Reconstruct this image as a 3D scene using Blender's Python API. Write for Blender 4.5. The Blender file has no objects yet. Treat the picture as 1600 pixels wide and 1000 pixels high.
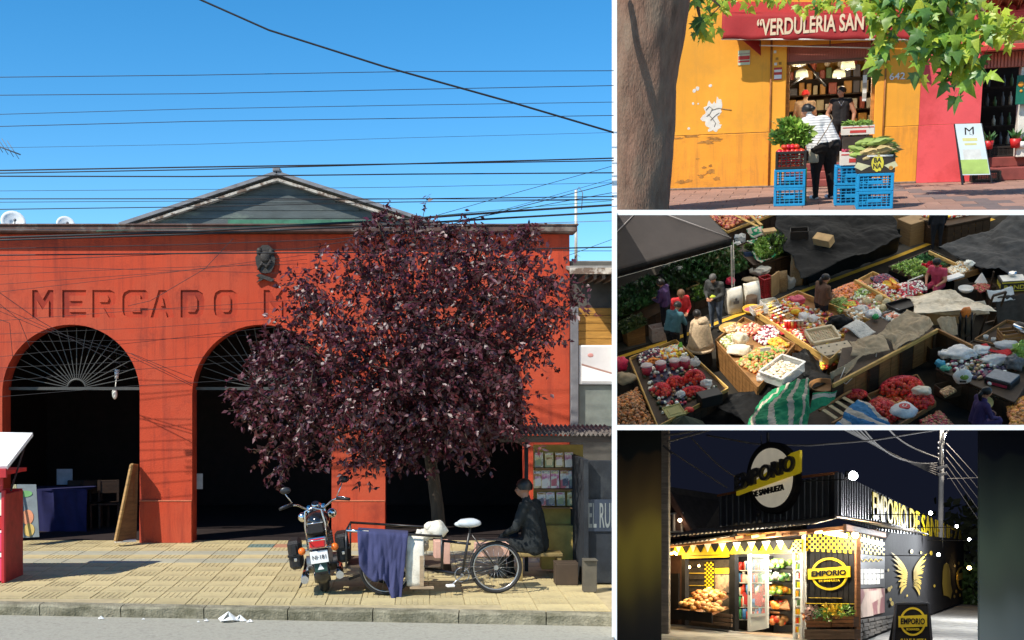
import bpy, bmesh, math, random
from math import sin, cos, pi, radians, sqrt, atan2, tan
from mathutils import Matrix, Vector, noise as mnoise
random.seed(7)
C = bpy.context.scene.collection
scene = bpy.context.scene
# ---------------------------------------------------------------- camera, sky, sun
FPX, PX, PY, EYE = 1800.0, 650.0, 612.0, 2.55          # focal length and principal point in photo pixels, eye height
cam_d = bpy.data.cameras.new('camera'); cam = bpy.data.objects.new('camera', cam_d); C.objects.link(cam)
cam.location = (0, 0, EYE); cam.rotation_euler = (pi/2, 0, 0)
cam_d.sensor_width = 36; cam_d.lens = FPX/1600*36
cam_d.shift_x = (800-PX)/1600; cam_d.shift_y = (PY-500)/1600
cam_d.clip_end = 600; cam_d.clip_start = 0.1
scene.camera = cam
SUN_DIR = Vector((0.60, 0.50, -0.77)).normalized()       # the way the light travels
el = math.asin(-SUN_DIR.z); az = atan2(-SUN_DIR.x, -SUN_DIR.y)
world = bpy.data.worlds.new('World'); scene.world = world; world.use_nodes = True
wn = world.node_tree.nodes; wl = world.node_tree.links
sky = wn.new('ShaderNodeTexSky'); sky.sky_type = 'NISHITA'; sky.sun_disc = False
sky.sun_elevation = el; sky.sun_rotation = az; sky.altitude = 1500; sky.air_density = 1.0; sky.dust_density = 0.0; sky.ozone_density = 3.5
hs = wn.new('ShaderNodeHueSaturation'); hs.inputs['Saturation'].default_value = 1.32; hs.inputs['Hue'].default_value = 0.492
wl.new(sky.outputs[0], hs.inputs['Color'])
wl.new(hs.outputs[0], wn['Background'].inputs['Color']); wn['Background'].inputs['Strength'].default_value = 0.15
sun_d = bpy.data.lights.new('sun', 'SUN'); sun_d.energy = 4.7; sun_d.angle = radians(0.5); sun_d.color = (1.0, 0.93, 0.82)
sun = bpy.data.objects.new('sun', sun_d); C.objects.link(sun); sun.location = (-30, -30, 40)
sun.rotation_euler = SUN_DIR.to_track_quat('-Z', 'Y').to_euler()
scene.view_settings.view_transform = 'Standard'; scene.view_settings.look = 'None'
scene.view_settings.exposure = 0.38; scene.view_settings.gamma = 1.0; scene.view_settings.use_curve_mapping = False
scene.cycles.use_denoising = True
scene.cycles.max_bounces = 8; scene.cycles.diffuse_bounces = 4; scene.cycles.transparent_max_bounces = 8
scene.cycles.sample_clamp_indirect = 6.0

# ---------------------------------------------------------------- the four places, each with its own ground
def rdir(u, v): return Vector(((u-PX)/FPX, 1.0, (PY-v)/FPX))
class Stage:
    """A ground of its own: x right, y forward, z up, origin on the ground below the eye."""
    def __init__(s, uc=None, vh=None, h=EYE, roll=0.0):
        s.h = h; s.objs = []; s.clips = []
        if uc is None: R = Matrix.Identity(3)
        else:
            f = rdir(uc, vh).normalized(); r = f.cross(Vector((0, 0, 1))).normalized(); up = r.cross(f)
            q = Matrix.Rotation(radians(roll), 3, f); r = q @ r; up = q @ up
            R = Matrix((r, f, up)).transposed()
        s.M = Matrix.Translation((0, 0, EYE)) @ R.to_4x4() @ Matrix.Translation((0, 0, -h))
        s.Rt = R.transposed(); s.c = Vector((0, 0, h))
    def ray(s, u, v): return s.Rt @ rdir(u, v)
    def gnd(s, u, v, z=0.0):
        d = s.ray(u, v); return s.c + d*((z-s.h)/d.z)
    def wal(s, u, v, y):
        d = s.ray(u, v); return s.c + d*(y/d.y)
    def pln(s, u, v, p, n):
        d = s.ray(u, v); return s.c + d*((Vector(p)-s.c).dot(n)/d.dot(n))
    def ppm(s, y): return FPX/((s.M @ Vector((0, y, s.h))).y)
L = Stage()
T = Stage(1258, 160, 1.6, roll=1.5)
Mk = Stage(1282, -470, 15.0, roll=1.0)
N = Stage(1282, 890, 1.6, roll=-1.0)

# ---------------------------------------------------------------- mesh builder
class G:
    def __init__(s): s.v = []; s.f = []; s.m = []; s.s = []
    def add(s, vs, fs, m=0, sm=False, X=None):
        o = len(s.v)
        if X is not None: vs = [X @ Vector(p) for p in vs]
        s.v += [tuple(p) for p in vs]
        for f in fs: s.f.append([i+o for i in f]); s.m.append(m); s.s.append(sm)
        return s
    def box(s, c, d, r=None, m=0, b=0.0, X=None):
        hx, hy, hz = d[0]/2, d[1]/2, d[2]/2
        if r is not None:
            R = Matrix.Rotation(r, 4, 'Z') if not isinstance(r, Matrix) else r.to_4x4()
        else: R = Matrix.Identity(4)
        A = Matrix.Translation(c) @ R
        if X is not None: A = X @ A
        b = min(b, hx*.45, hy*.45, hz*.45)
        if b <= 0:
            vs = [(x, y, z) for x in (-hx, hx) for y in (-hy, hy) for z in (-hz, hz)]
            fs = [(0,1,3,2),(4,6,7,5),(0,4,5,1),(2,3,7,6),(0,2,6,4),(1,5,7,3)]
            return s.add(vs, fs, m, False, A)
        vs = []; ix = {}
        for sx in (-1,1):
            for sy in (-1,1):
                for sz in (-1,1):
                    for a in range(3):
                        p = [sx*(hx-b), sy*(hy-b), sz*(hz-b)]; p[a] = (sx*hx, sy*hy, sz*hz)[a]
                        ix[(sx,sy,sz,a)] = len(vs); vs.append(p)
        fs = []
        for a in range(3):
            o = [k for k in range(3) if k != a]
            for q in (-1,1):
                cyc = []
                for (i,j) in ((-1,-1),(1,-1),(1,1),(-1,1)):
                    k = [0,0,0]; k[a] = q; k[o[0]] = i; k[o[1]] = j; cyc.append(ix[(*k,a)])
                fs.append(cyc if (q > 0) == (a != 1) else cyc[::-1])
        for a in range(3):
            o = [k for k in range(3) if k != a]
            for i in (-1,1):
                for j in (-1,1):
                    e = []
                    for q in (-1,1):
                        k = [0,0,0]; k[a] = q; k[o[0]] = i; k[o[1]] = j
                        e.append((ix[(*k,o[0])], ix[(*k,o[1])]))
                    fs.append((e[0][0], e[0][1], e[1][1], e[1][0]))
        for sx in (-1,1):
            for sy in (-1,1):
                for sz in (-1,1): fs.append([ix[(sx,sy,sz,a)] for a in range(3)])
        return s.add(vs, fs, m, False, A)
    def bar(s, p0, p1, w, t, m=0, up=(0,0,1)):
        p0, p1 = Vector(p0), Vector(p1); d = p1-p0; l = d.length
        if l < 1e-6: return s
        x = d/l; y = Vector(up).cross(x)
        if y.length < 1e-4: y = Vector((0,1,0)).cross(x)
        y.normalize(); z = x.cross(y)
        R = Matrix((x, y, z)).transposed()
        return s.box((p0+p1)/2, (l, w, t), R, m, min(w, t)*.12)
    def cyl(s, p0, p1, r0, r1=None, n=10, m=0, caps=True, sm=True):
        return s.tube([p0, p1], [r0, r0 if r1 is None else r1], n, m, caps, sm)
    def tube(s, pts, r, n=6, m=0, caps=True, sm=True):
        pts = [Vector(p) for p in pts]; k = len(pts)
        if not isinstance(r, (list, tuple)): r = [r]*k
        vs = []; px = None
        for i in range(k):
            d = (pts[min(i+1,k-1)]-pts[max(i-1,0)])
            if d.length < 1e-9: d = Vector((0,0,1))
            d.normalize()
            if px is None:
                px = d.orthogonal().normalized()
            else:
                px = (px-d*px.dot(d)); px = px.normalized() if px.length > 1e-6 else d.orthogonal().normalized()
            py = d.cross(px)
            for j in range(n):
                a = 2*pi*j/n; vs.append(pts[i]+(px*cos(a)+py*sin(a))*r[i])
        fs = [(i*n+j, i*n+(j+1)%n, (i+1)*n+(j+1)%n, (i+1)*n+j) for i in range(k-1) for j in range(n)]
        s.add(vs, fs, m, sm)
        if caps:
            o = len(s.v)-k*n
            s.f.append([o+j for j in range(n)][::-1]); s.f.append([o+(k-1)*n+j for j in range(n)]); s.m += [m,m]; s.s += [False,False]
        return s
    def lathe(s, prof, n=16, X=None, m=0, sm=True, a0=0, a1=2*pi):
        full = abs(a1-a0-2*pi) < 1e-6; q = n if full else n+1
        vs = [(r*cos(a0+(a1-a0)*j/n), r*sin(a0+(a1-a0)*j/n), z) for (r, z) in prof for j in range(q)]
        fs = []
        for i in range(len(prof)-1):
            for j in range(n):
                j2 = (j+1) % q
                fs.append((i*q+j, i*q+j2, (i+1)*q+j2, (i+1)*q+j))
        return s.add(vs, fs, m, sm, X)
    def ell(s, c, r, n=10, m=0, X=None, k=None, wob=0.0):
        if isinstance(r, (int, float)): r = (r, r, r)
        k = k or max(4, n//2); vs = [(0,0,-1)]; 
        for i in range(1, k):
            t = -pi/2+pi*i/k
            for j in range(n): vs.append((cos(t)*cos(2*pi*j/n), cos(t)*sin(2*pi*j/n), sin(t)))
        vs.append((0,0,1)); fs = [(0, 1+(j+1)%n, 1+j) for j in range(n)]
        for i in range(k-2):
            for j in range(n): fs.append((1+i*n+j, 1+i*n+(j+1)%n, 1+(i+1)*n+(j+1)%n, 1+(i+1)*n+j))
        e = len(vs)-1; fs += [(1+(k-2)*n+j, 1+(k-2)*n+(j+1)%n, e) for j in range(n)]
        if wob: 
            sd = Vector((random.random()*50, random.random()*50, 3))
            vs = [tuple(Vector(p)*(1+wob*mnoise.noise(Vector(p)*1.6+sd))) for p in vs]
        A = Matrix.Translation(c) @ (X if X is not None else Matrix.Identity(4)) @ Matrix.Diagonal((*r,1))
        return s.add(vs, fs, m, True, A)
    def prism(s, poly, y0, y1, m=0, X=None):
        """poly in x,z; extruded from y0 to y1"""
        n = len(poly); vs = [(p[0], y0, p[1]) for p in poly]+[(p[0], y1, p[1]) for p in poly]
        ar = sum(poly[i][0]*poly[(i+1)%n][1]-poly[(i+1)%n][0]*poly[i][1] for i in range(n))
        fs = [list(range(n)), list(range(n, 2*n))[::-1]]+[(i, i+n, (i+1)%n+n, (i+1)%n) for i in range(n)]
        if ar < 0: fs = [f[::-1] for f in fs]
        return s.add(vs, fs, m, False, X)
    def quad(s, a, b, c, d, m=0): return s.add([a,b,c,d], [(0,1,2,3)], m)
    def slab(s, a, b, c, d, t, m=0):
        """a thick quad: corners a b c d, thickness t along the normal"""
        a,b,c,d = map(Vector, (a,b,c,d)); n = ((b-a).cross(d-a)).normalized()*t
        return s.add([a,b,c,d,a+n,b+n,c+n,d+n], [(3,2,1,0),(4,5,6,7),(0,1,5,4),(1,2,6,5),(2,3,7,6),(3,0,4,7)], m)
    def grid(s, fn, nu, nv, m=0, sm=True):
        vs = [fn(i/nu, j/nv) for j in range(nv+1) for i in range(nu+1)]
        fs = [(j*(nu+1)+i, j*(nu+1)+i+1, (j+1)*(nu+1)+i+1, (j+1)*(nu+1)+i) for j in range(nv) for i in range(nu)]
        return s.add(vs, fs, m, sm)
    def torus(s, c, R, r, ax='y', n=28, k=8, m=0, X=None):
        vs = []; 
        for i in range(n):
            a = 2*pi*i/n
            for j in range(k):
                b = 2*pi*j/k; q = R+r*cos(b); w = r*sin(b)
                vs.append({'y': (q*cos(a), w, q*sin(a)), 'z': (q*cos(a), q*sin(a), w), 'x': (w, q*cos(a), q*sin(a))}[ax])
        fs = [(i*k+j, ((i+1)%n)*k+j, ((i+1)%n)*k+(j+1)%k, i*k+(j+1)%k) for i in range(n) for j in range(k)]
        A = Matrix.Translation(c) if X is None else X @ Matrix.Translation(c)
        return s.add(vs, fs, m, True, A)
    def join(s, o, X=None): 
        s_ = o; off = len(s.v)
        s.v += [tuple(X @ Vector(p)) for p in o.v] if X is not None else o.v
        for f in o.f: s.f.append([i+off for i in f])
        s.m += o.m; s.s += o.s; return s
    def mesh(s, name):
        me = bpy.data.meshes.new(name); me.from_pydata(s.v, [], s.f)
        me.polygons.foreach_set('material_index', s.m); me.polygons.foreach_set('use_smooth', s.s); me.update()
        return me
ALL = []
def link(o, st=None, mats=None):
    C.objects.link(o)
    if st is not None: st.objs.append(o)
    return o
def setm(me, mats):
    for m in (mats if isinstance(mats, (list, tuple)) else [mats]): me.materials.append(m)
def obj(name, g, mats, parent=None, st=None, X=None, kind=None, label=None, solid=0):
    """ONE mesh object; with a parent it is a part, otherwise it stands in stage st"""
    me = g if isinstance(g, bpy.types.Mesh) else g.mesh(name)
    if not me.materials: setm(me, mats)
    o = bpy.data.objects.new(name, me); C.objects.link(o)
    if parent is not None:
        o.parent = parent
        if X is not None: o.matrix_basis = X
        if 'st' in parent: o['st'] = parent['st']
    else:
        o.matrix_basis = (st.M if st else Matrix.Identity(4)) @ (X if X is not None else Matrix.Identity(4))
        if st: o['st'] = SN[id(st)]
    if kind: o['kind'] = kind
    if label: o['label'] = label
    if solid:
        md = o.modifiers.new('thickness', 'SOLIDIFY'); md.thickness = solid; md.offset = 0
    return o
SN = {id(L): 'L', id(T): 'T', id(Mk): 'M', id(N): 'N'}
def tag(o, label, cat, group=None):
    o['label'] = label; o['category'] = cat
    if group: o['group'] = group
    return o
def thing(name, label, cat, st, loc=(0,0,0), rz=0.0, group=None, R=None, sc=1.0):
    o = bpy.data.objects.new(name, None); C.objects.link(o); o.empty_display_size = .1
    A = Matrix.Translation(loc) @ (R.to_4x4() if R is not None else Matrix.Rotation(rz, 4, 'Z')) @ Matrix.Scale(sc, 4)
    o.matrix_basis = st.M @ A; o['st'] = SN[id(st)]
    return tag(o, label, cat, group)
def struct(name, g, mats, st, parent=None):
    o = obj(name, g, mats, parent, st)
    if parent is None: o['kind'] = 'structure'
    return o
def kids(o): return [c for c in bpy.data.objects if c.parent == o]
def dup(root, st, loc, rz=0.0, label=None, group=None, R=None, sc=1.0):
    r = root.copy(); C.objects.link(r)
    A = Matrix.Translation(loc) @ (R.to_4x4() if R is not None else Matrix.Rotation(rz, 4, 'Z')) @ Matrix.Scale(sc, 4)
    r.matrix_basis = st.M @ A
    if label: r['label'] = label
    if group: r['group'] = group
    for ch in kids(root):
        c = ch.copy(); C.objects.link(c); c.parent = r
        for g in kids(ch):
            d = g.copy(); C.objects.link(d); d.parent = c
    return r

# ---------------------------------------------------------------- materials
def lin(h):
    if isinstance(h, str):
        h = h.lstrip('#'); c = [int(h[i:i+2], 16)/255 for i in (0,2,4)]
        return tuple(x/12.92 if x <= .04045 else ((x+.055)/1.055)**2.4 for x in c)
    return tuple(h)
MATS = {}
def mat(name, col, rough=.7, var=.18, scale=6.0, bump=0.0, bscale=40.0, metal=0.0, spec=.4, col2=None, c2pos=.55, c2w=.12, island=0.0, hue=0.0,
        objrand=0.0, emit=0.0, transl=0.0, coat=0.0, detail=6, stretch=None, alpha=1.0, trans=0.0, streak=None):
    if name in MATS: return MATS[name]
    m = bpy.data.materials.new(name); m.use_nodes = True; nt = m.node_tree; n = nt.nodes; l = nt.links
    bs = n['Principled BSDF']; col = lin(col)
    tc = n.new('ShaderNodeTexCoord'); mp = n.new('ShaderNodeMapping'); l.new(tc.outputs['Object'], mp.inputs[0])
    if stretch: mp.inputs['Scale'].default_value = stretch
    nz = n.new('ShaderNodeTexNoise'); nz.inputs['Scale'].default_value = scale; nz.inputs['Detail'].default_value = detail; nz.inputs['Roughness'].default_value = .62
    l.new(mp.outputs[0], nz.inputs['Vector'])
    rp = n.new('ShaderNodeValToRGB'); rp.color_ramp.elements[0].position = .3; rp.color_ramp.elements[1].position = .7
    rp.color_ramp.elements[0].color = (*[min(1, c*(1-var)) for c in col], 1); rp.color_ramp.elements[1].color = (*[min(1, c*(1+var)) for c in col], 1)
    l.new(nz.outputs[0], rp.inputs[0]); out = rp.outputs[0]
    if col2 is not None:
        n2 = n.new('ShaderNodeTexNoise'); n2.inputs['Scale'].default_value = scale*.45; n2.inputs['Detail'].default_value = 9; n2.inputs['Roughness'].default_value = .68
        l.new(mp.outputs[0], n2.inputs['Vector'])
        r2 = n.new('ShaderNodeValToRGB'); r2.color_ramp.elements[0].position = c2pos-c2w/2; r2.color_ramp.elements[1].position = c2pos+c2w/2
        l.new(n2.outputs[0], r2.inputs[0])
        mx = n.new('ShaderNodeMix'); mx.data_type = 'RGBA'; l.new(r2.outputs[0], mx.inputs[0]); l.new(out, mx.inputs[6]); mx.inputs[7].default_value = (*lin(col2), 1)
        out = mx.outputs[2]
    if streak:                                           # weather stains: long vertical runs, and grime
        for k, (sc_, lo, hi) in enumerate((((5,5,.35),.50,.70), ((1.1,1.1,1.1),.53,.68))):
            m2 = n.new('ShaderNodeMapping'); m2.inputs['Scale'].default_value = sc_; m2.inputs['Location'].default_value = (3*k,1,7); l.new(tc.outputs['Object'], m2.inputs[0])
            n3 = n.new('ShaderNodeTexNoise'); n3.inputs['Scale'].default_value = 1.6; n3.inputs['Detail'].default_value = 8; n3.inputs['Roughness'].default_value = .7; l.new(m2.outputs[0], n3.inputs['Vector'])
            r3 = n.new('ShaderNodeMapRange'); r3.inputs[1].default_value = lo; r3.inputs[2].default_value = hi; r3.inputs[4].default_value = .66; l.new(n3.outputs[0], r3.inputs[0])
            m4 = n.new('ShaderNodeMix'); m4.data_type = 'RGBA'; l.new(r3.outputs[0], m4.inputs[0]); l.new(out, m4.inputs[6]); m4.inputs[7].default_value = (*lin(streak),1); out = m4.outputs[2]
    if island or objrand or hue:
        if objrand: q = n.new('ShaderNodeObjectInfo').outputs['Random']
        else: q = n.new('ShaderNodeNewGeometry').outputs['Random Per Island']
        k = objrand or island
        h = n.new('ShaderNodeHueSaturation'); l.new(out, h.inputs['Color'])
        mr = n.new('ShaderNodeMapRange'); l.new(q, mr.inputs[0]); mr.inputs[3].default_value = 1-k; mr.inputs[4].default_value = 1+k; l.new(mr.outputs[0], h.inputs['Value'])
        if hue:
            wh = n.new('ShaderNodeTexWhiteNoise'); wh.noise_dimensions = '1D'; l.new(q, wh.inputs['W'])
            m3 = n.new('ShaderNodeMapRange'); l.new(wh.outputs['Value'], m3.inputs[0]); m3.inputs[3].default_value = .5-hue; m3.inputs[4].default_value = .5+hue; l.new(m3.outputs[0], h.inputs['Hue'])
        out = h.outputs[0]
    l.new(out, bs.inputs['Base Color'])
    bs.inputs['Roughness'].default_value = rough; bs.inputs['Metallic'].default_value = metal; bs.inputs['Specular IOR Level'].default_value = spec
    if coat: bs.inputs['Coat Weight'].default_value = coat
    if alpha < 1: bs.inputs['Alpha'].default_value = alpha
    if trans: bs.inputs['Transmission Weight'].default_value = trans; bs.inputs['IOR'].default_value = 1.15
    if bump:
        nb = n.new('ShaderNodeTexNoise'); nb.inputs['Scale'].default_value = bscale; nb.inputs['Detail'].default_value = 5; l.new(mp.outputs[0], nb.inputs['Vector'])
        bp = n.new('ShaderNodeBump'); bp.inputs['Strength'].default_value = bump; bp.inputs['Distance'].default_value = .02
        l.new(nb.outputs[0], bp.inputs['Height']); l.new(bp.outputs[0], bs.inputs['Normal'])
    if emit:
        l.new(out, bs.inputs['Emission Color']); bs.inputs['Emission Strength'].default_value = emit
    if transl:
        tr = n.new('ShaderNodeBsdfTranslucent'); l.new(out, tr.inputs[0]); ms = n.new('ShaderNodeMixShader'); ms.inputs[0].default_value = transl
        l.new(bs.outputs[0], ms.inputs[1]); l.new(tr.outputs[0], ms.inputs[2]); l.new(ms.outputs[0], n['Material Output'].inputs[0])
    MATS[name] = m; return m
def wood(name, col, var=.35, objrand=.0, rough=.65): return mat(name, col, rough, var, 3.0, .25, 12, stretch=(1,1,7), objrand=objrand)

def glow(name, col, e):
    m = bpy.data.materials.new(name); m.use_nodes = True; n = m.node_tree.nodes; em = n.new('ShaderNodeEmission'); em.inputs[0].default_value = (*col,1); em.inputs[1].default_value = e; m.node_tree.links.new(em.outputs[0], n['Material Output'].inputs[0]); MATS[name] = m; return m
def plight(p, e, col, r=.08, st=None):
    d = bpy.data.lights.new('lamp_light','POINT'); d.energy = e; d.color = col; d.shadow_soft_size = r; o = bpy.data.objects.new('lamp_light', d); C.objects.link(o); o.location = st.M @ Vector(p); return o
# ---------------------------------------------------------------- lettering
FC = {}
def text_g(s, w=None, h=None, bold=0.0, depth=.004, align='C', sp=1.0):
    """lettering as a mesh in the x,z plane facing -y, scaled to width w and height h"""
    key = (s, bold, sp)
    if key not in FC:
        cu = bpy.data.curves.new('lettering', 'FONT'); cu.body = s; cu.offset = bold; cu.resolution_u = 4; cu.space_character = sp; cu.space_line = .9
        cu.align_x = 'CENTER'
        o = bpy.data.objects.new('lettering', cu); C.objects.link(o)
        me = bpy.data.meshes.new_from_object(o.evaluated_get(bpy.context.evaluated_depsgraph_get()))
        bpy.data.objects.remove(o)
        FC[key] = ([tuple(v.co) for v in me.vertices], [list(p.vertices) for p in me.polygons])
    vs, fs = FC[key]
    if not vs: return G()
    x0 = min(v[0] for v in vs); x1 = max(v[0] for v in vs); y0 = min(v[1] for v in vs); y1 = max(v[1] for v in vs)
    kz = (h/(y1-y0)) if h else None; kx = (w/(x1-x0)) if w else None
    kx = kx or kz; kz = kz or kx
    g = G()
    P = [((v[0]-(x0+x1)/2)*kx, (v[1]-(y0+y1)/2)*kz) for v in vs]
    n = len(P)
    ed = {}
    for f in fs:
        for i in range(len(f)):
            a, b = f[i], f[(i+1) % len(f)]; ed[(a,b)] = 1
    side = [(b, a, a+n, b+n) for (a,b) in ed if (b,a) not in ed]
    g.add([(p[0], -depth, p[1]) for p in P]+[(p[0], 0, p[1]) for p in P], fs+side)
    return g
def poly2d(outer, holes, y0, y1):
    """a plate in x,z with holes, extruded y0..y1"""
    cu = bpy.data.curves.new('plate', 'CURVE'); cu.dimensions = '2D'; cu.fill_mode = 'BOTH'; cu.extrude = (y1-y0)/2
    for P in [outer]+holes:
        sp = cu.splines.new('POLY'); sp.points.add(len(P)-1); sp.use_cyclic_u = True
        for i, p in enumerate(P): sp.points[i].co = (p[0], p[1], 0, 1)
    o = bpy.data.objects.new('plate', cu); C.objects.link(o)
    me = bpy.data.meshes.new_from_object(o.evaluated_get(bpy.context.evaluated_depsgraph_get())); bpy.data.objects.remove(o)
    g = G(); g.add([(v.co.x, (y0+y1)/2-v.co.z, v.co.y) for v in me.vertices], [list(p.vertices) for p in me.polygons])
    return g
def cable(name, label, st, pts, r, m, group=None, cat='cable', n=4):
    return tag(obj(name, G().tube(pts, r, n), m, None, st), label, cat, group)
def sag(p, q, s, n=12): 
    p, q = Vector(p), Vector(q); return [p.lerp(q, i/n)-Vector((0,0,s*4*(i/n)*(1-i/n))) for i in range(n+1)]

# ---------------------------------------------------------------- people
def capsule(g, p0, p1, r0, r1, n=10):
    p0, p1 = Vector(p0), Vector(p1); d = (p1-p0).normalized() if (p1-p0).length > 1e-6 else Vector((0,0,1))
    pts = []; rs = []
    for t in (-1, -.8, -.45): pts.append(p0+d*r0*t); rs.append(r0*sqrt(max(0, 1-t*t))+1e-4)
    pts.append(p0); rs.append(r0); pts.append(p1); rs.append(r1)
    for t in (.45, .8, 1): pts.append(p1+d*r1*t); rs.append(r1*sqrt(max(0, 1-t*t))+1e-4)
    g.tube(pts, rs, n)
STAND = dict(hip=(0,0,.93), chest=(0,.0,1.28), neck=(0,.0,1.47), head=(0,.03,1.61), shL=(-.185,0,1.41), shR=(.185,0,1.41),
    elL=(-.25,-.02,1.12), elR=(.25,-.02,1.12), waL=(-.25,.08,.87), waR=(.25,.08,.87),
    hpL=(-.095,0,.90), hpR=(.095,0,.90), knL=(-.11,.02,.49), knR=(.11,.02,.49), anL=(-.12,-.02,.08), anR=(.12,-.02,.08))
def person(label, st, loc, rz, top, legs, skin, hair, shoes, pose=None, sc=1.0, fat=1.0, sleeves='long', look=0.0, nod=0.0, hairkind='short', group=None, voxel=.016, curl=1.0):
    J = {k: Vector(v) for k, v in STAND.items()}
    for k, v in (pose or {}).items(): J[k] = Vector(v)
    g = G(); bones = []
    def bone(a, b, r0, r1, mi):
        a = J[a] if isinstance(a, str) else Vector(a); b = J[b] if isinstance(b, str) else Vector(b)
        capsule(g, a, b, r0, r1); bones.append((a, b, max(r0, r1), mi))
    f = fat
    up = (J['neck']-J['hip']).normalized(); side = (J['shR']-J['shL']).normalized(); fw = up.cross(side)*-1
    if fw.length < .1: fw = Vector((0,1,0))
    fw = side.cross(up)*-1; fw = up.cross(side); 
    for sx in (-1, 1):
        o = side*sx*.07*f
        bone(J['hip']+o*.95, J['chest']+o*.9-up*.12, .115*f, .11*f, 0); bone(J['chest']+o*.9-up*.12, J['chest']+o*1.1+up*.05, .11*f, .105*f, 0)
    bone(J['chest']+up*.04, J['neck']-up*.05, .12*f, .085, 0)
    for a, e, w, s_ in (('shL','elL','waL','L'), ('shR','elR','waR','R')):
        bone(J['chest']+up*.1, a, .085, .07*f**.5, 0)
        bone(a, e, .064*f**.5, .048*f**.5, 0 if sleeves in ('long','short') else 2)
        bone(e, w, .046*f**.5, .032, 0 if sleeves == 'long' else 2)
        d = (J[w]-J[e]).normalized(); pm = J[w]+d*.075
        bone(J[w], pm, .03, .033, 2)
    for h, k, a in (('hpL','knL','anL'), ('hpR','knR','anR')):
        bone(h, k, .098*f, .066*f**.5, 1); bone(k, a, .062*f**.5, .044, 1)
        ft = (fw-Vector((0,0,fw.z))).normalized() if (fw-Vector((0,0,fw.z))).length > .1 else Vector((0,1,0))
        toe = J[a]+ft*.16; toe.z = J[a].z-.045; hl = J[a]-ft*.03; hl.z = J[a].z-.04
        bone(hl, toe, .042, .036, 3)
    bone(J['neck']-up*.06, J['neck'].lerp(J['head'], .55), .058, .052, 2)
    # head: skull, jaw, nose, ears
    H = J['head']; Rh = Matrix.Rotation(look, 4, 'Z') @ Matrix.Rotation(-nod, 4, 'X')
    base = Matrix.Translation(H) @ Matrix((side, fw, up)).transposed().to_4x4() if (pose or {}).get('_followhead') else Matrix.Translation(H)
    A = base @ Rh
    hd = G(); hd.ell((0, -.012, .035), (.077, .096, .088), 14, 0); hd.ell((0, .022, -.04), (.057, .066, .068), 12, 0)
    capsule(hd, (0,.085,.012), (0,.108,-.022), .012, .017, 6)
    for sx in (-1, 1): hd.ell((sx*.078, -.005, -.005), (.012,.022,.032), 8, 0); hd.ell((sx*.034, .066, -.022), (.026,.022,.02), 8, 0)
    hd.ell((0, .083, -.063), (.026,.012,.012), 8, 0)
    g.join(hd, A); bones.append((A @ Vector((0,0,-.05)), A @ Vector((0,0,.05)), .11, 2))
    me = g.mesh('person_body'); tmp = bpy.data.objects.new('person_body', me); C.objects.link(tmp)
    md = tmp.modifiers.new('r', 'REMESH'); md.mode = 'VOXEL'; md.voxel_size = voxel; md.use_smooth_shade = True
    m2 = tmp.modifiers.new('s', 'SMOOTH'); m2.factor = .5; m2.iterations = 2
    bm_ = bpy.data.meshes.new_from_object(tmp.evaluated_get(bpy.context.evaluated_depsgraph_get())); bpy.data.objects.remove(tmp)
    g2 = G(); vs = [v.co.copy() for v in bm_.vertices]; fs = [list(p.vertices) for p in bm_.polygons]
    # wrinkles in the cloth, then a garment or skin for each face by its nearest bone
    def near(c):
        best = 9; mi = 0
        for (a, b, r, q) in bones:
            ab = b-a; t = max(0, min(1, (c-a).dot(ab)/max(1e-9, ab.length_squared))); d = (c-a-ab*t).length-r
            if d < best: best = d; mi = q
        return mi
    vm = [near(v) for v in vs]
    for i, v in enumerate(vs):
        if vm[i] in (0, 1): v += Vector((1,1,0))*0 + (v-J['hip']).normalized()*(.011*mnoise.noise(Vector((v.x*8, v.y*8, v.z*15)))+.007*abs(mnoise.noise(Vector((v.x*17+v.z*9, v.y*17, v.z*26)))))
    hem = J['hip'].z-.06 if sleeves != 'none0' else J['hip'].z
    g2.v = [tuple(v) for v in vs]; g2.f = fs
    for f_ in fs:
        q = sorted(vm[i] for i in f_)[len(f_)//2]; c = sum((vs[i] for i in f_), Vector())/len(f_)
        if q == 1 and (c-J['hip']).dot(up) > .0: q = 0
        if q == 0 and (c-J['hip']).dot(up) < -.02: q = 1
        if q == 0 and sleeves == 'short':
            for s_ in 'LR':
                if (c-J['el'+s_]).length < .13 and (c-J['sh'+s_]).length > .17: q = 2
        g2.m.append(q); g2.s.append(True)
    # fingers: four unequal and a thumb, curled
    for e, w, sx in (('elL','waL',-1), ('elR','waR',1)):
        d = (J[w]-J[e]).normalized(); pal = J[w]+d*.085
        inward = (J['hip']-J[w]); inward = (inward-d*inward.dot(d)); inward = inward.normalized() if inward.length > 1e-3 else Vector((0,1,0))
        across = d.cross(inward)
        for i, ln in enumerate((.062,.074,.07,.054)):
            p = pal+across*(i-1.5)*.017; q = p+d*ln*.5; r = q+(d*.55+inward*.8*curl)*ln*.45; t = r+(d*.1+inward)*ln*.3*curl
            g2.tube([p, q, r, t], [.0088,.0085,.0078,.005], 5, 2)
        th = J[w]+d*.035+across*-.03; g2.tube([th, th+(d*.7-across*.6)*.035, th+(d*1.3-across*.5+inward*.4)*.045], [.011,.01,.006], 5, 2)
    # eyes, brows and mouth
    for sx in (-1, 1):
        g2.join(G().ell((sx*.03, .082, .004), (.011,.006,.007), 6, 5), A); g2.join(G().ell((sx*.031, .086, .022), (.017,.006,.004), 6, 4), A)
    g2.join(G().ell((0,.094,-.062), (.02,.005,.004), 6, 6), A)
    root = thing('person', label, 'person', st, loc, rz, group, sc=sc)
    obj('body', g2, [top, legs, skin, shoes, hair, mat('eye_dark', (.02,.015,.01), .3), mat('lip', (.3,.09,.07), .5)], root)
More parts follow.
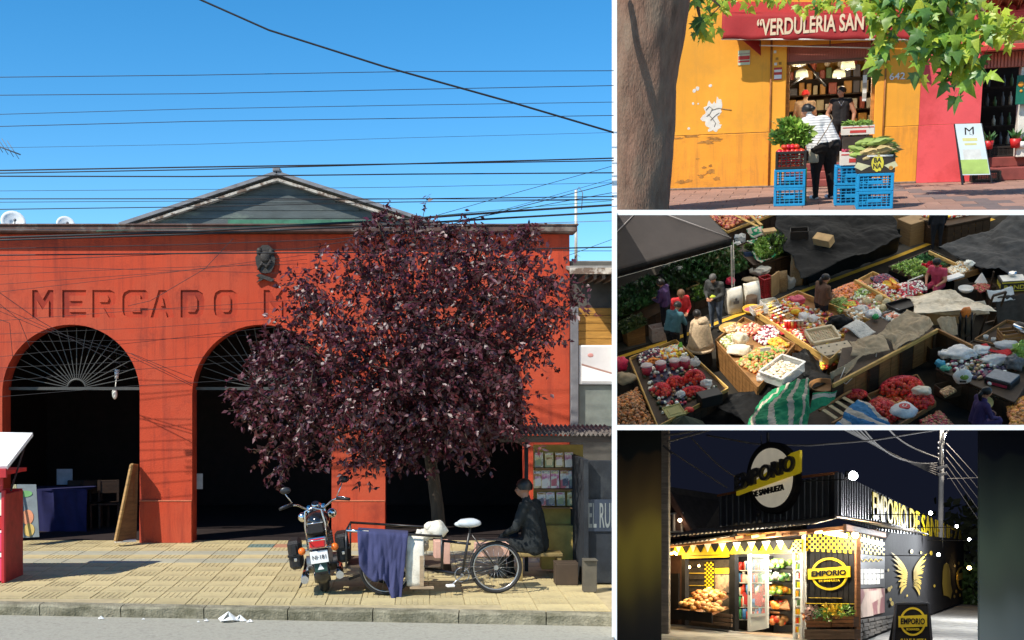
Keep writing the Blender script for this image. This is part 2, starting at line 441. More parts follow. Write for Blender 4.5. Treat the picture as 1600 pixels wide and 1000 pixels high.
    hg = G()
    def cap(zc, low, back, sy=1.0, puff=1.0):
        n = 22; k = 10; vs = []
        for i in range(k+1):
            t = pi/2*(1-i/k*1.28)
            for j in range(n):
                a = 2*pi*j/n; fr = max(0, sin(a)); z = max(sin(t), -.05-.9*(1-fr)*low+fr*.32) if True else 0
                rr = sqrt(max(0, 1-min(1, z*z))) if z > 0 else 1-.1*z*z
                w = 1+.10*mnoise.noise(Vector((cos(a)*5, sin(a)*5, i*.5)))+.03*random.uniform(-1,1)
                vs.append((rr*cos(a)*.089*puff*w, rr*sin(a)*.107*puff*w-.014, z*.1*puff+.036))
        fs = [(i*n+j, i*n+(j+1)%n, (i+1)*n+(j+1)%n, (i+1)*n+j) for i in range(k) for j in range(n)]
        hg.add(vs, fs, 0, True)
    if hairkind == 'cap':
        cap(0, .2, 0, puff=1.06); hg.slab((-.07,.06,.07),(.07,.06,.07),(.055,.19,.045),(-.055,.19,.045), .008)
        obj('cap', G().join(hg, A), top if False else hair, root)
    else:
        cap(0, 1.1 if hairkind != 'short' else .75, 0, puff=1.0 if hairkind != 'puff' else 1.12)
        if hairkind == 'bun': hg.ell((0,-.12,.05), (.05,.045,.045), 10, 0, wob=.2)
        if hairkind == 'tail': hg.tube([(0,-.1,.03),(0,-.15,-.03),(0,-.135,-.14),(0,-.12,-.2)], [.045,.05,.04,.012], 8)
        if hairkind == 'long': hg.tube([(0,-.05,.02),(0,-.075,-.08),(0,-.08,-.17)], [.088,.085,.05], 10)
        obj('hair', G().join(hg, A), hair, root)
    return root, J, A
# ================================================================ LEFT: the red market hall on its street
YF = FPX*EYE/236.0; PF = FPX/YF                      # facade plane and its pixels per metre
def fx(u): return (u-PX)/PF
def fz(v): return (848-v)/PF
def lw(u, v, y): return L.wal(u, v, y)
random.seed(11)
m_red = mat('red_paint', (.45,.047,.015), .8, .12, 1.3, .25, 60, col2=(.31,.028,.010), c2pos=.54, c2w=.10, streak=(.20,.022,.012))
m_redskin = mat('red_render', (.49,.054,.017), .8, .10, 1.1, .25, 60, col2=(.47,.070,.028), c2pos=.52, c2w=.16, streak=(.23,.027,.014))
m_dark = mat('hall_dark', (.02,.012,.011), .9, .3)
m_asph = mat('asphalt', (.36,.345,.28), .95, .14, 30, .5, 160, col2=(.29,.275,.225), c2pos=.58)
m_conc = mat('kerb_concrete', (.27,.245,.17), .95, .3, 7, .9, 45, col2=(.13,.12,.075), c2pos=.54, c2w=.2)
m_tile = mat('yellow_tile', (.50,.415,.215), .85, .16, 5, .3, 60, objrand=.11, col2=(.33,.27,.15), c2pos=.57, c2w=.2)
m_tileb = mat('grey_band_tile', (.36,.35,.26), .85, .12, 5, .2, 60, objrand=.08)
m_tiler = mat('terracotta_tile', (.40,.20,.12), .85, .12, 5, objrand=.08)
m_tileg = mat('green_tile', (.13,.19,.17), .8, .12, 5, objrand=.08)
m_joint = mat('tile_joint', (.40,.33,.19), .95, .2)
m_black = mat('black_rubber', (.012,.012,.013), .6, .2)
m_blackm = mat('black_metal', (.015,.015,.017), .35, .2, spec=.6)
m_chrome = mat('chrome', (.75,.75,.74), .15, .06, metal=1.0)
m_white = mat('white_paint', (.82,.82,.80), .5, .05)
m_paper = mat('white_paper', (.80,.79,.75), .9, .05)
m_wire = mat('cable_black', (.010,.011,.015), .6, .1)
m_wireg = mat('cable_grey', (.16,.16,.17), .6, .1)
m_wiren = mat('cable_green', (.04,.16,.10), .6, .1)
def kerb_y(x):     # the kerb runs slightly towards the camera on the right
    a = L.gnd(0, 944, 0); b = L.gnd(956, 961, 0); t = (x-a.x)/(b.x-a.x); return a.y+(b.y-a.y)*t
# ground and road
g = G(); g.add([(-60,-8,-.134),(1.0,-8,-.134),(3.6,21,-.134),(3.6,34,-.134),(-60,34,-.134)], [(0,1,2,3,4)])
struct('ground', g, mat('earth', (.22,.19,.14), .95, .2), L)
g = G(); n = 40
vs = [(-30+i*(33.5/n), kerb_y(-30+i*(33.5/n))-.0, -.13) for i in range(n+1)]
g.add(vs+[(3.5, 2, -.13), (-30, 2, -.13)], [list(range(n+1))[::-1]+[n+2, n+1]][0:1]); struct('road', g, m_asph, L)
pav = thing('pavement', '', '', L); del pav['label']; del pav['category']; pav['kind'] = 'structure'
g = G(); xs = [-9+i*.5 for i in range(26)]
g.add([(x, kerb_y(x)+.16, -.012) for x in xs]+[(x, 27.2, -.012) for x in xs], [(i, i+1, 27+i, 26+i) for i in range(25)])
obj('bedding', g, m_joint, pav, L)
# tiles: one mesh with five ribs, one plain, shared by all
TS = .42
def tile_mesh(name, ribs):
    g = G(); h = TS/2-.004
    if ribs:
        for k in range(6): g.box(((-h+ (k+.5)*2*h/6), 0, -.008), (2*h/6-.012, 2*h-.03, .016), b=.003)
        g.box((0,0,-.010), (2*h, 2*h, .010))
    else: g.box((0,0,-.008), (2*h, 2*h, .016), b=.004)
    return g.mesh(name)
mt_r, mt_p = tile_mesh('tile', True), tile_mesh('tile', False)
cache = {}
def tile_me(me, m):
    k = (me.name, m.name)
    if k not in cache: c = me.copy(); setm(c, m); cache[k] = c
    return cache[k]
cnt = 0; rest = G()
for j in range(0, 34):
    for i in range(0, 26):
        x = -7.6+i*TS; y = 13.2+j*TS
        if y-TS/2 < kerb_y(x)+.15 or x > .172*y-.1: continue
        u = PX+FPX*x/y
        if u < -30: continue
        near_wall = YF-.62 < y < YF-.1
        band = (j in (10, 12))
        m = m_tileb if band else m_tile
        if near_wall and -2.9 < x < -1.6: m = m_tiler if (i % 2) else m_tileg
        me = tile_me(mt_p if band or (i+j) % 2 else mt_r, m)
        if y > YF+1.0: continue
        if cnt < 296:
            R = Matrix.Translation((x, y, random.uniform(-.002,.002)))
            obj('tile', me, None, pav, None, R); cnt += 1
        else: rest.box((x,y,-.008), (TS-.008, TS-.008, .016))
if rest.v: obj('tile', rest, m_tile, pav, kind='stuff')
kerb = thing('kerb', '', '', L); del kerb['label']; del kerb['category']; kerb['kind'] = 'structure'
x = -7.5
while x < 2.7:
    w = 1.0; p0 = Vector((x, kerb_y(x), 0)); p1 = Vector((x+w-.012, kerb_y(x+w-.012), 0)); d = (p1-p0).normalized(); q = Vector((-d.y, d.x, 0))
    g = G(); prof = [(0.012,-.2), (0.0,-.02), (.02,.0), (.17,.005), (.17,-.2)]; K = 14
    vs = []
    for k in range(K+1):
        for (a, z) in prof:
            p = p0.lerp(p1, k/K)+q*a; nn = mnoise.noise(Vector((p.x*3, a*9, z*9)))
            if z > -.1 and a < .1: p += q*.035*nn+Vector((0,0,.022*nn))
            vs.append((p.x, p.y, p.z+z if True else 0))
    P = len(prof); g.add(vs, [(k*P+i, k*P+i+1, (k+1)*P+i+1, (k+1)*P+i) for k in range(K) for i in range(P-1)]+[list(range(P))[::-1], [K*P+i for i in range(P)]])
    obj('kerb_stone', g, m_conc, kerb, L); x += w

# ---------------- the hall: walls with three arches, letters sunk into the render
def arch_outline(top):
    P = [(fx(-90), fz(848)), (fx(-90), fz(top)), (fx(890), fz(top)), (fx(890), fz(848))]
    for (a, b) in ((602,820), (300,518), (3,218)):
        cx, r = fx((a+b)/2), (b-a)/2/PF; zs = fz(507)-r
        P.append((cx+r, 0)); P += [(cx+r*cos(t*pi/28), zs+r*sin(t*pi/28)) for t in range(29)]; P.append((cx-r, 0))
    return P
def letter(ch, w):
    t = .27; 
    if ch == 'M': return [[(0,0),(.22,0),(.22,.62),(.5,.28),(.78,.62),(.78,0),(1,0),(1,1),(.76,1),(.5,.66),(.24,1),(0,1)]]
    if ch == 'E': return [[(0,0),(1,0),(1,.2),(.3,.2),(.3,.41),(.85,.41),(.85,.6),(.3,.6),(.3,.8),(1,.8),(1,1),(0,1)]]
    if ch == 'R': return [[(0,0),(.3,0),(.3,.36),(.46,.36),(.7,0),(1,0),(.74,.4),(.95,.5),(1,.7),(.93,.92),(.75,1),(0,1)], [(.3,.56),(.64,.56),(.7,.68),(.64,.8),(.3,.8)]]
    if ch == 'C': return [[(.25,0),(.9,0),(1,.1),(1,.34),(.7,.34),(.7,.2),(.36,.2),(.3,.28),(.3,.72),(.36,.8),(.7,.8),(.7,.66),(1,.66),(1,.9),(.9,1),(.25,1),(.05,.9),(0,.75),(0,.25),(.05,.1)]]
    if ch == 'A': return [[(0,0),(.3,0),(.37,.22),(.63,.22),(.7,0),(1,0),(.66,1),(.34,1)], [(.42,.42),(.58,.42),(.5,.72)]]
    if ch == 'D': return [[(0,0),(.7,0),(.93,.12),(1,.35),(1,.65),(.93,.88),(.7,1),(0,1)], [(.3,.2),(.6,.2),(.7,.34),(.7,.66),(.6,.8),(.3,.8)]]
    if ch == 'O': return [[(.25,0),(.75,0),(.94,.1),(1,.28),(1,.72),(.94,.9),(.75,1),(.25,1),(.06,.9),(0,.72),(0,.28),(.06,.1)], [(.38,.2),(.62,.2),(.7,.3),(.7,.7),(.62,.8),(.38,.8),(.3,.7),(.3,.3)]]
holes = []
for ch, a, b in (('M',50,83),('E',97,134),('R',144,181),('C',191,231),('A',235,272),('D',282,319),('O',334,371),('M',412,448)):
    for P in letter(ch, b-a): holes.append([(fx(a)+p[0]*(b-a)/PF, fz(496)+p[1]*43/PF) for p in P])
hall = thing('market_hall', 'red market hall with three round arches and MERCADO sunk into its wall', 'building', L, (fx(400), YF, 0))
def hp(name, g, m, **k):                              # a part given in world coordinates
    return obj(name, g, m, hall, None, Matrix.Translation((-fx(400), -YF, 0)), **k)
hp('lettered_render', poly2d(arch_outline(366), holes, YF+.012, YF+.035), m_redskin)
hp('wall', poly2d(arch_outline(366), [], YF+.036, YF+.42), m_red)
g = G(); g.box((fx(405), YF+.02, fz(360)), ((890+90)/PF+.1, .42, .11), b=.02); g.box((fx(405), YF+.1, fz(353.5)), ((890+90)/PF+.14, .62, .03), b=.01)
hp('cornice', g, mat('cornice', (.10,.055,.045), .85, .3, 5, col2=(.22,.18,.15), c2pos=.6))
for a, b in ((218,300),(518,602),(820,890)):          # the ledge round each pillar and the plinth below it
    hp('plinth', G().box((fx((a+b)/2), YF-.012, fz(784)/2), ((b-a)/PF-.006, .022, fz(784)), b=.008), m_redskin)
    hp('plinth_ledge', G().box((fx((a+b)/2), YF-.014, fz(783)+.006), ((b-a)/PF, .034, .024), b=.005), mat('worn_ledge', (.50,.14,.07), .8, .2))
for a, b in ((3,218),(300,518),(602,820)):            # fanlight grilles
    cx, r = fx((a+b)/2), (b-a)/2/PF; yy = YF+.34; zz = fz(607)
    f = hp('fanlight', G().box((cx, yy, zz), (2*r, .05, .05)), mat('grille_iron', (.065,.065,.06), .5, .2))
    hub = G(); hub.tube([(cx+.16*cos(t*pi/10), yy, zz+.16*sin(t*pi/10)) for t in range(11)], .018, 6); obj('fan_hub', hub, MATS['grille_iron'], f)
    for k in range(1, 20):
        t = k*pi/20; e = r*.93 if True else 0
        ray_ = G().bar((cx+.16*cos(t), yy, zz+.16*sin(t)), (cx+e*cos(t), yy, zz+.05+e*sin(t)*.92), .014, .014, up=(0,1,0)); obj('fan_bar', ray_, MATS['grille_iron'], f)
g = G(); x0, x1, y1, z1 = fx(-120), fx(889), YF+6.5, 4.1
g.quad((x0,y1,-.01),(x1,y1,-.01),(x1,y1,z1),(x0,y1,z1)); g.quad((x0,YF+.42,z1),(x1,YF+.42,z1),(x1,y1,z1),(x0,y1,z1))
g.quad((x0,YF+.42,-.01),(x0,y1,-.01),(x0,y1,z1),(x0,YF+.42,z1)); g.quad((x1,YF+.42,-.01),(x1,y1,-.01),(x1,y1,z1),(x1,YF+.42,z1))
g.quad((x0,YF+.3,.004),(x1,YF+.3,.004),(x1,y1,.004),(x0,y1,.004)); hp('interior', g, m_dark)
# roof behind the parapet, gable above it
yg = YF+4.2; A = lw(433, 276, yg); Bl = lw(196, 354, yg); Br = lw(684, 356, yg); zb = lw(433, 400, yg).z
hp('gable_wall', G().prism([(Bl.x, zb), (Br.x, zb), (Br.x, Br.z-.05), (A.x, A.z-.10), (Bl.x, Bl.z-.05)], yg+.12, yg+.3), mat('gable_board', (.085,.10,.10), .8, .25, 2, .3, 20, stretch=(1,1,4), col2=(.17,.20,.17), c2pos=.6))
for k in range(7): 
    zz = zb+.15+k*.16; w = (A.z-zz-.12)/(A.z-Bl.z)
    if w > .08: hp('gable_plank', G().box((A.x, yg+.105, zz+.07), ((Br.x-Bl.x)*w*.96, .03, .152), b=.006), MATS['gable_board'])
hp('green_ledge', G().box((lw(455,345,yg).x, yg+.06, lw(455,347,yg).z), (2.6, .12, .10)), mat('green_board', (.05,.17,.10), .7, .3))
for P, nm in ((Bl, 0), (Br, 1)):
    d = (A-P).normalized(); e0 = P-d*.1
    hp('barge_board', G().bar(e0+Vector((0,.0,-.06)), A+Vector((0,0,-.07)), .06, .17, up=(0,1,0)), mat('peeling_white', (.50,.45,.38), .9, .2, 8, .3, 50, col2=(.16,.11,.08), c2pos=.5, c2w=.08))
    hp('roof_slope', G().slab(e0+Vector((0,-.12,.03)), A+Vector((0,-.12,.03)), A+Vector((0,6,.03)), e0+Vector((0,6,.03)), -.07 if nm else .07), mat('roof_iron', (.20,.20,.21), .6, .3, 4))
hp('ridge_cap', G().box(A+Vector((0,2.9,.12)), (.16, 6.1, .08), b=.02), MATS['roof_iron'])
hp('roof_or_light_sheet', G().slab((x0,YF+.4,fz(362)),(x1,YF+.4,fz(362)),(x1,YF+9,fz(355)),(x0,YF+9,fz(355)), .06), MATS['roof_iron'])
# the emblem on the wall
em = thing('wall_emblem', 'dark cast emblem on the red wall above the MERCADO letters', 'emblem', L, (fx(415), YF, fz(413)))
m_em = mat('emblem_bronze', (.035,.030,.026), .6, .4, 20, .5, 60)
g = G(); sh = [(-.15,-.05),(-.17,.08),(-.14,.12),(-.15,.2),(-.09,.25),(-.05,.29),(.05,.29),(.1,.25),(.15,.2),(.14,.12),(.17,.06),(.15,-.06),(.1,-.16),(0,-.19),(-.1,-.16)]
g.prism([(p[0], p[1]+.03) for p in sh], -.05, 0); obj('shield', g, m_em, em)
g = G(); g.ell((0,-.06,.12), (.09,.03,.1), 10); g.tube([(-.12,-.06,-.1),(-.05,-.07,.02),(.02,-.06,-.06),(.1,-.07,.06)], .025, 6); g.ell((-.1,-.055,.22), (.05,.03,.06), 8); g.ell((.1,-.055,.2), (.05,.03,.06), 8); obj('relief', g, m_em, em)
g = G(); g.prism([(-.15,-.31),(-.06,-.21),(.0,-.2),(.08,-.22),(.15,-.31),(.06,-.26),(0,-.24),(-.06,-.27)], -.05, 0); g.prism([(-.16,-.2),(-.1,-.16),(.16,-.26),(.1,-.3)], -.06, -.01); obj('ribbon', g, m_em, em)
for (u, v, r, lb) in ((20,348,.21,'larger white satellite dish behind the parapet at the roof edge'), (102,352,.16,'smaller half hidden white satellite dish behind the parapet')):
    p = lw(u, v, YF+1.6); d = thing('satellite_dish', lb, 'satellite dish', L, p, .5, 'satellite dishes on the market roof')
    X = Matrix.Rotation(radians(68), 4, 'X'); k = PF*0+1
    obj('dish', G().lathe([(.01*r, 0),(r*.4,.03*r),(r*.8,.14*r),(r*1.05,.26*r)], 20, X), m_white, d, solid=.01)
    obj('feed_arm', G().tube([(0,-.02,-r*.8),(0,-r*1.0,-r*.2),(0,-r*1.05,0)], .012, 6).ell((0,-r*1.05,.02),.03,8), m_wireg, d)
    obj('mast', G().cyl((0,.06,-.6),(0,.03,-.05),.025), m_wireg, d)
# the broken lamp in the first arch
lp = thing('hanging_lamp', 'small white bulb lamp hanging inside the first arch', 'lamp', L, lw(182, 590, YF+.6))
obj('fitting', G().cyl((0,0,-.02),(.01,0,.14),.03,.045,10), m_white, lp); obj('flex', G().cyl((0,0,.14),(0,0,1.2),.006,None,5), m_wire, lp)
obj('bulb', G().ell((-.03,0,-.28),(.05,.05,.1),12).tube([(-.02,0,-.2),(-.01,0,-.1),(0,0,0)],.01,5), mat('bulb_glass', (.9,.92,.85), .2, .02), lp)
# things inside the arches
t = thing('market_table', 'table under a dark blue cloth in the first arch', 'table', L, lw(88, 843, YF+1.9)+Vector((0,0,0)))
t.location.z = 0
obj('tablecloth', G().grid(lambda a,b: ((a-.5)*1.3+.02*sin(a*40), -.35+.03*sin(a*23+b*3), .75*b), 30, 6).box((0,0,.76),(1.3,.7,.03)), mat('blue_cloth', (.014,.016,.08), .9, .2), t)
for sx in (-.55,.55): obj('leg', G().cyl((sx,.25,0),(sx,.25,.745),.025), m_black, t)
tag(obj('notice', G().box((0,0,0),(.30,.012,.30)), mat('notice_paper', (.42,.45,.5), .8, .2), None, L, Matrix.Translation(lw(101,745,YF+2.6))), 'pale square notice hung inside the first arch', 'notice')
tag(obj('notice', G().box((0,0,0),(.13,.012,.27)), MATS['notice_paper'], None, L, Matrix.Translation(lw(311,752,YF+.75))), 'small white notice on the jamb of the second arch', 'notice')
for (u,v,w) in ((125,800,.3),(150,792,.26),(170,808,.3)):
    p = lw(u, v, YF+2.2); b = thing('market_chair', f'dark wooden chair in the gloom of the first arch, {"left of three" if u<130 else "middle of three" if u<160 else "right of three"}', 'chair', L, (p.x, p.y, 0), random.uniform(-1,1), 'chairs in the first arch')
    wd = wood('dark_wood', (.03,.015,.008)); obj('seat', G().box((0,0,.45),(.4,.4,.04),b=.01), wd, b); obj('backrest', G().box((0,.19,.75),(.4,.03,.25),b=.01), wd, b)
    for sx in (-.17,.17):
        obj('leg', G().box((sx,.18,.44),(.04,.04,.88)), wd, b); obj('leg', G().box((sx,-.17,.215),(.04,.04,.43)), wd, b)
# leaning wooden board at the first pillar
b = thing('leaning_board', 'tall brown wooden board leaning against the pillar of the first arch', 'board', L, (0,0,0)); wd = wood('honey_wood', (.34,.20,.07)); dw = wood('board_brown', (.13,.07,.03))
P = [lw(181,846,YF-.55), lw(211,843,YF-.1), lw(214,727,YF-.02), lw(206,726,YF-.28)]
obj('panel', G().slab(*P, .03), dw, b); obj('frame_rail', G().bar(P[0]+Vector((0,-.02,0)), P[3]+Vector((0,-.02,0)), .05, .05), wd, b); obj('frame_rail', G().bar(P[3], P[2], .05, .04), wd, b)
obj('foot', G().box(lw(196,845,YF-.35)+Vector((0,0,.0)), (.34,.12,.03), .4), m_paper, b)
# folding sign by the kiosk
e = thing('easel_sign', 'folding sign with a round orange face picture beside the red kiosk', 'sign', L, (0,0,0))
ye = YF-.35; S = [lw(28,841,ye), lw(62,839,ye), lw(57,757,ye+.18), lw(27,757,ye+.18)]
obj('panel', G().slab(*S, .02), mat('poster_grey', (.15,.18,.19), .6, .2, 5), e)
def on(P, a, b, off=-.008):
    p = P[0].lerp(P[1], a).lerp(P[3].lerp(P[2], a), b); n = (P[1]-P[0]).cross(P[3]-P[0]).normalized(); return p+n*(.021-off)
def disc(P, a, b, r, m, name, par, n=18, rz=1.0, off=.004):
    c = on(P, a, b); nx = (P[1]-P[0]).normalized(); nz = (P[3]-P[0]).normalized(); nn = nx.cross(nz)
    q = [c+nx*(r*cos(2*pi*k/n))+nz*(r*rz*sin(2*pi*k/n)) for k in range(n)]; g = G(); g.add(q+[p+nn*off for p in q], [list(range(n)), [n+k for k in range(n)][::-1]]+[(k,(k+1)%n,n+(k+1)%n,n+k) for k in range(n)]); return obj(name, g, m, par)
disc(S, .5, .38, .1, mat('peach_print', (.55,.22,.11), .6, .15), 'face_print', e, 18, 1.25, -.006); disc(S, .55, .14, .09, mat('yellow_print', (.5,.36,.10), .6, .15), 'yellow_print', e, 16, 1.2, -.006); disc(S, .45, .82, .11, mat('green_print', (.12,.30,.10), .6, .2), 'green_print', e, 14, .5, -.006)
for k in (0,1): obj('leg', G().bar(lw(30-k*14, 846-k*2, ye-.25), lw(24-k*3, 757, ye+.05), .03, .03), mat('pale_wood', (.5,.47,.28), .7, .2), e)
# the red kiosk at the left edge
k_ = thing('street_kiosk', 'red street kiosk with a raised white hatch at the left edge', 'kiosk', L, (0,0,0))
yk = 15.35; R0 = lw(8, 908, yk); m_kred = mat('kiosk_red', (.48,.025,.03), .45, .15, 3); m_kpink = mat('kiosk_pink', (.72,.07,.17), .45, .1, 3)
xk = R0.x
obj('side_panel', G().box((xk-.015, yk+.35, .59), (.03,.7,1.18)), mat('kiosk_side', (.30,.03,.025), .6, .3, 6), k_)
for (v0, v1, m, nm) in ((908,873,m_kpink,'lower_panel'),(871,864,m_white,'white_stripe'),(862,834,m_kpink,'panel'),(833,829,m_white,'white_stripe'),(827,808,m_kred,'panel'),(806,770,mat('kiosk_window', (.75,.78,.68), .3, .1, 4),'window'),(768,742,m_kred,'header')):
    a, c = lw(0,v0,yk).z, lw(0,v1,yk).z; obj(nm, G().box((xk-.9, yk+.01, (a+c)/2), (1.74,.04,c-a), b=.006), m, k_)
obj('corner_post', G().box((xk-.02, yk+.0, .62), (.05,.06,1.24), b=.01), m_kred, k_)
H = [lw(-70,736,yk-.15), lw(12,733,yk-.15), lw(52,681,yk+.75), lw(-70,679,yk+.75)]
obj('hatch', G().slab(*H, .05), m_white, k_); obj('hatch_edge', G().bar(H[0]+Vector((0,-.03,-.05)), H[1]+Vector((0,-.03,-.05)), .05, .12), m_kred, k_)
obj('roof', G().box((xk-.9, yk+.4, lw(0,742,yk).z+.02), (1.8,.9,.05)), m_kred, k_); obj('back_panel', G().box((xk-.9, yk+.72, .6), (1.76,.03,1.2)), m_kred, k_)
obj('hatch_strut', G().bar(Vector((xk-.03,yk+.3,1.2)), H[2]+Vector((-.05,-.1,-.03)), .02,.02), m_blackm, k_)

# ---------------- the plum tree
def leaf_g(g, p, ax, nrm, ln, w, m=0):
    ax = ax.normalized(); sd = ax.cross(nrm)
    sd = sd.normalized() if sd.length > 1e-4 else ax.orthogonal().normalized(); nn = sd.cross(ax)
    c = p+ax*ln*.5-nn*w*.25; tp = p+ax*ln-nn*ln*.12
    g.add([p, p+ax*ln*.45+sd*w, tp, p+ax*ln*.45-sd*w, c], [(0,4,1),(1,4,2),(0,3,4),(3,2,4)], m, True)
random.seed(5)
def rnd(s=1.0): return Vector((random.gauss(0,s), random.gauss(0,s), random.gauss(0,s)))
m_plum = mat('plum_leaf', (.075,.012,.018), .45, .35, 20, island=.55, spec=.7, hue=.02, transl=.2)
m_bark = mat('plum_bark', (.055,.04,.028), .9, .4, 8, .8, 30, stretch=(1,1,.3))
tb = L.gnd(693, 893, 0); tree = thing('plum_tree', 'purple leaved plum tree in the pavement before the arches', 'tree', L, tb)
T0 = Matrix.Translation(-tb)
def tp(u, v, dy): return L.wal(u, v, tb.y+dy)
tr = G().tube([tb+Vector((.0,0,-.05)), tp(688,850,0), tp(683,790,.02), tp(676,740,.05), tp(668,690,.05), tp(660,640,.05)], [.13,.105,.095,.09,.08,.075], 12); obj('trunk', tr, m_bark, tree, X=T0)
blobs = [(565,425,0,50),(620,405,.2,54),(690,402,0,54),(755,408,.1,52),(815,412,.1,46),(862,430,.1,30),(590,470,-.5,75),(670,465,-.4,78),(750,465,-.3,75),(825,470,0,66),(872,478,.2,30),
  (500,470,.2,52),(475,460,.3,34),(455,530,.1,46),(520,530,-.6,70),(600,545,-.8,80),(690,540,-.7,85),(775,540,-.3,75),(828,540,.2,34),(440,580,0,55),(500,600,-.6,65),(580,620,-.9,78),(670,610,-.8,84),(760,610,-.2,70),
  (400,640,.2,42),(450,660,-.2,52),(530,680,-.6,55),(600,680,-.7,48),(665,670,-.6,60),(730,660,0,55),(440,705,0,35),(560,715,-.5,30),(620,705,-.6,34),(800,645,.3,22),(650,350,.2,20),(820,365,.2,22),(700,365,.1,30),(575,372,.1,28),(760,645,-.7,62),(700,655,-.8,60),(590,345,.1,13),(762,366,.1,20),(375,628,.1,16),(900,470,.2,15),(850,515,.2,24),(425,560,.1,24)]
fork = tp(664,660,.05); br = G()
fol = [G(), G()]
for bi, (u, v, dy, r) in enumerate(blobs):
    dy -= .45; c = tp(u, v, dy); R = r/(FPX/(tb.y+dy))
    mid = fork.lerp(c, .5)+Vector((random.uniform(-.15,.15), random.uniform(-.1,.1), .12))
    br.tube([fork+Vector((0,0,random.uniform(-.2,.25))), mid, c], [.04,.026,.01], 6)
    N_ = int((700 if v < 560 else 900)*(r/60)**2)+30
    tw = [c+Vector((random.gauss(0,.55)*R, random.gauss(0,.5)*R*.9, random.gauss(0,.55)*R)) for _ in range(max(6, N_//13))]
    for q in tw:
        if (q-c).length > R*1.45: q = c+(q-c)*.6
        d = (q-c); d = (d.normalized() if d.length > .01 else rnd().normalized())+Vector((0,0,-.2))+rnd(.35); d.normalize()
        L_ = .2+.12*random.random(); br.tube([q-d*L_*.8, q, q+d*L_*.6], [.006,.005,.002], 3) if random.random() < .5 else None
        for k in range(13):
            s = random.uniform(-.7,.7); p = q+d*L_*s+rnd(.02)
            a = d*.5+rnd(.8)+Vector((0,0,-.35)); leaf_g(fol[bi % 2], p, a, rnd()+Vector((-.3,-.5,.8)), random.uniform(.045,.118), random.uniform(.015,.032))
obj('branches', br, m_bark, tree, X=T0, kind='stuff')
obj('foliage', fol[0], m_plum, tree, X=T0, kind='stuff'); obj('foliage', fol[1], m_plum, tree, X=T0, kind='stuff')

# ---------------- motorcycle
mb = L.gnd(508, 931, 0)
MR = Matrix.Rotation(radians(4), 3, 'Z') @ Matrix.Rotation(radians(-8), 3, 'Y')
mo = thing('motorcycle', 'black touring motorcycle parked with its tail to the street', 'motorcycle', L, mb, R=MR)
m_tank = mat('black_gloss', (.012,.012,.014), .15, .1, coat=.6); m_leather = mat('black_leather', (.018,.016,.015), .5, .3, 12, .3, 60)
w = obj('rear_wheel', G().torus((0,.32,.32), .255, .068, 'x', 32, 10), m_black, mo)
g = G(); g.torus((0,.32,.32), .18, .012, 'x', 28, 6); g.cyl((-.07,.32,.32),(.07,.32,.32),.05)
for k in range(10): g.cyl((0,.32,.32),(0,.32+.18*cos(k*pi/5),.32+.18*sin(k*pi/5)),.006,None,5)
obj('rim', g, m_chrome, w)
w = obj('front_wheel', G().torus((0,1.78,.33), .275, .052, 'x', 32, 10), m_black, mo); obj('rim', G().torus((0,1.78,.33), .2, .012, 'x', 28, 6).cyl((-.06,1.78,.33),(.06,1.78,.33),.045), m_chrome, w)
def fend(cy, cz, r, w, a0, a1): return G().grid(lambda a,b: ((a-.5)*2*w, cy+r*cos(a0+(a1-a0)*b)*(1-.1*(2*a-1)**2), cz+r*sin(a0+(a1-a0)*b)*(1-.1*(2*a-1)**2)), 8, 16)
obj('rear_fender', fend(.32,.32,.37,.1,radians(20),radians(205)), m_tank, mo, solid=.008); obj('front_fender', fend(1.78,.33,.35,.075,radians(30),radians(170)), m_tank, mo, solid=.008)
g = G().ell((0,.62,.74),(.17,.3,.08),16).ell((0,.22,.80),(.15,.22,.075),16); obj('seat', g, m_leather, mo)
obj('tank', G().ell((0,1.12,.84),(.17,.32,.14),18), m_tank, mo)
g = G().box((0,.85,.42),(.3,.42,.34),b=.05)
for k in range(6): g.box((0,.98,.5+k*.035),(.36,.2,.014))
g.cyl((-.2,.8,.3),(.2,.8,.3),.12,None,16); obj('engine', g, mat('engine_grey', (.25,.25,.25), .35, .2, metal=.8), mo)
for sx in (-1,1):
    s_ = obj('saddlebag', G().box((sx*.3,.26,.55),(.17,.46,.36),b=.05), m_leather, mo)
    obj('strap', G().box((sx*.3,.02,.55),(.19,.03,.03),b=.004).box((sx*.3,.01,.62),(.05,.03,.12),b=.004), m_black, s_); obj('buckle', G().box((sx*.3,-.005,.5),(.035,.012,.04),b=.004), m_chrome, s_)
    obj('turn_signal', G().ell((sx*.205,-.06,.60),(.048,.05,.048),12), mat('amber_lens', (.75,.16,.02), .2, .05), mo); obj('signal_stem', G().cyl((sx*.08,0,.6),(sx*.2,-.04,.6),.012), m_chrome, mo)
    obj('fork', G().cyl((sx*.11,1.78,.33),(sx*.1,1.42,1.0),.027), m_chrome, mo)
    obj('exhaust', G().tube([(sx*.2,.95,.34),(sx*.22,.6,.24),(sx*.22,-.05,.24)],[.035,.045,.05],12), m_chrome, mo)
    mr = obj('mirror', G().ell((sx*.40+.03,1.18,1.30+sx*.02),(.075,.022,.05),14), m_blackm, mo); obj('mirror_stem', G().tube([(sx*.3,1.16,1.10),(sx*.36,1.18,1.2),(sx*.40,1.19,1.28)],.008,6), m_chrome, mr)
    obj('grip', G().cyl((sx*.30,1.10,1.085),(sx*.47,.98,1.06),.022,.02,10), m_black, mo)
    obj('brake_lever', G().tube([(sx*.3,1.15,1.1),(sx*.38,1.14,1.09),(sx*.46,1.05,1.07)],.008,5), m_chrome, mo)
    obj('front_lamp', G().ell((sx*.2,1.5,.86),(.07,.07,.07),12), m_chrome, mo)
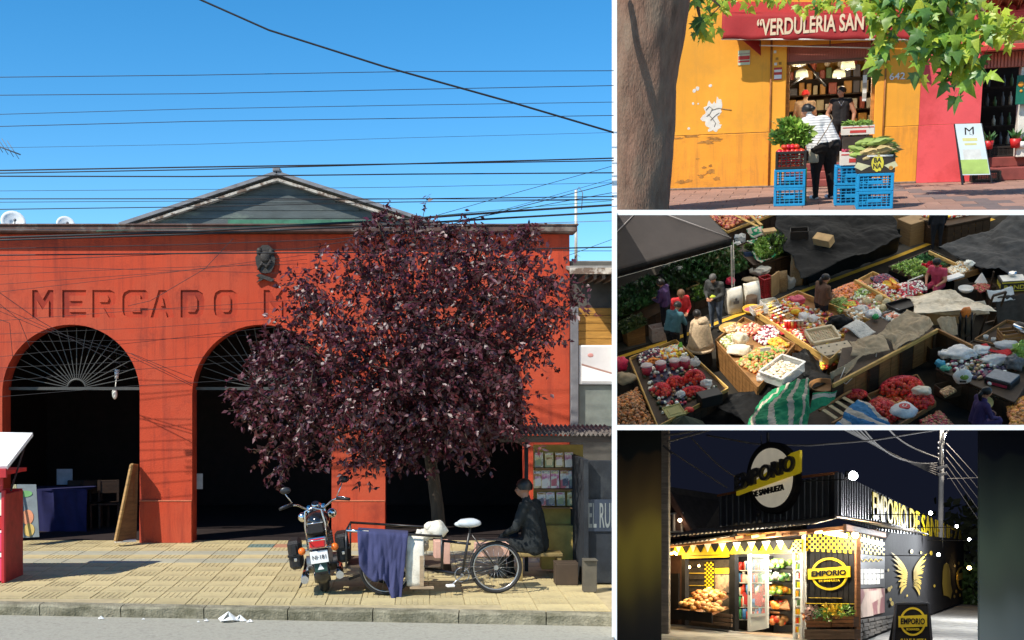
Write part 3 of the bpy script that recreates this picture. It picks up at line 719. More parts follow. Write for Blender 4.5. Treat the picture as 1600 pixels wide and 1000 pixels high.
obj('handlebar', G().tube([(-.32,1.1,1.085),(-.24,1.2,1.06),(-.1,1.32,.96),(.1,1.32,.96),(.24,1.2,1.06),(.32,1.1,1.085)],.014,8), m_chrome, mo)
obj('headlight', G().lathe([(0,0),(.06,.01),(.1,.08),(.11,.14),(0,.15)],16,Matrix.Translation((0,1.48,.92))@Matrix.Rotation(-pi/2,4,'X')), m_chrome, mo)
obj('gauge', G().cyl((0,1.28,1.0),(0,1.25,1.05),.055,.05,14), m_chrome, mo)
obj('sissy_bar', G().tube([(-.12,.02,.66),(-.125,-.02,.9),(-.1,-.03,1.08),(0,-.035,1.12),(.1,-.03,1.08),(.125,-.02,.9),(.12,.02,.66)],.012,8).tube([(-.1,-.02,.92),(.1,-.02,.92)],.009,6), m_chrome, mo)
obj('back_pad', G().box((0,-.0,.86),(.19,.05,.14),b=.02), m_leather, mo)
obj('luggage_rack', G().tube([(-.11,.02,.72),(-.1,-.22,.73),(.1,-.22,.73),(.11,.02,.72)],.009,6), m_chrome, mo)
tl = obj('tail_light', G().box((0,-.11,.68),(.2,.09,.115),b=.03), mat('red_lens', (.55,.01,.015), .15, .1, coat=.5), mo); obj('lamp_bezel', G().box((0,-.075,.68),(.225,.05,.14),b=.02), m_chrome, tl)
pl = obj('number_plate', G().box((0,-.135,.51),(.22,.012,.15),b=.005), m_white, mo); obj('plate_print', text_g('NI·181', .17, .05), m_blackm, pl, X=Matrix.Translation((0,-.143,.51)))
obj('mudflap', G().box((0,-.10,.385),(.15,.012,.13),b=.004), mat('flap_green', (.02,.06,.05), .5), mo); obj('warning_triangle', G().prism([(-.04,.35),(.04,.35),(0,.42)],-.113,-.107), m_white, mo)
obj('side_stand', G().cyl((-.18,.75,.28),(-.36,.62,.0),.015,.013), m_blackm, mo); obj('frame_tube', G().tube([(0,1.4,.98),(0,1.0,.72),(0,.5,.66),(0,.1,.66)],.025,8).tube([(0,1.38,.9),(0,1.2,.3),(0,.6,.22),(0,.32,.32)],.025,8), m_blackm, mo)

# ---------------- cargo tricycle, its load and its cloth
yt = 14.45
def q(u, v, dy=0.0): return L.wal(u, v, yt+dy)
tc = thing('cargo_tricycle', 'black cargo tricycle with a front load box, parked along the kerb', 'tricycle', L, L.gnd(650, 930, 0)); TX = Matrix.Translation(-L.gnd(650,930,0))
def tpart(n, g, m, par=None, **k): return obj(n, g, m, par or tc, X=TX if par is None else None, **k)
m_rim = mat('bike_rim', (.42,.42,.42), .3, .1, metal=.85)
def wheel(c, R, nm='wheel'):
    w = tpart(nm, G().torus(c, R-.02, .021, 'y', 36, 8), m_black); g = G().torus(c, R-.047, .011, 'y', 36, 6); g.cyl(c+Vector((0,-.05,0)), c+Vector((0,.05,0)), .03, None, 10)
    obj('rim', g, m_rim, w); s = G()
    for k in range(18): a = 2*pi*k/18; s.cyl(c+Vector((0,(-.03,.03)[k%2],0)), c+Vector(((R-.05)*cos(a),0,(R-.05)*sin(a))), .0022, None, 3)
    obj('spokes', s, m_rim, w); return w
R1 = q(603,892).z-.0; cN = q(603,892,-.02); cN.z = .335; cF = cN+Vector((0,.85,0)); wheel(cN, .335); wheel(cF, .335)
cR = q(775,892,.12); cR.z = .33; wheel(cR, .33)
tpart('rear_mudguard', G().grid(lambda a,b: tuple(cR+Vector((.355*cos(radians(15)+radians(150)*b), (a-.5)*.06, .355*sin(radians(15)+radians(150)*b)))), 3, 20), m_blackm, solid=.004)
ra = [q(541,829,-.05), q(690,838,-.05), q(690,838,-.05)+Vector((0,.9,0)), q(541,829,-.05)+Vector((0,.9,0))]
tpart('load_rail', G().tube([ra[0],ra[1],ra[2],ra[3],ra[0]], .016, 8), m_blackm); tpart('rail_end', G().cyl(ra[0]+Vector((0,-.01,0)), ra[0]+Vector((.28,-.01,-.01)), .02), m_chrome)
for p in ra: tpart('rail_post', G().cyl(Vector((p.x,p.y,p.z)), Vector((p.x,p.y,.34)), .013), m_blackm)
bed = (ra[0].x, ra[1].x); 
for k in range(6): tpart('bed_slat', G().box(((bed[0]+bed[1])/2, ra[0].y+.08+k*.15, .36), (bed[1]-bed[0], .135, .025), b=.005), wood('cart_wood', (.10,.07,.045)))
tpart('axle', G().cyl(cN, cF, .016), m_blackm); tpart('leaf_spring', G().tube([q(545,905,.1),q(600,885,.1),q(650,902,.1)],.018,6), m_blackm)
bb = q(722,898,.12); sd = q(735,822,.12); hd = q(692,845,.3)
tpart('frame', G().tube([q(650,885,.3), bb], .02, 8).tube([hd, q(735,850,.12)], .017, 8).tube([bb, sd], .017, 8).tube([bb, cR], .011, 6).tube([q(737,835,.12), cR], .009, 6).tube([hd, q(690,890,.3)], .018, 8), m_blackm)
s_ = tpart('saddle', G().ell(q(733,817,.12), (.155,.11,.06), 16, wob=.1).ell(q(722,819,.12), (.1,.05,.04), 12), mat('saddle_plastic', (.50,.55,.58), .35, .15)); 
tpart('chainring', G().torus(bb, .09, .008, 'y', 24, 5).cyl(bb+Vector((0,-.05,0)), bb+Vector((0,.05,0)), .02), m_rim); tpart('chain', G().tube([bb+Vector((0,-.03,.09)), cR+Vector((0,-.03,.04))], .006, 4).tube([bb+Vector((0,-.03,-.09)), cR+Vector((0,-.03,-.04))], .006, 4), m_blackm)
cr = q(706,914,.0); tpart('crank', G().cyl(bb+Vector((0,-.06,0)), cr, .012), m_rim); tpart('pedal', G().box(cr+Vector((-.02,-.05,0)), (.1,.08,.03), .3, b=.006), m_white); tpart('crank', G().cyl(bb+Vector((0,.06,0)), bb*2-cr+Vector((0,.1,.0)), .012), m_rim)
tpart('carrier', G().tube([q(748,842,.1),q(800,846,.1),cR+Vector((.05,.0,0))], .008, 6).box(q(774,843,.12),(.34,.14,.015)), m_blackm)
bx = tag(obj('carton', G().box(q(768,858,.45), (.42,.25,.16), .1, b=.005), mat('pink_carton', (.62,.38,.30), .8, .2), None, L), 'pinkish carton on the pavement behind the tricycle wheel', 'carton')
bx = tag(obj('carton', G().box(q(690,862,.75), (.2,.22,.3), .1, b=.005), MATS['pink_carton'], None, L), 'narrow pink carton behind the tricycle frame near the trunk', 'carton')
# blue cloth over the rail
def cloth(a, b):
    top = ra[0].lerp(ra[1], .12+a*.53); bot = [0.50,.55,.62,.70,.74,.80,.84,.78][min(7,int(a*7.99))]
    h = (.42+.42*a**.8+.05*sin(a*9))*1.0
    if b < .15: return (top.x, top.y+.22-(b/.15)*.25, top.z+.018)
    s = (b-.15)/.85
    return (top.x+.10*s*(a-.35)*-.7+.05*s*sin(a*5), top.y-.05-.05*s-.11*s**.5*mnoise.noise(Vector((a*5.5,s*1.1,3)))-.05*abs(mnoise.noise(Vector((a*9+s,s*2.2,8)))), top.z+.012-h*s-.02*s*sin(a*9))
tag(obj('blue_cloth', G().grid(cloth, 60, 24), mat('faded_blue', (.045,.050,.125), .95, .2, 4, .3, 90), None, L, solid=.006), 'faded blue blanket draped over the tricycle load rail', 'cloth')
# sack and bundles on the cart
def sack(c, rx, ry, h, wob=.12):
    g = G(); K = 12; n = 24; vs = []
    for i in range(K+1):
        t = i/K; pin = 1 if t < .78 else 1-1.25*(t-.78)/.22*.62; e = .45
        for j in range(n):
            a = 2*pi*j/n; ca, sa = cos(a), sin(a); sx, sy = abs(ca)**e*(1 if ca > 0 else -1), abs(sa)**e*(1 if sa > 0 else -1)
            w = (.93+.10*sin(pi*min(1,t*1.2)))*(1+wob*.6*mnoise.noise(Vector((ca*2.2+c[0], sa*2.2+c[1], t*4)))+.03*mnoise.noise(Vector((ca*6,sa*6,t*9+c[0]))))
            vs.append((c[0]+rx*sx*w*(1+(1-pin)*.1), c[1]+ry*sy*w*pin, c[2]+h*t+(.05*h*mnoise.noise(Vector((ca*2+c[0],t,3))) if t > .7 else 0)))
    g.add(vs, [(i*n+j, i*n+(j+1)%n, (i+1)*n+(j+1)%n, (i+1)*n+j) for i in range(K) for j in range(n)]+[list(range(n))[::-1], [K*n+j for j in range(n)]], 0, True); return g
m_sack = mat('sack_white', (.72,.68,.58), .9, .12, 6, .3, 80, col2=(.5,.45,.36), c2pos=.6)
p = q(648,914,.05); tag(obj('sack', sack((p.x,p.y,.12), .12,.12,.62), m_sack, None, L), 'tall white plastic sack standing at the tricycle load box', 'sack')
for (u,v,r,lb) in ((682,827,.13,'round cream cloth bundle topmost on the tricycle rail'),(664,836,.10,'grey knotted cloth bundle on the tricycle rail corner'),(655,852,.12,'brownish knotted rag under the cream bundle')):
    p = q(u,v,.1); tag(obj('cloth_bundle', G().ell(p,(r*1.1,r*.9,r*.85),18,wob=.35).ell(p+Vector((-r*.7,-.03,r*.3)),(r*.5,r*.4,r*.5),10,wob=.4), m_sack if 'brown' not in lb else mat('rag_brown', (.28,.22,.15), .9, .25, 9), None, L), lb, 'bundle', 'bundles on the tricycle')
tag(obj('cart_post', G().box(q(659,892,-.06),(.05,.05,.38)).box(q(659,918,-.06),(.3,.05,.03)), wood('post_wood', (.33,.24,.15)), None, L), 'pale wooden prop standing under the tricycle load box', 'prop')

# ---------------- newspaper stand, its vendor, magazines
yn = 16.0
ns = thing('news_stand', 'dark newspaper stand with a corrugated roof beside the third arch', 'kiosk', L, (L.gnd(920,918,0).x, 15.4, 0)); NX = Matrix.Translation(-Vector((L.gnd(920,918,0).x, 15.4, 0)))
def np_(n, g, m, par=None, **k): return obj(n, g, m, par or ns, X=NX if par is None else None, **k)
m_nd = mat('stand_dark', (.012,.016,.022), .8, .4, 5, col2=(.025,.03,.035), c2pos=.55)
a = lw(780,676,15.8); b_ = lw(956,672,15.8)
g = G().grid(lambda s,t: (a.x+(b_.x+.1-a.x)*s, 15.75+1.0*t, a.z-.03+.02*sin(s*2*pi*26)+.10*t), 156, 2); np_('corrugated_roof', g, mat('rusty_iron', (.10,.085,.075), .7, .35, 5), solid=.004)
np_('roof_beam', G().box(((a.x+b_.x)/2,15.85,a.z-.09),(b_.x-a.x,.05,.09),b=.006), wood('beam_wood', (.06,.045,.035))); np_('post', G().box((lw(823,700,16.3).x,16.35,.93),(.05,.05,1.86)), m_nd)
rb = lw(838,790,16.3); re = lw(905,704,16.3)
np_('back_board', G().box(((rb.x+re.x)/2+.02,16.42,1.22),(re.x-rb.x+.1,.03,1.15)), mat('stand_yellow', (.42,.30,.08), .8, .2)); np_('cabinet', G().box(((rb.x+re.x)/2+.06,16.3,.36),(re.x-rb.x,.25,.62),b=.01), MATS['stand_yellow'])
for v in (732,765,793): np_('shelf', G().box(((rb.x+re.x)/2, 16.30, lw(870,v,16.3).z), (re.x-rb.x+.05,.16,.02)), wood('shelf_wood', (.22,.12,.05)))
c0 = lw(906,700,15.4); np_('side_wall', G().box((c0.x+.04,15.75,.83),(.06,1.3,1.66)), m_nd); np_('counter', G().box((c0.x+.35,15.45,.42),(.62,.5,.80),b=.01), m_nd); np_('front_panel', G().box((c0.x+.4,15.28,1.28),(.72,.05,.72),b=.01), m_nd)
bn = np_('banner', G().box((c0.x+.33,15.18,.92),(.58,.01,.42)), mat('banner_navy', (.02,.03,.05), .6)); obj('banner_print', text_g('EL RURAL', .5, .33, .01), mat('banner_white', (.16,.18,.18), .7, .1), bn, X=Matrix.Translation((c0.x+.33,15.174,.92)))
random.seed(3)
cov = [mat(f'cover_{k}', c, .35, .5, 9, col2=c2, c2pos=.5, c2w=.05) for k, (c, c2) in enumerate((((.70,.66,.50),(.20,.22,.2)),((.75,.72,.6),(.5,.12,.14)),((.62,.3,.4),(.75,.7,.6)),((.72,.62,.3),(.25,.3,.16)),((.66,.68,.68),(.1,.1,.14)),((.55,.16,.3),(.7,.66,.6)),((.35,.17,.05),(.65,.55,.3))))]
names = ['cream','white and red','pink','yellow','pale grey','magenta','brown']
i = 0
for row, (v0, v1, us) in enumerate(((706,731,(842,858,874,889)),(734,764,(840,853,867,882,895)),(768,791,(846,860,876,893)))):
    for j, u in enumerate(us):
        p = lw(u, (v0+v1)/2, 16.26); h = (v1-v0)/(FPX/16.26); kx = (i*3+row) % 7
        m_ = thing('magazine', f'{names[kx]} magazine, number {["one","two","three","four","five"][j]} from the left on the {["top","middle","bottom"][row]} rack shelf', 'magazine', L, p, 0, 'magazines on the news rack', R=Matrix.Rotation(radians(-12),3,'X')); i += 1
        obj('cover', G().box((0,0,0),(.118,.012,h*.93)), cov[kx], m_); obj('picture', G().box((random.uniform(-.015,.015),-.008,-h*.1),(.08,.004,h*.5)), cov[(kx+3)%7], m_); obj('masthead', G().box((0,-.008,h*.36),(.1,.004,h*.12)), cov[(kx+5)%7], m_)
tag(obj('newspaper_stack', G().box((c0.x+.28,15.42,.86),(.22,.2,.08),.2,b=.004).box((c0.x+.3,15.42,.91),(.2,.18,.02),.35), m_paper, None, L), 'small pile of newspapers on the dark counter', 'newspapers')
bc = L.gnd(842,905,0); bn_ = thing('wooden_bench', 'low wooden bench under the seated vendor', 'bench', L, bc); wdb = wood('bench_wood', (.22,.16,.06))
obj('seat', G().box((0,0,.35),(.62,.34,.05),b=.01), wdb, bn_)
for sx in (-.26,.26):
    for sy in (-.13,.13): obj('leg', G().box((sx,sy,.16),(.05,.05,.32)), wdb, bn_)
m_jk = mat('vendor_jacket', (.012,.016,.018), .9, .3, 8, .3, 50); m_skd = mat('skin_tan', (.36,.19,.12), .55, .08, 8); m_hairb = mat('hair_black', (.012,.010,.009), .45, .3, 30)
sit = dict(hip=(0,0,.42), chest=(0,.06,.78), neck=(0,.12,.98), head=(0,.17,1.13), shL=(-.2,.08,.92), shR=(.2,.08,.92), elL=(-.27,.16,.66), elR=(.27,.16,.66), waL=(-.16,.36,.56), waR=(.16,.36,.56), hpL=(-.1,.02,.42), hpR=(.1,.02,.42), knL=(-.14,.42,.46), knR=(.14,.42,.46), anL=(-.13,.40,.08), anR=(.13,.40,.08))
person('seated vendor in a black jacket on the bench by the news stand', L, bc+Vector((-.04,0,0)), radians(62), m_jk, m_jk, m_skd, m_hairb, m_black, sit, 1.08, 1.22)
cr = thing('cardboard_box', 'upright pale box on the pavement before the news stand', 'box', L, L.gnd(921,924,0)); obj('carton', G().box((0,0,.2),(.17,.16,.4),b=.006), mat('drab_box', (.09,.08,.06), .8, .2), cr); obj('lid_flap', G().box((0,-.03,.41),(.18,.2,.012),b=.003), MATS['drab_box'], cr)
cr = thing('cardboard_box', 'low brown box between the bench and the news stand', 'box', L, L.gnd(884,912,0)); obj('carton', G().box((0,0,.14),(.3,.24,.28),b=.006), mat('brown_box', (.06,.04,.025), .8, .2), cr); obj('lid_flap', G().box((0,.02,.285),(.31,.25,.012),b=.003), MATS['brown_box'], cr)
# neighbour building at the right
nb = thing('corner_shop', 'mustard timber shop with a grey corner post right of the market hall', 'building', L, (3.2, YF+.05, 0)); BX = Matrix.Translation((-3.2,-YF-.05,0))
def nbp(n, g, m, par=None, **k): return obj(n, g, m, par or nb, X=BX if par is None else None, **k)
yb = YF+.02; m_must = wood('mustard_plank', (.40,.20,.035), .3)
nbp('wall', G().prism([(fx(892),0),(fx(990),0),(fx(990),fz(408)),(fx(892),fz(408))], yb+.05, yb+.35), mat('shop_wall', (.09,.085,.075), .85, .3, 3))
for k in range(5): nbp('plank', G().box((fx(930),yb+.03,fz(541-k*12.2)+.06),(fx(960)-fx(903),.035,.125),b=.005), m_must)
nbp('corner_post', G().box((fx(897),yb-.03,fz(668)+ (fz(480)-fz(668))/2),(.13,.16,fz(480)-fz(668)),b=.01), mat('post_grey', (.16,.16,.17), .7, .2)); nbp('lower_board', G().box((fx(932),yb+.02,fz(634)),(fx(960)-fx(906),.03,.7),b=.006), mat('board_greygreen', (.17,.19,.17), .7, .15))
nbp('eave', G().slab((fx(884),yb-.9,fz(434)),(fx(985),yb-.9,fz(434)),(fx(985),yb+1.5,fz(396)),(fx(884),yb+1.5,fz(396)),.05), mat('eave_tin', (.20,.19,.17), .7, .3, 6)); nbp('fascia', G().box((fx(930),yb-.92,fz(432)),(1.1,.03,.10)), MATS['peeling_white'])
for k in range(5): nbp('rafter', G().box((fx(905+k*13),yb-.4,fz(440)),(.05,.9,.07)), wood('rafter_wood', (.10,.08,.06)))
nbp('ridge_flashing', G().box((fx(930),yb+1.5,fz(400)),(1.2,.1,.05)), m_white); nbp('gable_return', G().box((fx(893)+.02,yb+.9,fz(392)),(.03,.8,.35)), mat('white_trim', (.7,.7,.68), .7, .1))
pc = thing('framed_picture', 'framed cream picture panel on the mustard shop wall', 'sign', L, (fx(933),yb-.06,fz(570)))
obj('frame', G().box((0,.02,0),(.62,.05,.66),b=.01), m_white, pc); obj('print', G().box((0,-.012,0),(.56,.012,.60)), mat('print_grey', (.60,.58,.57), .5, .1, 3), pc); obj('print_shape', G().prism([(-.27,-.0),(.27,-.16),(.27,-.28),(-.27,-.28)],-.024,-.019), m_white, pc); obj('print_band', G().prism([(-.27,.02),(.27,-.14),(.27,-.17),(-.27,-.01)],-.0265,-.0195), mat('print_brown', (.35,.2,.16), .6), pc); obj('print_spot', G().ell((-.12,-.02,.16),(.05,.006,.035),12), mat('print_pink', (.55,.25,.22), .6), pc)
po = thing('roof_mast', 'thin pale mast with an insulator rising beyond the hall roof', 'mast', L, lw(900,402,YF+1.2)); pz = lw(900,297,YF+1.2).z-lw(900,402,YF+1.2).z
obj('pole', G().cyl((0,0,-.3),(0,0,pz),.03,.024,8), mat('mast_pale', (.6,.58,.5), .6), po); obj('hook', G().tube([(0,0,pz-.05),(.05,0,pz+.06),(.12,0,pz-.05),(.1,0,pz-.35)],.008,5), m_wireg, po)
# cables over the street
def wire(pts, y=17.0, r=.005, m=None, y2=None, s=0.0, lab=None):
    y2 = y2 or y; n = len(pts)-1; W = [L.wal(u, v, y+(y2-y)*i/n) for i, (u, v) in enumerate(pts)]; P = []
    for i in range(n): P += sag(W[i], W[i+1], s, 8)[(0 if i == 0 else 1):]
    return cable('overhead_cable', lab, L, P, r, m or m_wire, 'cables strung over the market street')
def yat(v0, v1, k=3): return [(-25+(985)*i/k, v0+(v1-v0)*(i/k)+1.5*sin(i*2+v0)) for i in range(k+1)]
wire([(296,-8),(420,47),(600,104),(800,160),(962,208)], 16, .016, lab='thickest black cable, slanting down to the right across the open sky')
for v0, v1, r in ((120,110,.006),(150,135,.006),(178,158,.005),(197,179,.006),(232,208,.003)): wire(yat(v0,v1), 16.5, r, mat('cable_blue', (.02,.03,.06), .6), lab=f'thin cable crossing the sky {["highest of the level ones","second of the level ones","third of the level ones","fourth of the level ones","faintest, just above the roof ones"][(120,150,178,197,232).index(v0)]}')
for v0, v1, r, lb in ((268,248,.012,'heavy paired cable just above the gable tip, upper of the two'),(270.5,251,.010,'heavy paired cable just above the gable tip, lower of the two'),(276,271,.011,'dark cable cutting the very tip of the gable'),(300,287,.004,'thin cable below the gable tip'),(312,308,.009,'dark cable halfway up the gable'),(315,311,.005,'thin cable hugging the dark one halfway up the gable'),(327,312,.008,'dark cable low on the gable')): wire(yat(v0,v1), 16.8, r, lab=lb)
for P, r, m, lb in (([(-25,372),(300,362),(600,345),(800,330),(962,320)],.020,m_wire,'thick cable skimming the parapet and rising right'),([(-25,376),(300,366),(600,352),(800,340),(962,331)],.018,m_wire,'thick cable just under the one skimming the parapet'),([(150,361),(400,354),(640,341),(800,326),(962,313)],.006,m_wiren,'green cable along the foot of the gable'),([(-25,358),(300,360),(600,356),(960,345)],.006,m_wireg,'grey cable lying along the cornice'),
    ([(-25,389),(300,382),(520,374),(700,352),(962,285)],.007,m_wire,'cable rising from the red wall to the right hand sky'),([(-25,399),(300,396),(600,394),(962,386)],.013,m_wire,'level dark cable across the top of the red wall'),([(-25,409),(150,402),(480,388),(962,300)],.006,m_wire,'cable curving up across the red wall top'),([(660,343),(800,303),(962,258)],.005,m_wire,'thin cable slanting up to the right over the tree'),([(700,352),(850,310),(962,278)],.004,m_wire,'thinner cable slanting up to the right over the tree'),([(880,402),(962,372)],.005,m_wire,'short cable from the hall corner'),([(880,392),(962,392)],.006,m_wire,'short level cable beside the mast')): wire(P, 17.3, r, m, lab=lb)
random.seed(21)
for k, (a, b_) in enumerate((((-25,430),(480,412)),((-25,446),(480,405)),((-25,459),(480,398)),((-25,481),(520,483)),((-25,503),(480,468)),((-25,523),(480,495)),((-25,535),(480,520)),((-25,560),(480,505)),((-25,576),(430,552)),((-25,598),(440,560)),((-25,622),(440,590)),((-25,415),(480,428)))):
    wire([a, ((a[0]+b_[0])/2, (a[1]+b_[1])/2+random.uniform(-3,5)), b_], 18.3, .0042, lab=f'thin black cable across the red wall, {["first","second","third","fourth","fifth","sixth","seventh","eighth","ninth","tenth","lowest","slackest"][k]} of the dozen{" counted downward" if k<10 else ""}')
for k, P in enumerate(([(-25,440),(60,500),(130,540),(200,575)],[(-25,468),(90,520),(205,553),(300,600)],[(-25,476),(100,528),(210,560),(300,603)],[(-25,455),(30,500),(48,545)],[(-25,490),(15,505),(20,560)],[(205,552),(260,575),(300,590)],[(365,372),(320,420),(235,470),(200,478)])):
    wire(P, 18.6, .005 if k else .006, lab=['cable drooping from the left edge to the first arch','upper of two cables drooping to the second arch','lower of two cables drooping to the second arch','short cable hanging at the far left wall','shortest cable hanging at the far left wall','cable stub between the first two arches','bent cable falling from the cornice across the letters'][k])
# antenna at far left, litter
an = thing('roof_antenna', 'grey comb antenna poking in at the left edge of the sky', 'antenna', L, lw(-14,240,YF+2))
obj('boom', G().cyl((-.3,0,.3),(.55,0,-.02),.012,None,6), m_wireg, an)
for k in range(6): obj('element', G().cyl((-.2+k*.1,0,.28-k*.04+.16),(.02+k*.1,0,.2-k*.04-.1),.006,None,5), m_wireg, an)
obj('mast', G().cyl((-.1,0,-2.2),(-.1,0,.3),.02,None,6), m_wireg, an)
random.seed(9)
def litter(u, v, r, lb):
    p = L.gnd(u, v, -.126); n = 9; g = G(); ring = []
    for k in range(n): a = 2*pi*k/n; ring.append((p.x+r*cos(a)*random.uniform(.6,1.2), p.y+r*.7*sin(a)*random.uniform(.6,1.2), p.z+random.uniform(0,.3)*r))
    g.add(ring+[(p.x,p.y,p.z+r*.9),(p.x+r*.2,p.y,p.z+r*.5)], [(k,(k+1)%n,n if k%3 else n+1) for k in range(n)]); tag(obj('litter', g, m_paper, None, L, solid=.003), lb, 'litter', 'paper scraps along the kerb')
for u, v, r, lb in ((357,971,.13,'largest crumpled white paper in the gutter'),(375,970,.08,'peaked paper scrap right of the largest one'),(391,972,.04,'small paper scrap furthest right in the gutter'),(322,971,.04,'small paper scrap left of the largest one'),(310,972,.02,'tiny paper scrap left of the largest one'),(158,967,.04,'lone paper scrap in the gutter near the kiosk'),(224,968,.02,'tiny lone paper scrap along the gutter')): litter(u, v, r, lb)
# ================================================================ TOP RIGHT: the greengrocer on its terrace
YT = T.gnd(1258, 291).y
def tw(u, v, dy=0.0): return T.wal(u, v, YT+dy)
def tg(u, v, z=0.0): return T.gnd(u, v, z)
random.seed(31)
m_or = mat('orange_wall', (.90,.385,.035), .75, .09, 1.5, .12, 40, streak=(.70,.31,.04), col2=(.80,.34,.03), c2pos=.58, c2w=.2)
m_orl = mat('orange_plinth', (.86,.34,.032), .8, .1, 2.2, .2, 30, streak=(.50,.20,.04), col2=(.50,.20,.03), c2pos=.64, c2w=.12)
m_pk = mat('pink_wall', (.80,.10,.11), .7, .08, 1.5, .12, 40, col2=(.56,.05,.05), c2pos=.56, c2w=.2)
m_awn = mat('awning_red', (.34,.018,.018), .75, .14, 2.5, .15, 20)
m_grn = mat('joint_grey', (.12,.08,.06), .9, .3)
m_ptile = mat('red_paver', (.30,.17,.125), .85, .14, 5, .2, 60, objrand=.14, col2=(.22,.13,.10), c2pos=.6)
# ground
g = G(); g.add([(-3.6,17.2,-.014),(4.6,17.2,-.014),(4.6,YT+.5,-.014),(-3.6,YT+.5,-.014),(-3.6,17.2,-.12),(4.6,17.2,-.12),(4.6,YT+.5,-.12),(-3.6,YT+.5,-.12)], [(0,1,2,3),(7,6,5,4),(0,4,5,1)])
tp_ = struct('terrace_ground', g, m_grn, T)
tm = {}
for k in range(3):
    me = G().box((0,0,-.009),(.492,.492,.018),b=.006).mesh('paver'); setm(me, m_ptile); tm[k] = me
dk = G().box((0,0,-.009),(.492,.492,.018),b=.006).mesh('paver'); setm(dk, mat('dark_paver', (.16,.12,.11), .85, .2, 5, objrand=.1))
for i in range(16):
    for j in range(13):
        x = -3.5+i*.5+(.25 if j%2 else 0); y = 17.9+j*.5
        if y > YT-.2: continue
        obj('paver', dk if abs(x-(2.9-(y-18)*.25)) < .25 else tm[(i*7+j)%3], None, tp_, None, Matrix.Translation((x,y,random.uniform(-.003,.003))) @ Matrix.Rotation(random.uniform(-.006,.006),4,'Z'))
# facade
base = {u: tw(u,0).x for u in (1000,1062,1203,1226,1366,1380,1434,1531,1640)}
fx0 = tw(1020,250).x; fxa = tw(1203,200).x; fxb = tw(1227,200).x; fxc = tw(1365,200).x; fxd = tw(1380,200).x; fxe = tw(1435,200).x; fxf = tw(1531,200).x; fxg = tw(1660,200).x
ztop = 4.3; zdoor = tw(1295,94).z; zs2 = tw(1560,106).z; zpl = tw(1140,209).z; zfloor = .42
shop = thing('greengrocer_shop', 'orange greengrocer shop with an open doorway and red steps', 'building', T, (fxb, YT, 0)); SX = Matrix.Translation((-fxb,-YT,0))
def sp(n, g, m, par=None, **k): return obj(n, g, m, par or shop, X=SX if par is None else None, **k)
def wbox(x0, x1, z0, z1, y0, y1, b=0.0): return G().box(((x0+x1)/2,(y0+y1)/2,(z0+z1)/2),(x1-x0,y1-y0,z1-z0),b=b)
sp('wall', wbox(fx0-.6, fxa-.012, zpl+.008, ztop, YT, YT+.4), m_or); sp('plinth', wbox(fx0-.6, fxa-.012, 0, zpl-.006, YT-.012, YT+.4, .008), m_orl)
sp('plinth_joint', wbox(fx0-.6, fxa-.012, zpl-.006, zpl+.008, YT+.012, YT+.4), m_grn)
for a, b in ((fxa+.008, fxb), (fxc, fxd-.008)): sp('door_pilaster', wbox(a, b, 0, ztop, YT-.02, YT+.36, .012), m_or)
sp('wall', wbox(fxd+.006, fxe, zpl+.006, ztop, YT, YT+.4), m_or); sp('plinth', wbox(fxd+.006, fxe, 0, zpl-.004, YT-.008, YT+.4, .006), m_orl); sp('plinth_joint', wbox(fxd+.006, fxe, zpl-.004, zpl+.006, YT+.01, YT+.4), m_grn)
sp('downpipe', G().cyl((fxa-.0,YT-.03,0),(fxa-.0,YT-.03,3.0),.018,None,8), mat('pipe_rust', (.35,.13,.03), .7, .4, 8)); sp('downpipe', G().cyl((fxd,YT-.02,0),(fxd,YT-.02,2.4),.014,None,8), MATS['pipe_rust'])
sp('lintel', wbox(fxb, fxc, zdoor+.30, ztop, YT+.0, YT+.36), m_or)
m_roll = mat('roller_pink', (.46,.14,.10), .6, .15, 3)
g = G(); n = 34
for k in range(n): g.box((fxb+(fxc-fxb)*(k+.5)/n, YT+.10, zdoor+.15), ((fxc-fxb)/n*.62,.05,.27))
g.box(((fxb+fxc)/2,YT+.14,zdoor+.15),(fxc-fxb,.05,.3)); sp('roller_box', g, m_roll); sp('roller_rail', wbox(fxb, fxc, zdoor-.04, zdoor+.012, YT+.06, YT+.14, .006), mat('rail_brown', (.16,.07,.04), .6))
sp('bottom_dirt', wbox(fx0-.6, fxe, 0, .035, YT-.05, YT+.0, .01), mat('mortar_grey', (.20,.15,.12), .95, .4, 14))
for a in (fxb, fxc): sp('door_jamb', wbox(a-(.0 if a==fxb else .06), a+(.06 if a==fxb else .0), zfloor, zdoor, YT+.1, YT+.34, .006), wood('jamb_wood', (.45,.19,.04)))
m_step = mat('step_red', (.24,.055,.045), .6, .2, 6)
for k in range(3): sp('step', wbox(fxb+.02, fxc-.02, .14*k, .14*(k+1)-.0, YT-.30+.28*k, YT+.42, .015), m_step)
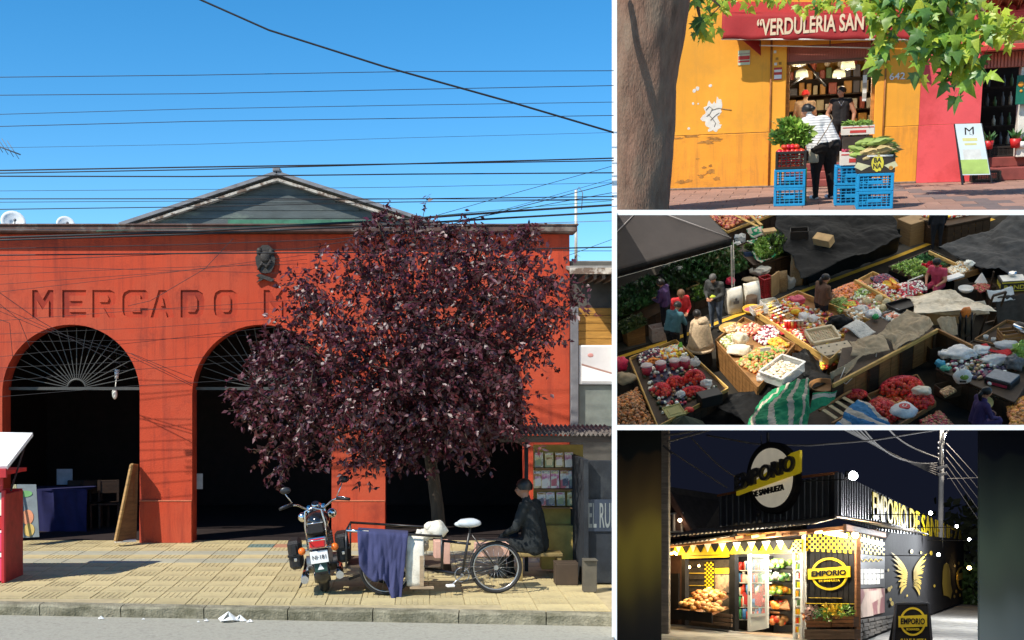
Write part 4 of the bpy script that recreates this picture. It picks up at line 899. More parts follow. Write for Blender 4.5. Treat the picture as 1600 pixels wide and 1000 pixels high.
# peeling patch, scuffs and scribble on the left wall
def patch(u, v, ru, rv, m, name, n=26, seed=0, jag=.5, off=.003):
    c = tw(u, v); k = PF*0+T.ppm(YT); P = []
    for i in range(n):
        a = 2*pi*i/n; r = 1+jag*mnoise.noise(Vector((cos(a)*2.2+seed, sin(a)*2.2, seed)))+random.uniform(-.12,.12)*jag
        P.append((c.x+ru/k*r*cos(a), c.z+rv/k*r*sin(a)))
    y1 = YT if c.z > zpl else YT-.012
    return sp(name, G().prism(P, y1-off, y1+.001), m)
m_plast = mat('bare_plaster', (.74,.70,.62), .9, .12, 8, .2, 40); m_scuff = mat('scuff_brown', (.42,.19,.04), .9, .4, 20)
patch(1112,180,13,20,m_plast,'peeled_patch',34,2,.7); patch(1122,168,6,14,m_plast,'peeled_patch',24,5,.6,.0034); patch(1116,198,10,8,m_plast,'peeled_patch',24,8,.6,.0027)
for (u,v,r) in ((1085,142,3),(1090,138,3),(1110,134,2.5),(1083,162,2),(1091,162,1.5),(1076,201,2)): patch(u,v,r,r,m_plast,'paint_chip',9,u,.5)
for (u,v,a,b) in ((1080,213,12,2),(1105,222,12,3),(1122,218,8,3),(1064,284,9,3),(1095,275,6,3),(1110,268,7,3.5),(1120,279,6,3),(1100,262,4,2),(1115,216,10,2),(1075,283,6,2.5),(1090,248,3,1),(1060,216,8,1.5),(1110,259,3,2)): patch(u,v,a,b,m_scuff,'scuff',16,u*.3,.9)
g = G(); 
for st_ in ([(1103,172),(1108,166),(1113,170),(1109,178),(1104,182)],[(1106,178),(1112,184),(1118,192),(1116,198)],[(1112,172),(1122,169),(1136,171),(1143,172)],[(1110,188),(1118,180),(1124,176)]):
    g.tube([tw(u,v,-.006) for u,v in st_], .006, 4)
sp('scribble', g, mat('scribble_grey', (.18,.16,.14), .8))
g = G(); g.tube([tw(u,v,-.002) for u,v in ((1128,208),(1138,216),(1148,236),(1152,262),(1150,280))], .004, 4); sp('crack', g, m_scuff)
# notices and house number
def notice(u0, v0, u1, v1, lb, bands, dy=-.012, nlines=0):
    a, b = tw(u0,v1,dy), tw(u1,v0,dy); c = (a+b)/2; w, h = b.x-a.x, b.z-a.z
    t = thing('notice', lb, 'notice', T, c); obj('sheet', G().box((0,0,0),(w,.006,h)), bands[0][0], t)
    for m, z0, z1 in bands[1:]: obj('band', G().box((0,-.004,(z0+z1)/2*h-h/2),(w*.94,.004,(z1-z0)*h)), m, t)
    for k in range(nlines): obj('print_line', G().box((0,-.0075,h*(.36-.72*k/max(1,nlines-1))),(w*.6,.002,h*.03)), m_scuff, t)
m_rp = mat('red_print', (.55,.05,.04), .6, .1); m_gp = mat('pale_green_print', (.55,.62,.42), .6, .1)
notice(1153,78,1172,102,'red and pale green notice on the orange wall under the awning',[(m_gp,0,1),(m_rp,.36,.62),(mat('grey_print',(.4,.35,.28),.7),.72,.8),(m_rp,.18,.3)])
notice(1209,105,1222,125,'small red and white notice on the doorway pilaster',[(m_rp,0,1),(m_paper,.08,.4),(m_plast,.62,.82)],-.03)
notice(1347,117,1355,158,'tall pale paper hanging on the right door jamb',[(m_plast,0,1),(MATS['grey_print'],.1,.3),(MATS['grey_print'],.45,.7)],.05)
for k, (u,v) in enumerate(((1214,92),(1211,81),(1219,99),(1212,100))): sp('sticker', G().box(tw(u,v,-.023),(.05,.006,.05)), m_plast if k%2 else m_scuff)
nn = tw(1402,119,-.006); hn = sp('house_number', text_g('642', .27, .125, .01, .02), mat('number_white', (.75,.73,.68), .6)); hn.matrix_basis = SX @ Matrix.Translation(nn)
# interior
yi = YT+4.2; m_int = mat('shop_inside', (.42,.25,.06), .9, .2, 2); m_dk = mat('shop_dark', (.05,.035,.025), .9, .3)
sp('interior', G().quad((fxb-1.2,yi,zfloor),(fxc+1.4,yi,zfloor),(fxc+1.4,yi,3.4),(fxb-1.2,yi,3.4)).quad((fxb-1.2,YT+.42,zfloor),(fxb-1.2,yi,zfloor),(fxb-1.2,yi,3.4),(fxb-1.2,YT+.42,3.4)).quad((fxc+1.4,YT+.42,zfloor),(fxc+1.4,YT+.42,3.4),(fxc+1.4,yi,3.4),(fxc+1.4,yi,zfloor)).quad((fxb-1.2,YT+.42,3.4),(fxb-1.2,yi,3.4),(fxc+1.4,yi,3.4),(fxc+1.4,YT+.42,3.4)), m_int)
sp('shop_floor', G().quad((fxb-1.2,YT+.4,zfloor),(fxc+1.4,YT+.4,zfloor),(fxc+1.4,yi,zfloor),(fxb-1.2,yi,zfloor)), m_dk)
sh = thing('shop_shelves', 'dark shelves packed with goods at the back of the greengrocer', 'shelf', T, T.wal(1295,205,yi-.35)); sh_o = T.wal(1295,205,yi-.35); sh_o.z = zfloor; sh.matrix_basis = T.M @ Matrix.Translation(sh_o)
obj('back_panel', G().box((0,.2,.85),(2.9,.04,1.7)), m_dk, sh)
random.seed(8); goods = [mat(f'goods_{k}', c, .5, .2) for k, c in enumerate(((.5,.42,.25),(.35,.08,.05),(.6,.55,.45),(.12,.2,.08),(.5,.25,.05),(.1,.1,.12)))]
for r in range(5):
    z = .3+r*.34; obj('shelf_board', G().box((0,0,z),(2.9,.4,.025)), m_dk, sh); x = -1.38
    while x < 1.3:
        w = random.uniform(.08,.2); h = random.uniform(.12,.28); 
        obj('packet', G().box((x+w/2,-.05,z+.013+h/2),(w*.92,.2,h),b=.012), random.choice(goods), sh); x += w+random.uniform(0,.05)
for k in range(9): obj('hanging_bag', G().ell((-1.2+k*.28,-.26,2.02-.06*(k%2)),(.07,.04,.11),10,wob=.3).tube([(-1.2+k*.28,-.26,2.1),(-1.2+k*.28,-.26,2.2)],.008,4), mat('bag_pale', (.55,.48,.36), .5, .2) if k%3 else goods[1], sh)
obj('hanging_rail', G().cyl((-1.4,-.26,2.2),(1.4,-.26,2.2),.02,None,6), m_blackm, sh)
notice_p = T.wal(1338,132,yi-.1); tag(obj('price_board', G().box(notice_p,(.55,.02,.4)), MATS['grey_print'], None, T), 'grey price board on the back wall of the greengrocer', 'board')
for u0,v0,u1,v1 in ((1262,100,1290,135),(1258,118,1225,140)): tag(obj('roof_brace', G().cyl(T.wal(u0,v0,YT+2.2),T.wal(u1,v1,YT+2.2),.025,None,6), m_blackm, None, T), f'black slanting brace under the shop ceiling, {"right" if u0==1262 else "left"} of the pair', 'brace')
m_shade = mat('lamp_shade_glass', (.88,.9,.78), .3, .05, transl=.5)
m_bulb = mat('lamp_bulb', (1,.93,.75), .5, .02, emit=6.0)
for u,v,dy,r,lb in ((1248,98,1.0,.125,'white pendant lamp nearest the left door jamb, upper of that side'),(1325,103,.8,.125,'white pendant lamp nearest the right door jamb, upper of that side'),(1253,117,2.2,.12,'lower white pendant lamp on the left inside the doorway'),(1311,117,2.0,.12,'lower white pendant lamp on the right inside the doorway')):
    p = tw(u,v,dy); l_ = thing('pendant_lamp', lb, 'lamp', T, p, 0, 'pendant lamps in the greengrocer')
    obj('shade', G().lathe([(r*.85,r*.75),(r*1.0,.2*r),(r*1.06,-.45*r)],20), m_shade, l_, solid=.004); obj('rim', G().torus((0,0,-.45*r),r*1.06,.008,'z',20,5), m_wireg, l_); obj('bulb', G().ell((0,0,-.1*r),r*.5,10), m_bulb, l_)
    plight(p+Vector((0,0,-.1)), 22, (1,.86,.62), .1, T)
    obj('fitting', G().lathe([(r*.86,r*.74),(r*.5,r*1.0),(.02,r*1.05)],16), m_plast, l_); obj('flex', G().cyl((0,0,r),(0,0,.9),.006,None,4), m_wire, l_)
# awning
aw = thing('shop_awning', 'dark red fabric awning lettered VERDULERIA SAN over the doorway', 'awning', T, tw(1270,60,-.4)); aw_o = tw(1270,60,-.4); AX = Matrix.Translation(-aw_o); ya = -.42
a0, a1, a2, a3 = tw(1127,61,ya), tw(1427,62,ya), tw(1427,22,ya), tw(1128,19,ya)
def val(s, t): 
    p = a0.lerp(a1,s).lerp(a3.lerp(a2,s),t); return (p.x, p.y+.10*t-.012*sin(s*38)*(1-t)-.01*sin(s*13+t*3), p.z+.012*(1-t)*sin(s*29))
obj('valance', G().grid(val,60,6), m_awn, aw, X=AX, solid=.006)
b3, b2 = tw(1135,2,-.02), tw(1425,5,-.02)
obj('canopy', G().grid(lambda s,t: tuple(a3.lerp(a2,s).lerp(b3.lerp(b2,s),t)+Vector((0,.10*(1-t),-.03*sin(pi*t)))),30,6), m_awn, aw, X=AX, solid=.006)
e1 = tw(1158,61,-.40); e2 = tw(1189,87,-.03); e3 = tw(1189,30,-.03)
obj('side_wing', G().add([e1,e2,tw(1188,58,-.05)],[(0,1,2)]), m_awn, aw, X=AX, solid=.006)
obj('front_rail', G().cyl(a0+Vector((0,.02,0)),a1+Vector((0,.02,0)),.015,None,8), m_plast, aw, X=AX); obj('cross_rod', G().cyl(tw(1187,71,-.2),tw(1366,75,-.2),.012,None,6), m_plast, aw, X=AX)
for u in (1188,1297,1362): obj('arm', G().cyl(tw(u,60,-.02),tw(u,72,-.3),.012,None,6), m_rp if False else MATS['rail_brown'], aw, X=AX)
tx = text_g('“VERDULERIA SAN', (1344-1188)/T.ppm(YT+ya), 26/T.ppm(YT+ya), .022, .004); pc_ = (tw(1188,38,ya)+tw(1344,38,ya))/2
for i, v in enumerate(tx.v): pass
obj('lettering', tx, mat('awning_cream', (.72,.55,.36), .8, .08), aw, X=AX @ Matrix.Translation(pc_+Vector((0,.022,0))) @ Matrix.Rotation(radians(-3),4,'X') @ Matrix.Rotation(radians(.4),4,'Y'))
# pink neighbour and its open front
nbs = thing('pink_shop', 'pink shop with a dark open front and red threshold', 'building', T, (fxf,YT,0)); QX = Matrix.Translation((-fxf,-YT,0))
def qp(n, g, m, par=None, **k): return obj(n, g, m, par or nbs, X=QX if par is None else None, **k)
qp('wall', wbox(fxe+.003, fxf, zpl+.005, ztop, YT-.004, YT+.4), m_pk); qp('plinth', wbox(fxe+.003, fxf, 0, zpl-.003, YT-.010, YT+.4, .005), m_pk); qp('plinth_joint', wbox(fxe+.003, fxf, zpl-.003, zpl+.005, YT+.008, YT+.4), m_scuff)
qp('lintel', wbox(fxf, fxg, zs2+.30, ztop, YT, YT+.36), m_pk)
g = G(); n = 24
for k in range(n): g.box((fxf+(fxg-fxf)*(k+.5)/n, YT+.06, zs2+.14),((fxg-fxf)/n*.62,.05,.26))
g.box(((fxf+fxg)/2,YT+.10,zs2+.14),(fxg-fxf,.05,.28)); qp('roller_box', g, m_roll)
qp('canopy_edge', wbox(fxf-.1, fxg, zs2+.30, zs2+.40, YT-.35, YT-.0, .01), m_rp)
qp('red_fascia', wbox(fxf+.1, fxg, tw(1570,37).z, tw(1570,20).z, YT-.22, YT-.0, .01), mat('fascia_red', (.62,.04,.04), .5)); qp('cream_band', wbox(fxf, fxg, tw(1570,84).z+.05, tw(1570,38).z, YT-.05, YT), mat('cream_band', (.70,.42,.20), .8, .1))
for k in range(14): qp('roof_tile', G().lathe([(.10,-.35),(.11,.35)],10,Matrix.Translation((fxf-.1+k*.17,YT-.25,tw(1570,9).z))@Matrix.Rotation(radians(70),4,'X'),a0=0,a1=pi), mat('terracotta', (.45,.17,.08), .8, .2, 6), solid=.01)
qp('threshold', wbox(fxf, fxg, 0, tw(1560,262).z, YT-.02, YT+.5, .015), m_step); qp('step', wbox(fxf+.05, fxg, tw(1560,262).z, tw(1560,247).z, YT+.3, YT+1.0, .01), m_step)
zi = tw(1560,247).z
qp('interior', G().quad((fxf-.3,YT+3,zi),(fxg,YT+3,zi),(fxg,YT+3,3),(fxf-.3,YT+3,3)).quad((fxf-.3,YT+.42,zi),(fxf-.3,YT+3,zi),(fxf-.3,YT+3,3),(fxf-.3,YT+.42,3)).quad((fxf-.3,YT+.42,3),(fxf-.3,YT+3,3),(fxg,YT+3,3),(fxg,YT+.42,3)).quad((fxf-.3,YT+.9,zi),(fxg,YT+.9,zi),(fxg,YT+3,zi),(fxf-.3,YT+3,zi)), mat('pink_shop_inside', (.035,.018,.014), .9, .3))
qp('white_pier', wbox(tw(1595,150).x, fxg, zi, zs2, YT+.1, YT+.4, .01), m_plast)
gs = thing('green_sign', 'dark green hanging sign with orange flowers at the right edge', 'sign', T, tw(1604,140,-.0)); obj('panel', G().box((0,0,0),(.34,.03,.52),b=.006), mat('sign_green', (.01,.14,.09), .5), gs)
for (x,z,r,m) in ((-.10,.10,.05,mat('flower_orange',(.75,.3,.03),.6)),(-.02,.04,.03,m_plast),(-.09,-.02,.025,MATS['flower_orange'])): obj('flower', G().ell((x,-.02,z),(r,.008,r),12), m, gs)
bs = thing('bottle_shelf', 'dark shelves of bottles inside the pink shop', 'shelf', T, Vector((tw(1560,200,2).x,YT+2.2,zi)))
for r in range(5): 
    obj('shelf_board', G().box((0,0,.15+r*.38),(1.7,.35,.03)), MATS['dark_wood'], bs)
    for k in range(12):
        if random.random() < .8:
            x = -.78+k*.14; h = random.uniform(.7,1.1); obj('bottle', G().lathe([(.0,0),(.036,0),(.036,.15*h),(.014,.2*h),(.014,.26*h),(0,.26*h)],8,Matrix.Translation((x,-.08,.167+r*.38))), random.choice((goods[2],goods[3],goods[5],m_wireg)), bs)
def pot(u, v, dy, r, m, lb):
    p = tw(u,v,dy); t = thing('plant_pot', lb, 'plant pot', T, p, 0, 'potted plants on the pink shop step')
    obj('pot', G().lathe([(0,0),(r*.75,0),(r,r*1.7),(r*.9,r*1.7),(r*.85,r*1.5),(0,r*1.5)],14), m, t); g = G()
    for k in range(26): a = rnd(); leaf_g(g, Vector((0,0,r*1.5)), Vector((a.x*.6,a.y*.6,1+abs(a.z)*.4)), rnd(), r*random.uniform(1.2,2.6), r*.3)
    obj('foliage', g, mat('pot_leaf', (.06,.16,.04), .5, .3, island=.4), t)
pot(1544,233,-.1,.09,mat('red_pot',(.55,.02,.02),.4),'red pot plant beside the white board'); pot(1586,231,.1,.1,MATS['red_pot'],'larger red pot plant inside the pink shop front'); pot(1597,231,.1,.07,m_white,'white pot plant at the right edge')
# crates
def crate(st, loc, rz, w, d, h, m, lb, cat='crate', group=None, R=None, cols=7, rows=5, handle=True):
    t = thing('plastic_crate', lb, cat, st, loc, rz, group, R=R); bw = .012
    obj('floor', G().box((0,0,.01),(w-.02,d-.02,.016)), m, t)
    def panel(L_, X):
        g = G(); g.box((0,0,h-.02),(L_,.03,.04),X=X,b=.004); g.box((0,0,.02),(L_,.026,.04),X=X,b=.004)
        n = max(3, int(cols*L_/w)); 
        for k in range(1,n): g.box((-L_/2+L_*k/n,0,h/2),(bw,.012,h-.06),X=X)
        for k in range(1,rows): g.box((0,.001,.04+(h-.08)*k/rows),(L_,.010,bw),X=X)
        if handle: g.box((0,-.003,h*.48),(L_*.42,.016,h*.2),X=X,b=.004)
        return g
    for s, X, L_ in (('front',Matrix.Translation((0,-d/2+.015,0)),w-.05),('back',Matrix.Translation((0,d/2-.015,0)),w-.05),('side',Matrix.Translation((-w/2+.015,0,0))@Matrix.Rotation(-pi/2,4,'Z'),d-.05),('side',Matrix.Translation((w/2-.015,0,0))@Matrix.Rotation(pi/2,4,'Z'),d-.05)): obj('lattice_side', panel(L_,X), m, t)
    for sx in (-1,1):
        for sy in (-1,1): obj('corner_post', G().box((sx*(w/2-.022),sy*(d/2-.022),h/2),(.044,.044,h),b=.008), m, t)
    return t
m_blue = mat('crate_blue', (.012,.26,.52), .4, .12, 5, objrand=.05); m_bk = mat('crate_black', (.02,.016,.014), .5, .2); m_grncr = mat('crate_green', (.03,.28,.07), .5, .2)
pl_ = tg(1233,322); k1 = T.ppm(pl_.y); cw = 48/k1; ch = 28.5/k1; cd = .42; cx = pl_.x; cy = pl_.y+cd/2
crate(T,(cx,cy,0),0,cw,cd,ch,m_blue,'bottom blue crate of the left stack, below the tomatoes',group='blue crates at the doorway'); crate(T,(cx,cy,ch+.004),0,cw,cd,ch,m_blue,'upper blue crate of the left stack, right under the tomatoes',group='blue crates at the doorway')
crate(T,(cx+.01,cy,2*ch+.008),0,cw*.98,cd,ch*.98,m_bk,'black crate full of tomatoes on top of the left blue crates',handle=False)
m_tom = mat('tomato', (.62,.03,.015), .22, .12, 4, objrand=.2, hue=.012, coat=.3); tmesh = G().ell((0,0,0),(.044,.044,.038),14,k=8).mesh('tomato'); setm(tmesh, m_tom)
stm = G().box((0,0,.038),(.012,.012,.008)).mesh('stem'); random.seed(4)
zc = 2*ch; 
for lay in range(6):
    for i in range(6):
        for j in range(4):
            if lay == 4 and (i in (0,5) or j in (0,3)) or lay == 5: continue
            if lay < 3 and j > 0: continue
            p = (cx-cw/2+.075+i*(cw-.15)/5+random.uniform(-.012,.012), cy-cd/2+.07+j*(cd-.14)/3+random.uniform(-.01,.01), zc+.06+lay*.073+random.uniform(-.006,.006))
            o = tag(obj('tomato', tmesh, None, None, T, Matrix.Translation(p) @ Matrix.Rotation(random.random()*6,4,'Z') @ Matrix.Rotation(random.uniform(-.6,.6),4,'X')), 'ripe red tomato heaped in the black crate', 'tomato', 'tomatoes in the black crate')
# lettuce behind
lw_ = T.wal(1236,226,cy+.7); crate(T,(lw_.x+.04,cy+.62,0),0,.44,.4,.55,m_grncr,'green crate standing behind the tomato stack',cols=6)
tag(obj('wooden_tray', G().box((lw_.x+.02,cy+.6,.56+.14),(.42,.36,.26),b=.01), mat('tray_pale', (.62,.55,.36), .7, .15), None, T), 'pale box holding the lettuces behind the tomatoes', 'box')
random.seed(14)
for k,(u,v,r) in enumerate(((1230,203,.17),(1246,200,.17),(1236,188,.15),(1224,212,.13),(1250,212,.13))):
    c = T.wal(u,v+4,cy+.52); g = G()
    r *= .95
    for q_ in range(230):
        a = Vector((random.gauss(0,.75),random.gauss(-.3,.5),random.uniform(-.3,1.0)))
        leaf_g(g, c+Vector((a.x*r*.6,a.y*r*.4,a.z*r*.5-.05)), a+rnd(.5), rnd(), r*random.uniform(.45,1.0), r*random.uniform(.15,.34))
    tag(obj('lettuce', g, mat('lettuce_leaf', (.40,.58,.12), .5, .35, 20, island=.6, hue=.02, transl=.4), None, T), ['leafy lettuce, left one of the upper pair in the pale box','leafy lettuce, right one of the upper pair in the pale box','topmost leafy lettuce of the heap','lowest lettuce leaning over the left tomatoes','low lettuce beside the bending woman'][k], 'lettuce', 'lettuces behind the tomatoes')
# right stack
pr = tg(1366,327); k2 = T.ppm(pr.y); rw = 54/k2; rh = 27.5/k2; rd = .5; rx = pr.x; ry = pr.y+rd/2
for k, lb in enumerate(('bottom blue crate of the front right stack','upper blue crate of the front right stack, under the corn box')): crate(T,(rx,ry,k*(rh+.004)),0,rw,rd,rh,m_blue,lb,group='blue crates at the doorway',cols=8)
bbx = thing('banana_box', 'dark printed cardboard box of corn cobs on the right blue crates', 'box', T, (rx,ry-.0,2*rh+.01)); bh = 28/k2
m_ban = mat('box_black_print', (.035,.028,.022), .6, .2); 
for (x,y,w,d) in ((0,-rd/2+.01,rw*1.02,.014),(0,rd/2-.01,rw*1.02,.014),(-rw/2,0,.014,rd-.04),(rw/2,0,.014,rd-.04)): obj('side', G().box((x,y,bh/2),(w,d,bh)), m_ban, bbx)
obj('bottom', G().box((0,0,.008),(rw*.97,rd*.95,.014)), m_ban, bbx); m_by = mat('box_yellow_print', (.66,.55,.05), .6); yf_ = -rd/2-.0
obj('label_disc', G().prism([(.02+.085*cos(a*pi/12),bh*.52+.12*sin(a*pi/12)*(1+.12*sin(a*2.6))) for a in range(24)],yf_-.003,yf_+.001), m_by, bbx); obj('box_lettering', text_g('BA\nNA', .12, .16, .03, .003), m_ban, bbx, X=Matrix.Translation((.02,yf_-.003,bh*.54)))
for s in (-1,1): obj('leaf_print', G().prism([(s*.09+.02,bh*.4),(s*.26,bh*.62),(s*.3,bh*.35),(s*.2,bh*.15)],yf_-.002,yf_+.001), mat('box_cream_print', (.55,.52,.30), .6), bbx)
obj('seal_print', G().prism([(rw*.4+.03*cos(a*pi/8),bh*.25+.03*sin(a*pi/8)) for a in range(16)],yf_-.002,yf_+.001), mat('box_orange_print', (.7,.3,.02), .6), bbx); obj('top_band', G().box((rw*.1,yf_-.0015,bh*.93),(rw*.7,.003,bh*.09)), m_plast, bbx)
random.seed(6); m_corn = [mat('corn_husk', (.26,.34,.07), .6, .25, 14, stretch=(4,4,1), objrand=.2), mat('corn_husk_dry', (.45,.33,.14), .7, .25, 14, stretch=(4,4,1), objrand=.2)]
cm = []
for k in range(2):
    g = G(); g.tube([(0,0,-.16),(0,0,-.1),(0,0,0),(.0,0,.09),(.01,0,.15),(.02,0,.2)],[.018,.04,.048,.038,.018,.006],10)
    for j in range(6): a = j*pi/3; leaf_g(g, Vector((.035*cos(a),.035*sin(a),-.12)), Vector((.18*cos(a),.18*sin(a),1)), Vector((cos(a),sin(a),.1)), random.uniform(.26,.36), .035)
    me = g.mesh('corn_cob'); setm(me, m_corn[k]); cm.append(me)
for k in range(26):
    p = Vector((rx+random.uniform(-.5,.42)*rw, ry+random.uniform(-.42,.42)*rd, 2*rh+bh+random.uniform(-.02,.12)+(.09 if k%3==0 else 0)))
    R = Matrix.Rotation(random.uniform(-.7,.7),4,'Z') @ Matrix.Rotation(radians(90)+random.uniform(-.3,.3),4,'Y')
    tag(obj('corn_cob', cm[0 if random.random()<.68 else 1], None, None, T, Matrix.Translation(p) @ R), 'corn cob in its husk heaped in the dark box', 'corn', 'corn cobs in the banana box')
# boxes behind the right stack
y3 = ry+.75; pb = T.wal(1342,272,y3-.25)
for k, lb in enumerate(('bottom blue crate of the rear right stack','upper blue crate of the rear right stack')): crate(T,(rx-.30,y3+.05,k*.31),0,.5,.5,.30,m_blue,lb,group='blue crates at the doorway',cols=7)
m_bxw = mat('box_white_print', (.70,.62,.52), .7, .1)
def pbox(x,y,z,w,d,h,lb):
    t = thing('produce_box', lb, 'box', T, (x,y,z))
    for (a,b,c,e) in ((0,-d/2,w,.012),(0,d/2,w,.012),(-w/2,0,.012,d-.014),(w/2,0,.012,d-.014)): obj('side', G().box((a,b,h/2),(c,e,h)), m_bxw, t)
    obj('bottom', G().box((0,0,.006),(w-.015,d-.015,.01)), m_bxw, t); obj('red_print', G().box((0,-d/2-.008,h*.8),(w*.96,.003,h*.1)).box((0,-d/2-.008,h*.35),(w*.5,.003,h*.3)), m_rp, t)
p1 = T.wal(1341,228,y3-.25); pbox(p1.x,y3-.0,.62,.50,.42,.20,'nearer white box with red print holding radishes'); p2 = T.wal(1340,208,y3+.45); pbox(p2.x,y3+.5,p2.z-.02,.48,.36,.14,'farther white box with red print holding green beans')
g = G(); 
for k in range(120): g.ell((p1.x+random.uniform(-.22,.22),y3+random.uniform(-.19,.19),.62+.17+random.uniform(0,.05)),.022,6)
obj('radishes', g, mat('radish', (.35,.03,.06), .4, .2, island=.3), None, T, kind='stuff')['label'] = 'dark red radishes filling the nearer white box'
g = G(); 
for k in range(170): 
    c = Vector((p2.x+random.uniform(-.2,.2),y3+.5+random.uniform(-.16,.16),p2.z+.12+random.uniform(0,.12)*(1-.5))); d = Vector((random.uniform(-1,1),random.uniform(-1,1),random.uniform(-.3,.5))).normalized()*.06; g.tube([c-d,c,c+d],.007,4)
obj('green_beans', g, mat('bean_green', (.16,.27,.04), .5, .2, island=.3), None, T, kind='stuff')['label'] = 'loose heap of green beans in the farther white box'
tag(obj('box_plinth', G().box((p2.x,y3+.5,p2.z/2-.03),(.44,.34,p2.z-.03)), m_dk, None, T), 'dark crate under the box of green beans', 'crate')
# people
m_str = bpy.data.materials.new('striped_shirt'); m_str.use_nodes = True; MATS['striped_shirt'] = m_str
def stripes(m, c1, c2, sc, axis='Z', duty=.5, rough=.9):
    n = m.node_tree.nodes; l = m.node_tree.links; t = n.new('ShaderNodeTexCoord'); s = n.new('ShaderNodeSeparateXYZ'); l.new(t.outputs['Object'], s.inputs[0])
    w = n.new('ShaderNodeMath'); w.operation = 'MULTIPLY'; w.inputs[1].default_value = sc; l.new(s.outputs[axis], w.inputs[0])
    f = n.new('ShaderNodeMath'); f.operation = 'FRACT'; l.new(w.outputs[0], f.inputs[0]); q = n.new('ShaderNodeMath'); q.operation = 'GREATER_THAN'; q.inputs[1].default_value = duty; l.new(f.outputs[0], q.inputs[0])
    x = n.new('ShaderNodeMix'); x.data_type = 'RGBA'; x.inputs[6].default_value = (*c1,1); x.inputs[7].default_value = (*c2,1); l.new(q.outputs[0], x.inputs[0]); l.new(x.outputs[2], n['Principled BSDF'].inputs['Base Color']); n['Principled BSDF'].inputs['Roughness'].default_value = rough
stripes(m_str, (.72,.70,.68), (.34,.32,.33), 24, duty=.70)
m_trb = mat('trousers_black', (.018,.014,.013), .9, .3, 6, .3, 40); m_tsb = mat('tshirt_black', (.016,.013,.013), .9, .3, 6); m_skl = mat('skin_warm', (.50,.24,.14), .5, .06, 8); m_tbe = mat('tshirt_beige', (.42,.29,.19), .9, .15, 6); m_capr = mat('cap_red', (.5,.02,.02), .8, .1)
f1 = tg(1285,311)
bend = dict(hip=(0,0,.90), chest=(-.07,.16,1.20), neck=(-.13,.28,1.37), head=(-.17,.36,1.48), shL=(-.27,.22,1.30), shR=(.06,.26,1.31), elL=(-.36,.38,1.07), elR=(.10,.40,1.06), waL=(-.38,.56,.92), waR=(.02,.58,.93), hpL=(-.10,0,.87), hpR=(.10,0,.87), knL=(-.12,.03,.47), knR=(.12,.02,.47), anL=(-.13,-.02,.08), anR=(.14,-.02,.08))
w1, J1, A1 = person('woman in a white striped top and black trousers bending over the tomatoes', T, f1, radians(22), m_str, m_trb, m_skl, m_hairb, m_white, bend, .98, 1.62, sleeves='short', look=.5, hairkind='bun', voxel=.014)
bag = thing('shoulder_bag', 'small beige bag hanging at the striped woman by a thin strap', 'bag', T, f1+Vector((-.16,-.14,.72))); obj('pouch', G().box((0,0,0),(.16,.07,.22),b=.03), mat('bag_beige', (.45,.38,.27), .7, .1), bag)
obj('strap', G().tube([(0,0,.1),(.06,-.10,.22),(.19,-.11,.42),(.28,-.02,.60),(.25,.16,.66)],.008,5), mat('strap_brown', (.22,.15,.09), .7), bag)
f2 = tw(1311,254,.25); f2.z = zfloor+.0
relax = dict(elL=(-.30,-.03,1.13), waL=(-.27,.02,.88), elR=(.29,-.04,1.13), waR=(.23,.1,.86), head=(0,.03,1.61))
hs_ = (tw(1311,136,.3).z-zfloor)/1.73
w2, J2, A2 = person('woman in a black sleeveless top standing on the shop step looking left', T, f2, pi-.1, m_tsb, m_trb, m_skl, m_hairb, m_black, relax, hs_, 1.1, sleeves='none', look=-.75, hairkind='short', voxel=.014)
tag(obj('necklace', G().tube([f2+Vector((sx*.05,-.125,1.42*hs_-.10*(1-abs(sx)))) for sx in (-1,-.5,0,.5,1)],.004,4), m_chrome, None, T), 'thin necklace of the woman in black', 'necklace')
f3 = tw(1256,240,1.6); f3.z = zfloor; hs3 = (tw(1255,141,1.6).z-zfloor)/1.74
person('man in a beige shirt and red cap with his back turned inside the shop', T, f3, -.25, m_tbe, m_trb, m_skd, m_capr, m_black, None, hs3, 1.15, sleeves='short', hairkind='cap')
# white easel board
B = [tg(1504,289), tg(1549,287)]; yb_ = (B[0].y+B[1].y)/2; by = yb_-YT
Q = [tw(1503,274,by), tw(1547,273,by), tw(1533,193,by+.18), tw(1492,194,by+.18)]
wb = thing('easel_board', 'white and green printed board on black legs before the pink wall', 'sign', T, (Q[0].x,yb_,0)); WX = Matrix.Translation((-Q[0].x,-yb_,0))
obj('panel', G().slab(*Q,.02), mat('board_pale', (.58,.68,.72), .5, .1, 2), wb, X=WX)
def onq(a,b,off=.004): return on(Q,a,b,off-.006)
def bandq(a0,a1,b0,b1,m,nm,off=.004): return obj(nm, G().slab(onq(a0,b0,off),onq(a1,b0,off),onq(a1,b1,off),onq(a0,b1,off),-.003), m, wb, X=WX)
bandq(.02,.98,.02,.30,mat('board_green', (.35,.50,.13), .5, .2, 3),'green_field'); bandq(.15,.80,.24,.50,mat('board_greytext', (.60,.62,.60), .6),'text_panel',.007)
for k in range(6): bandq(.22+.03*(k%2),.72-.03*(k%3),.27+k*.034,.285+k*.034,m_bk,'print_line',.010)
bandq(.2,.75,.66,.72,mat('board_yellowtext', (.62,.60,.25), .6),'yellow_line',.006); bandq(.25,.7,.58,.62,MATS['board_yellowtext'],'yellow_line',.006); bandq(.2,.8,.13,.15,m_plast,'white_line',.006); bandq(.28,.72,.08,.095,m_plast,'white_line',.006)
nx_ = (Q[1]-Q[0]).normalized(); nz_ = (Q[3]-Q[0]).normalized(); ny_ = nx_.cross(nz_)*-1; 
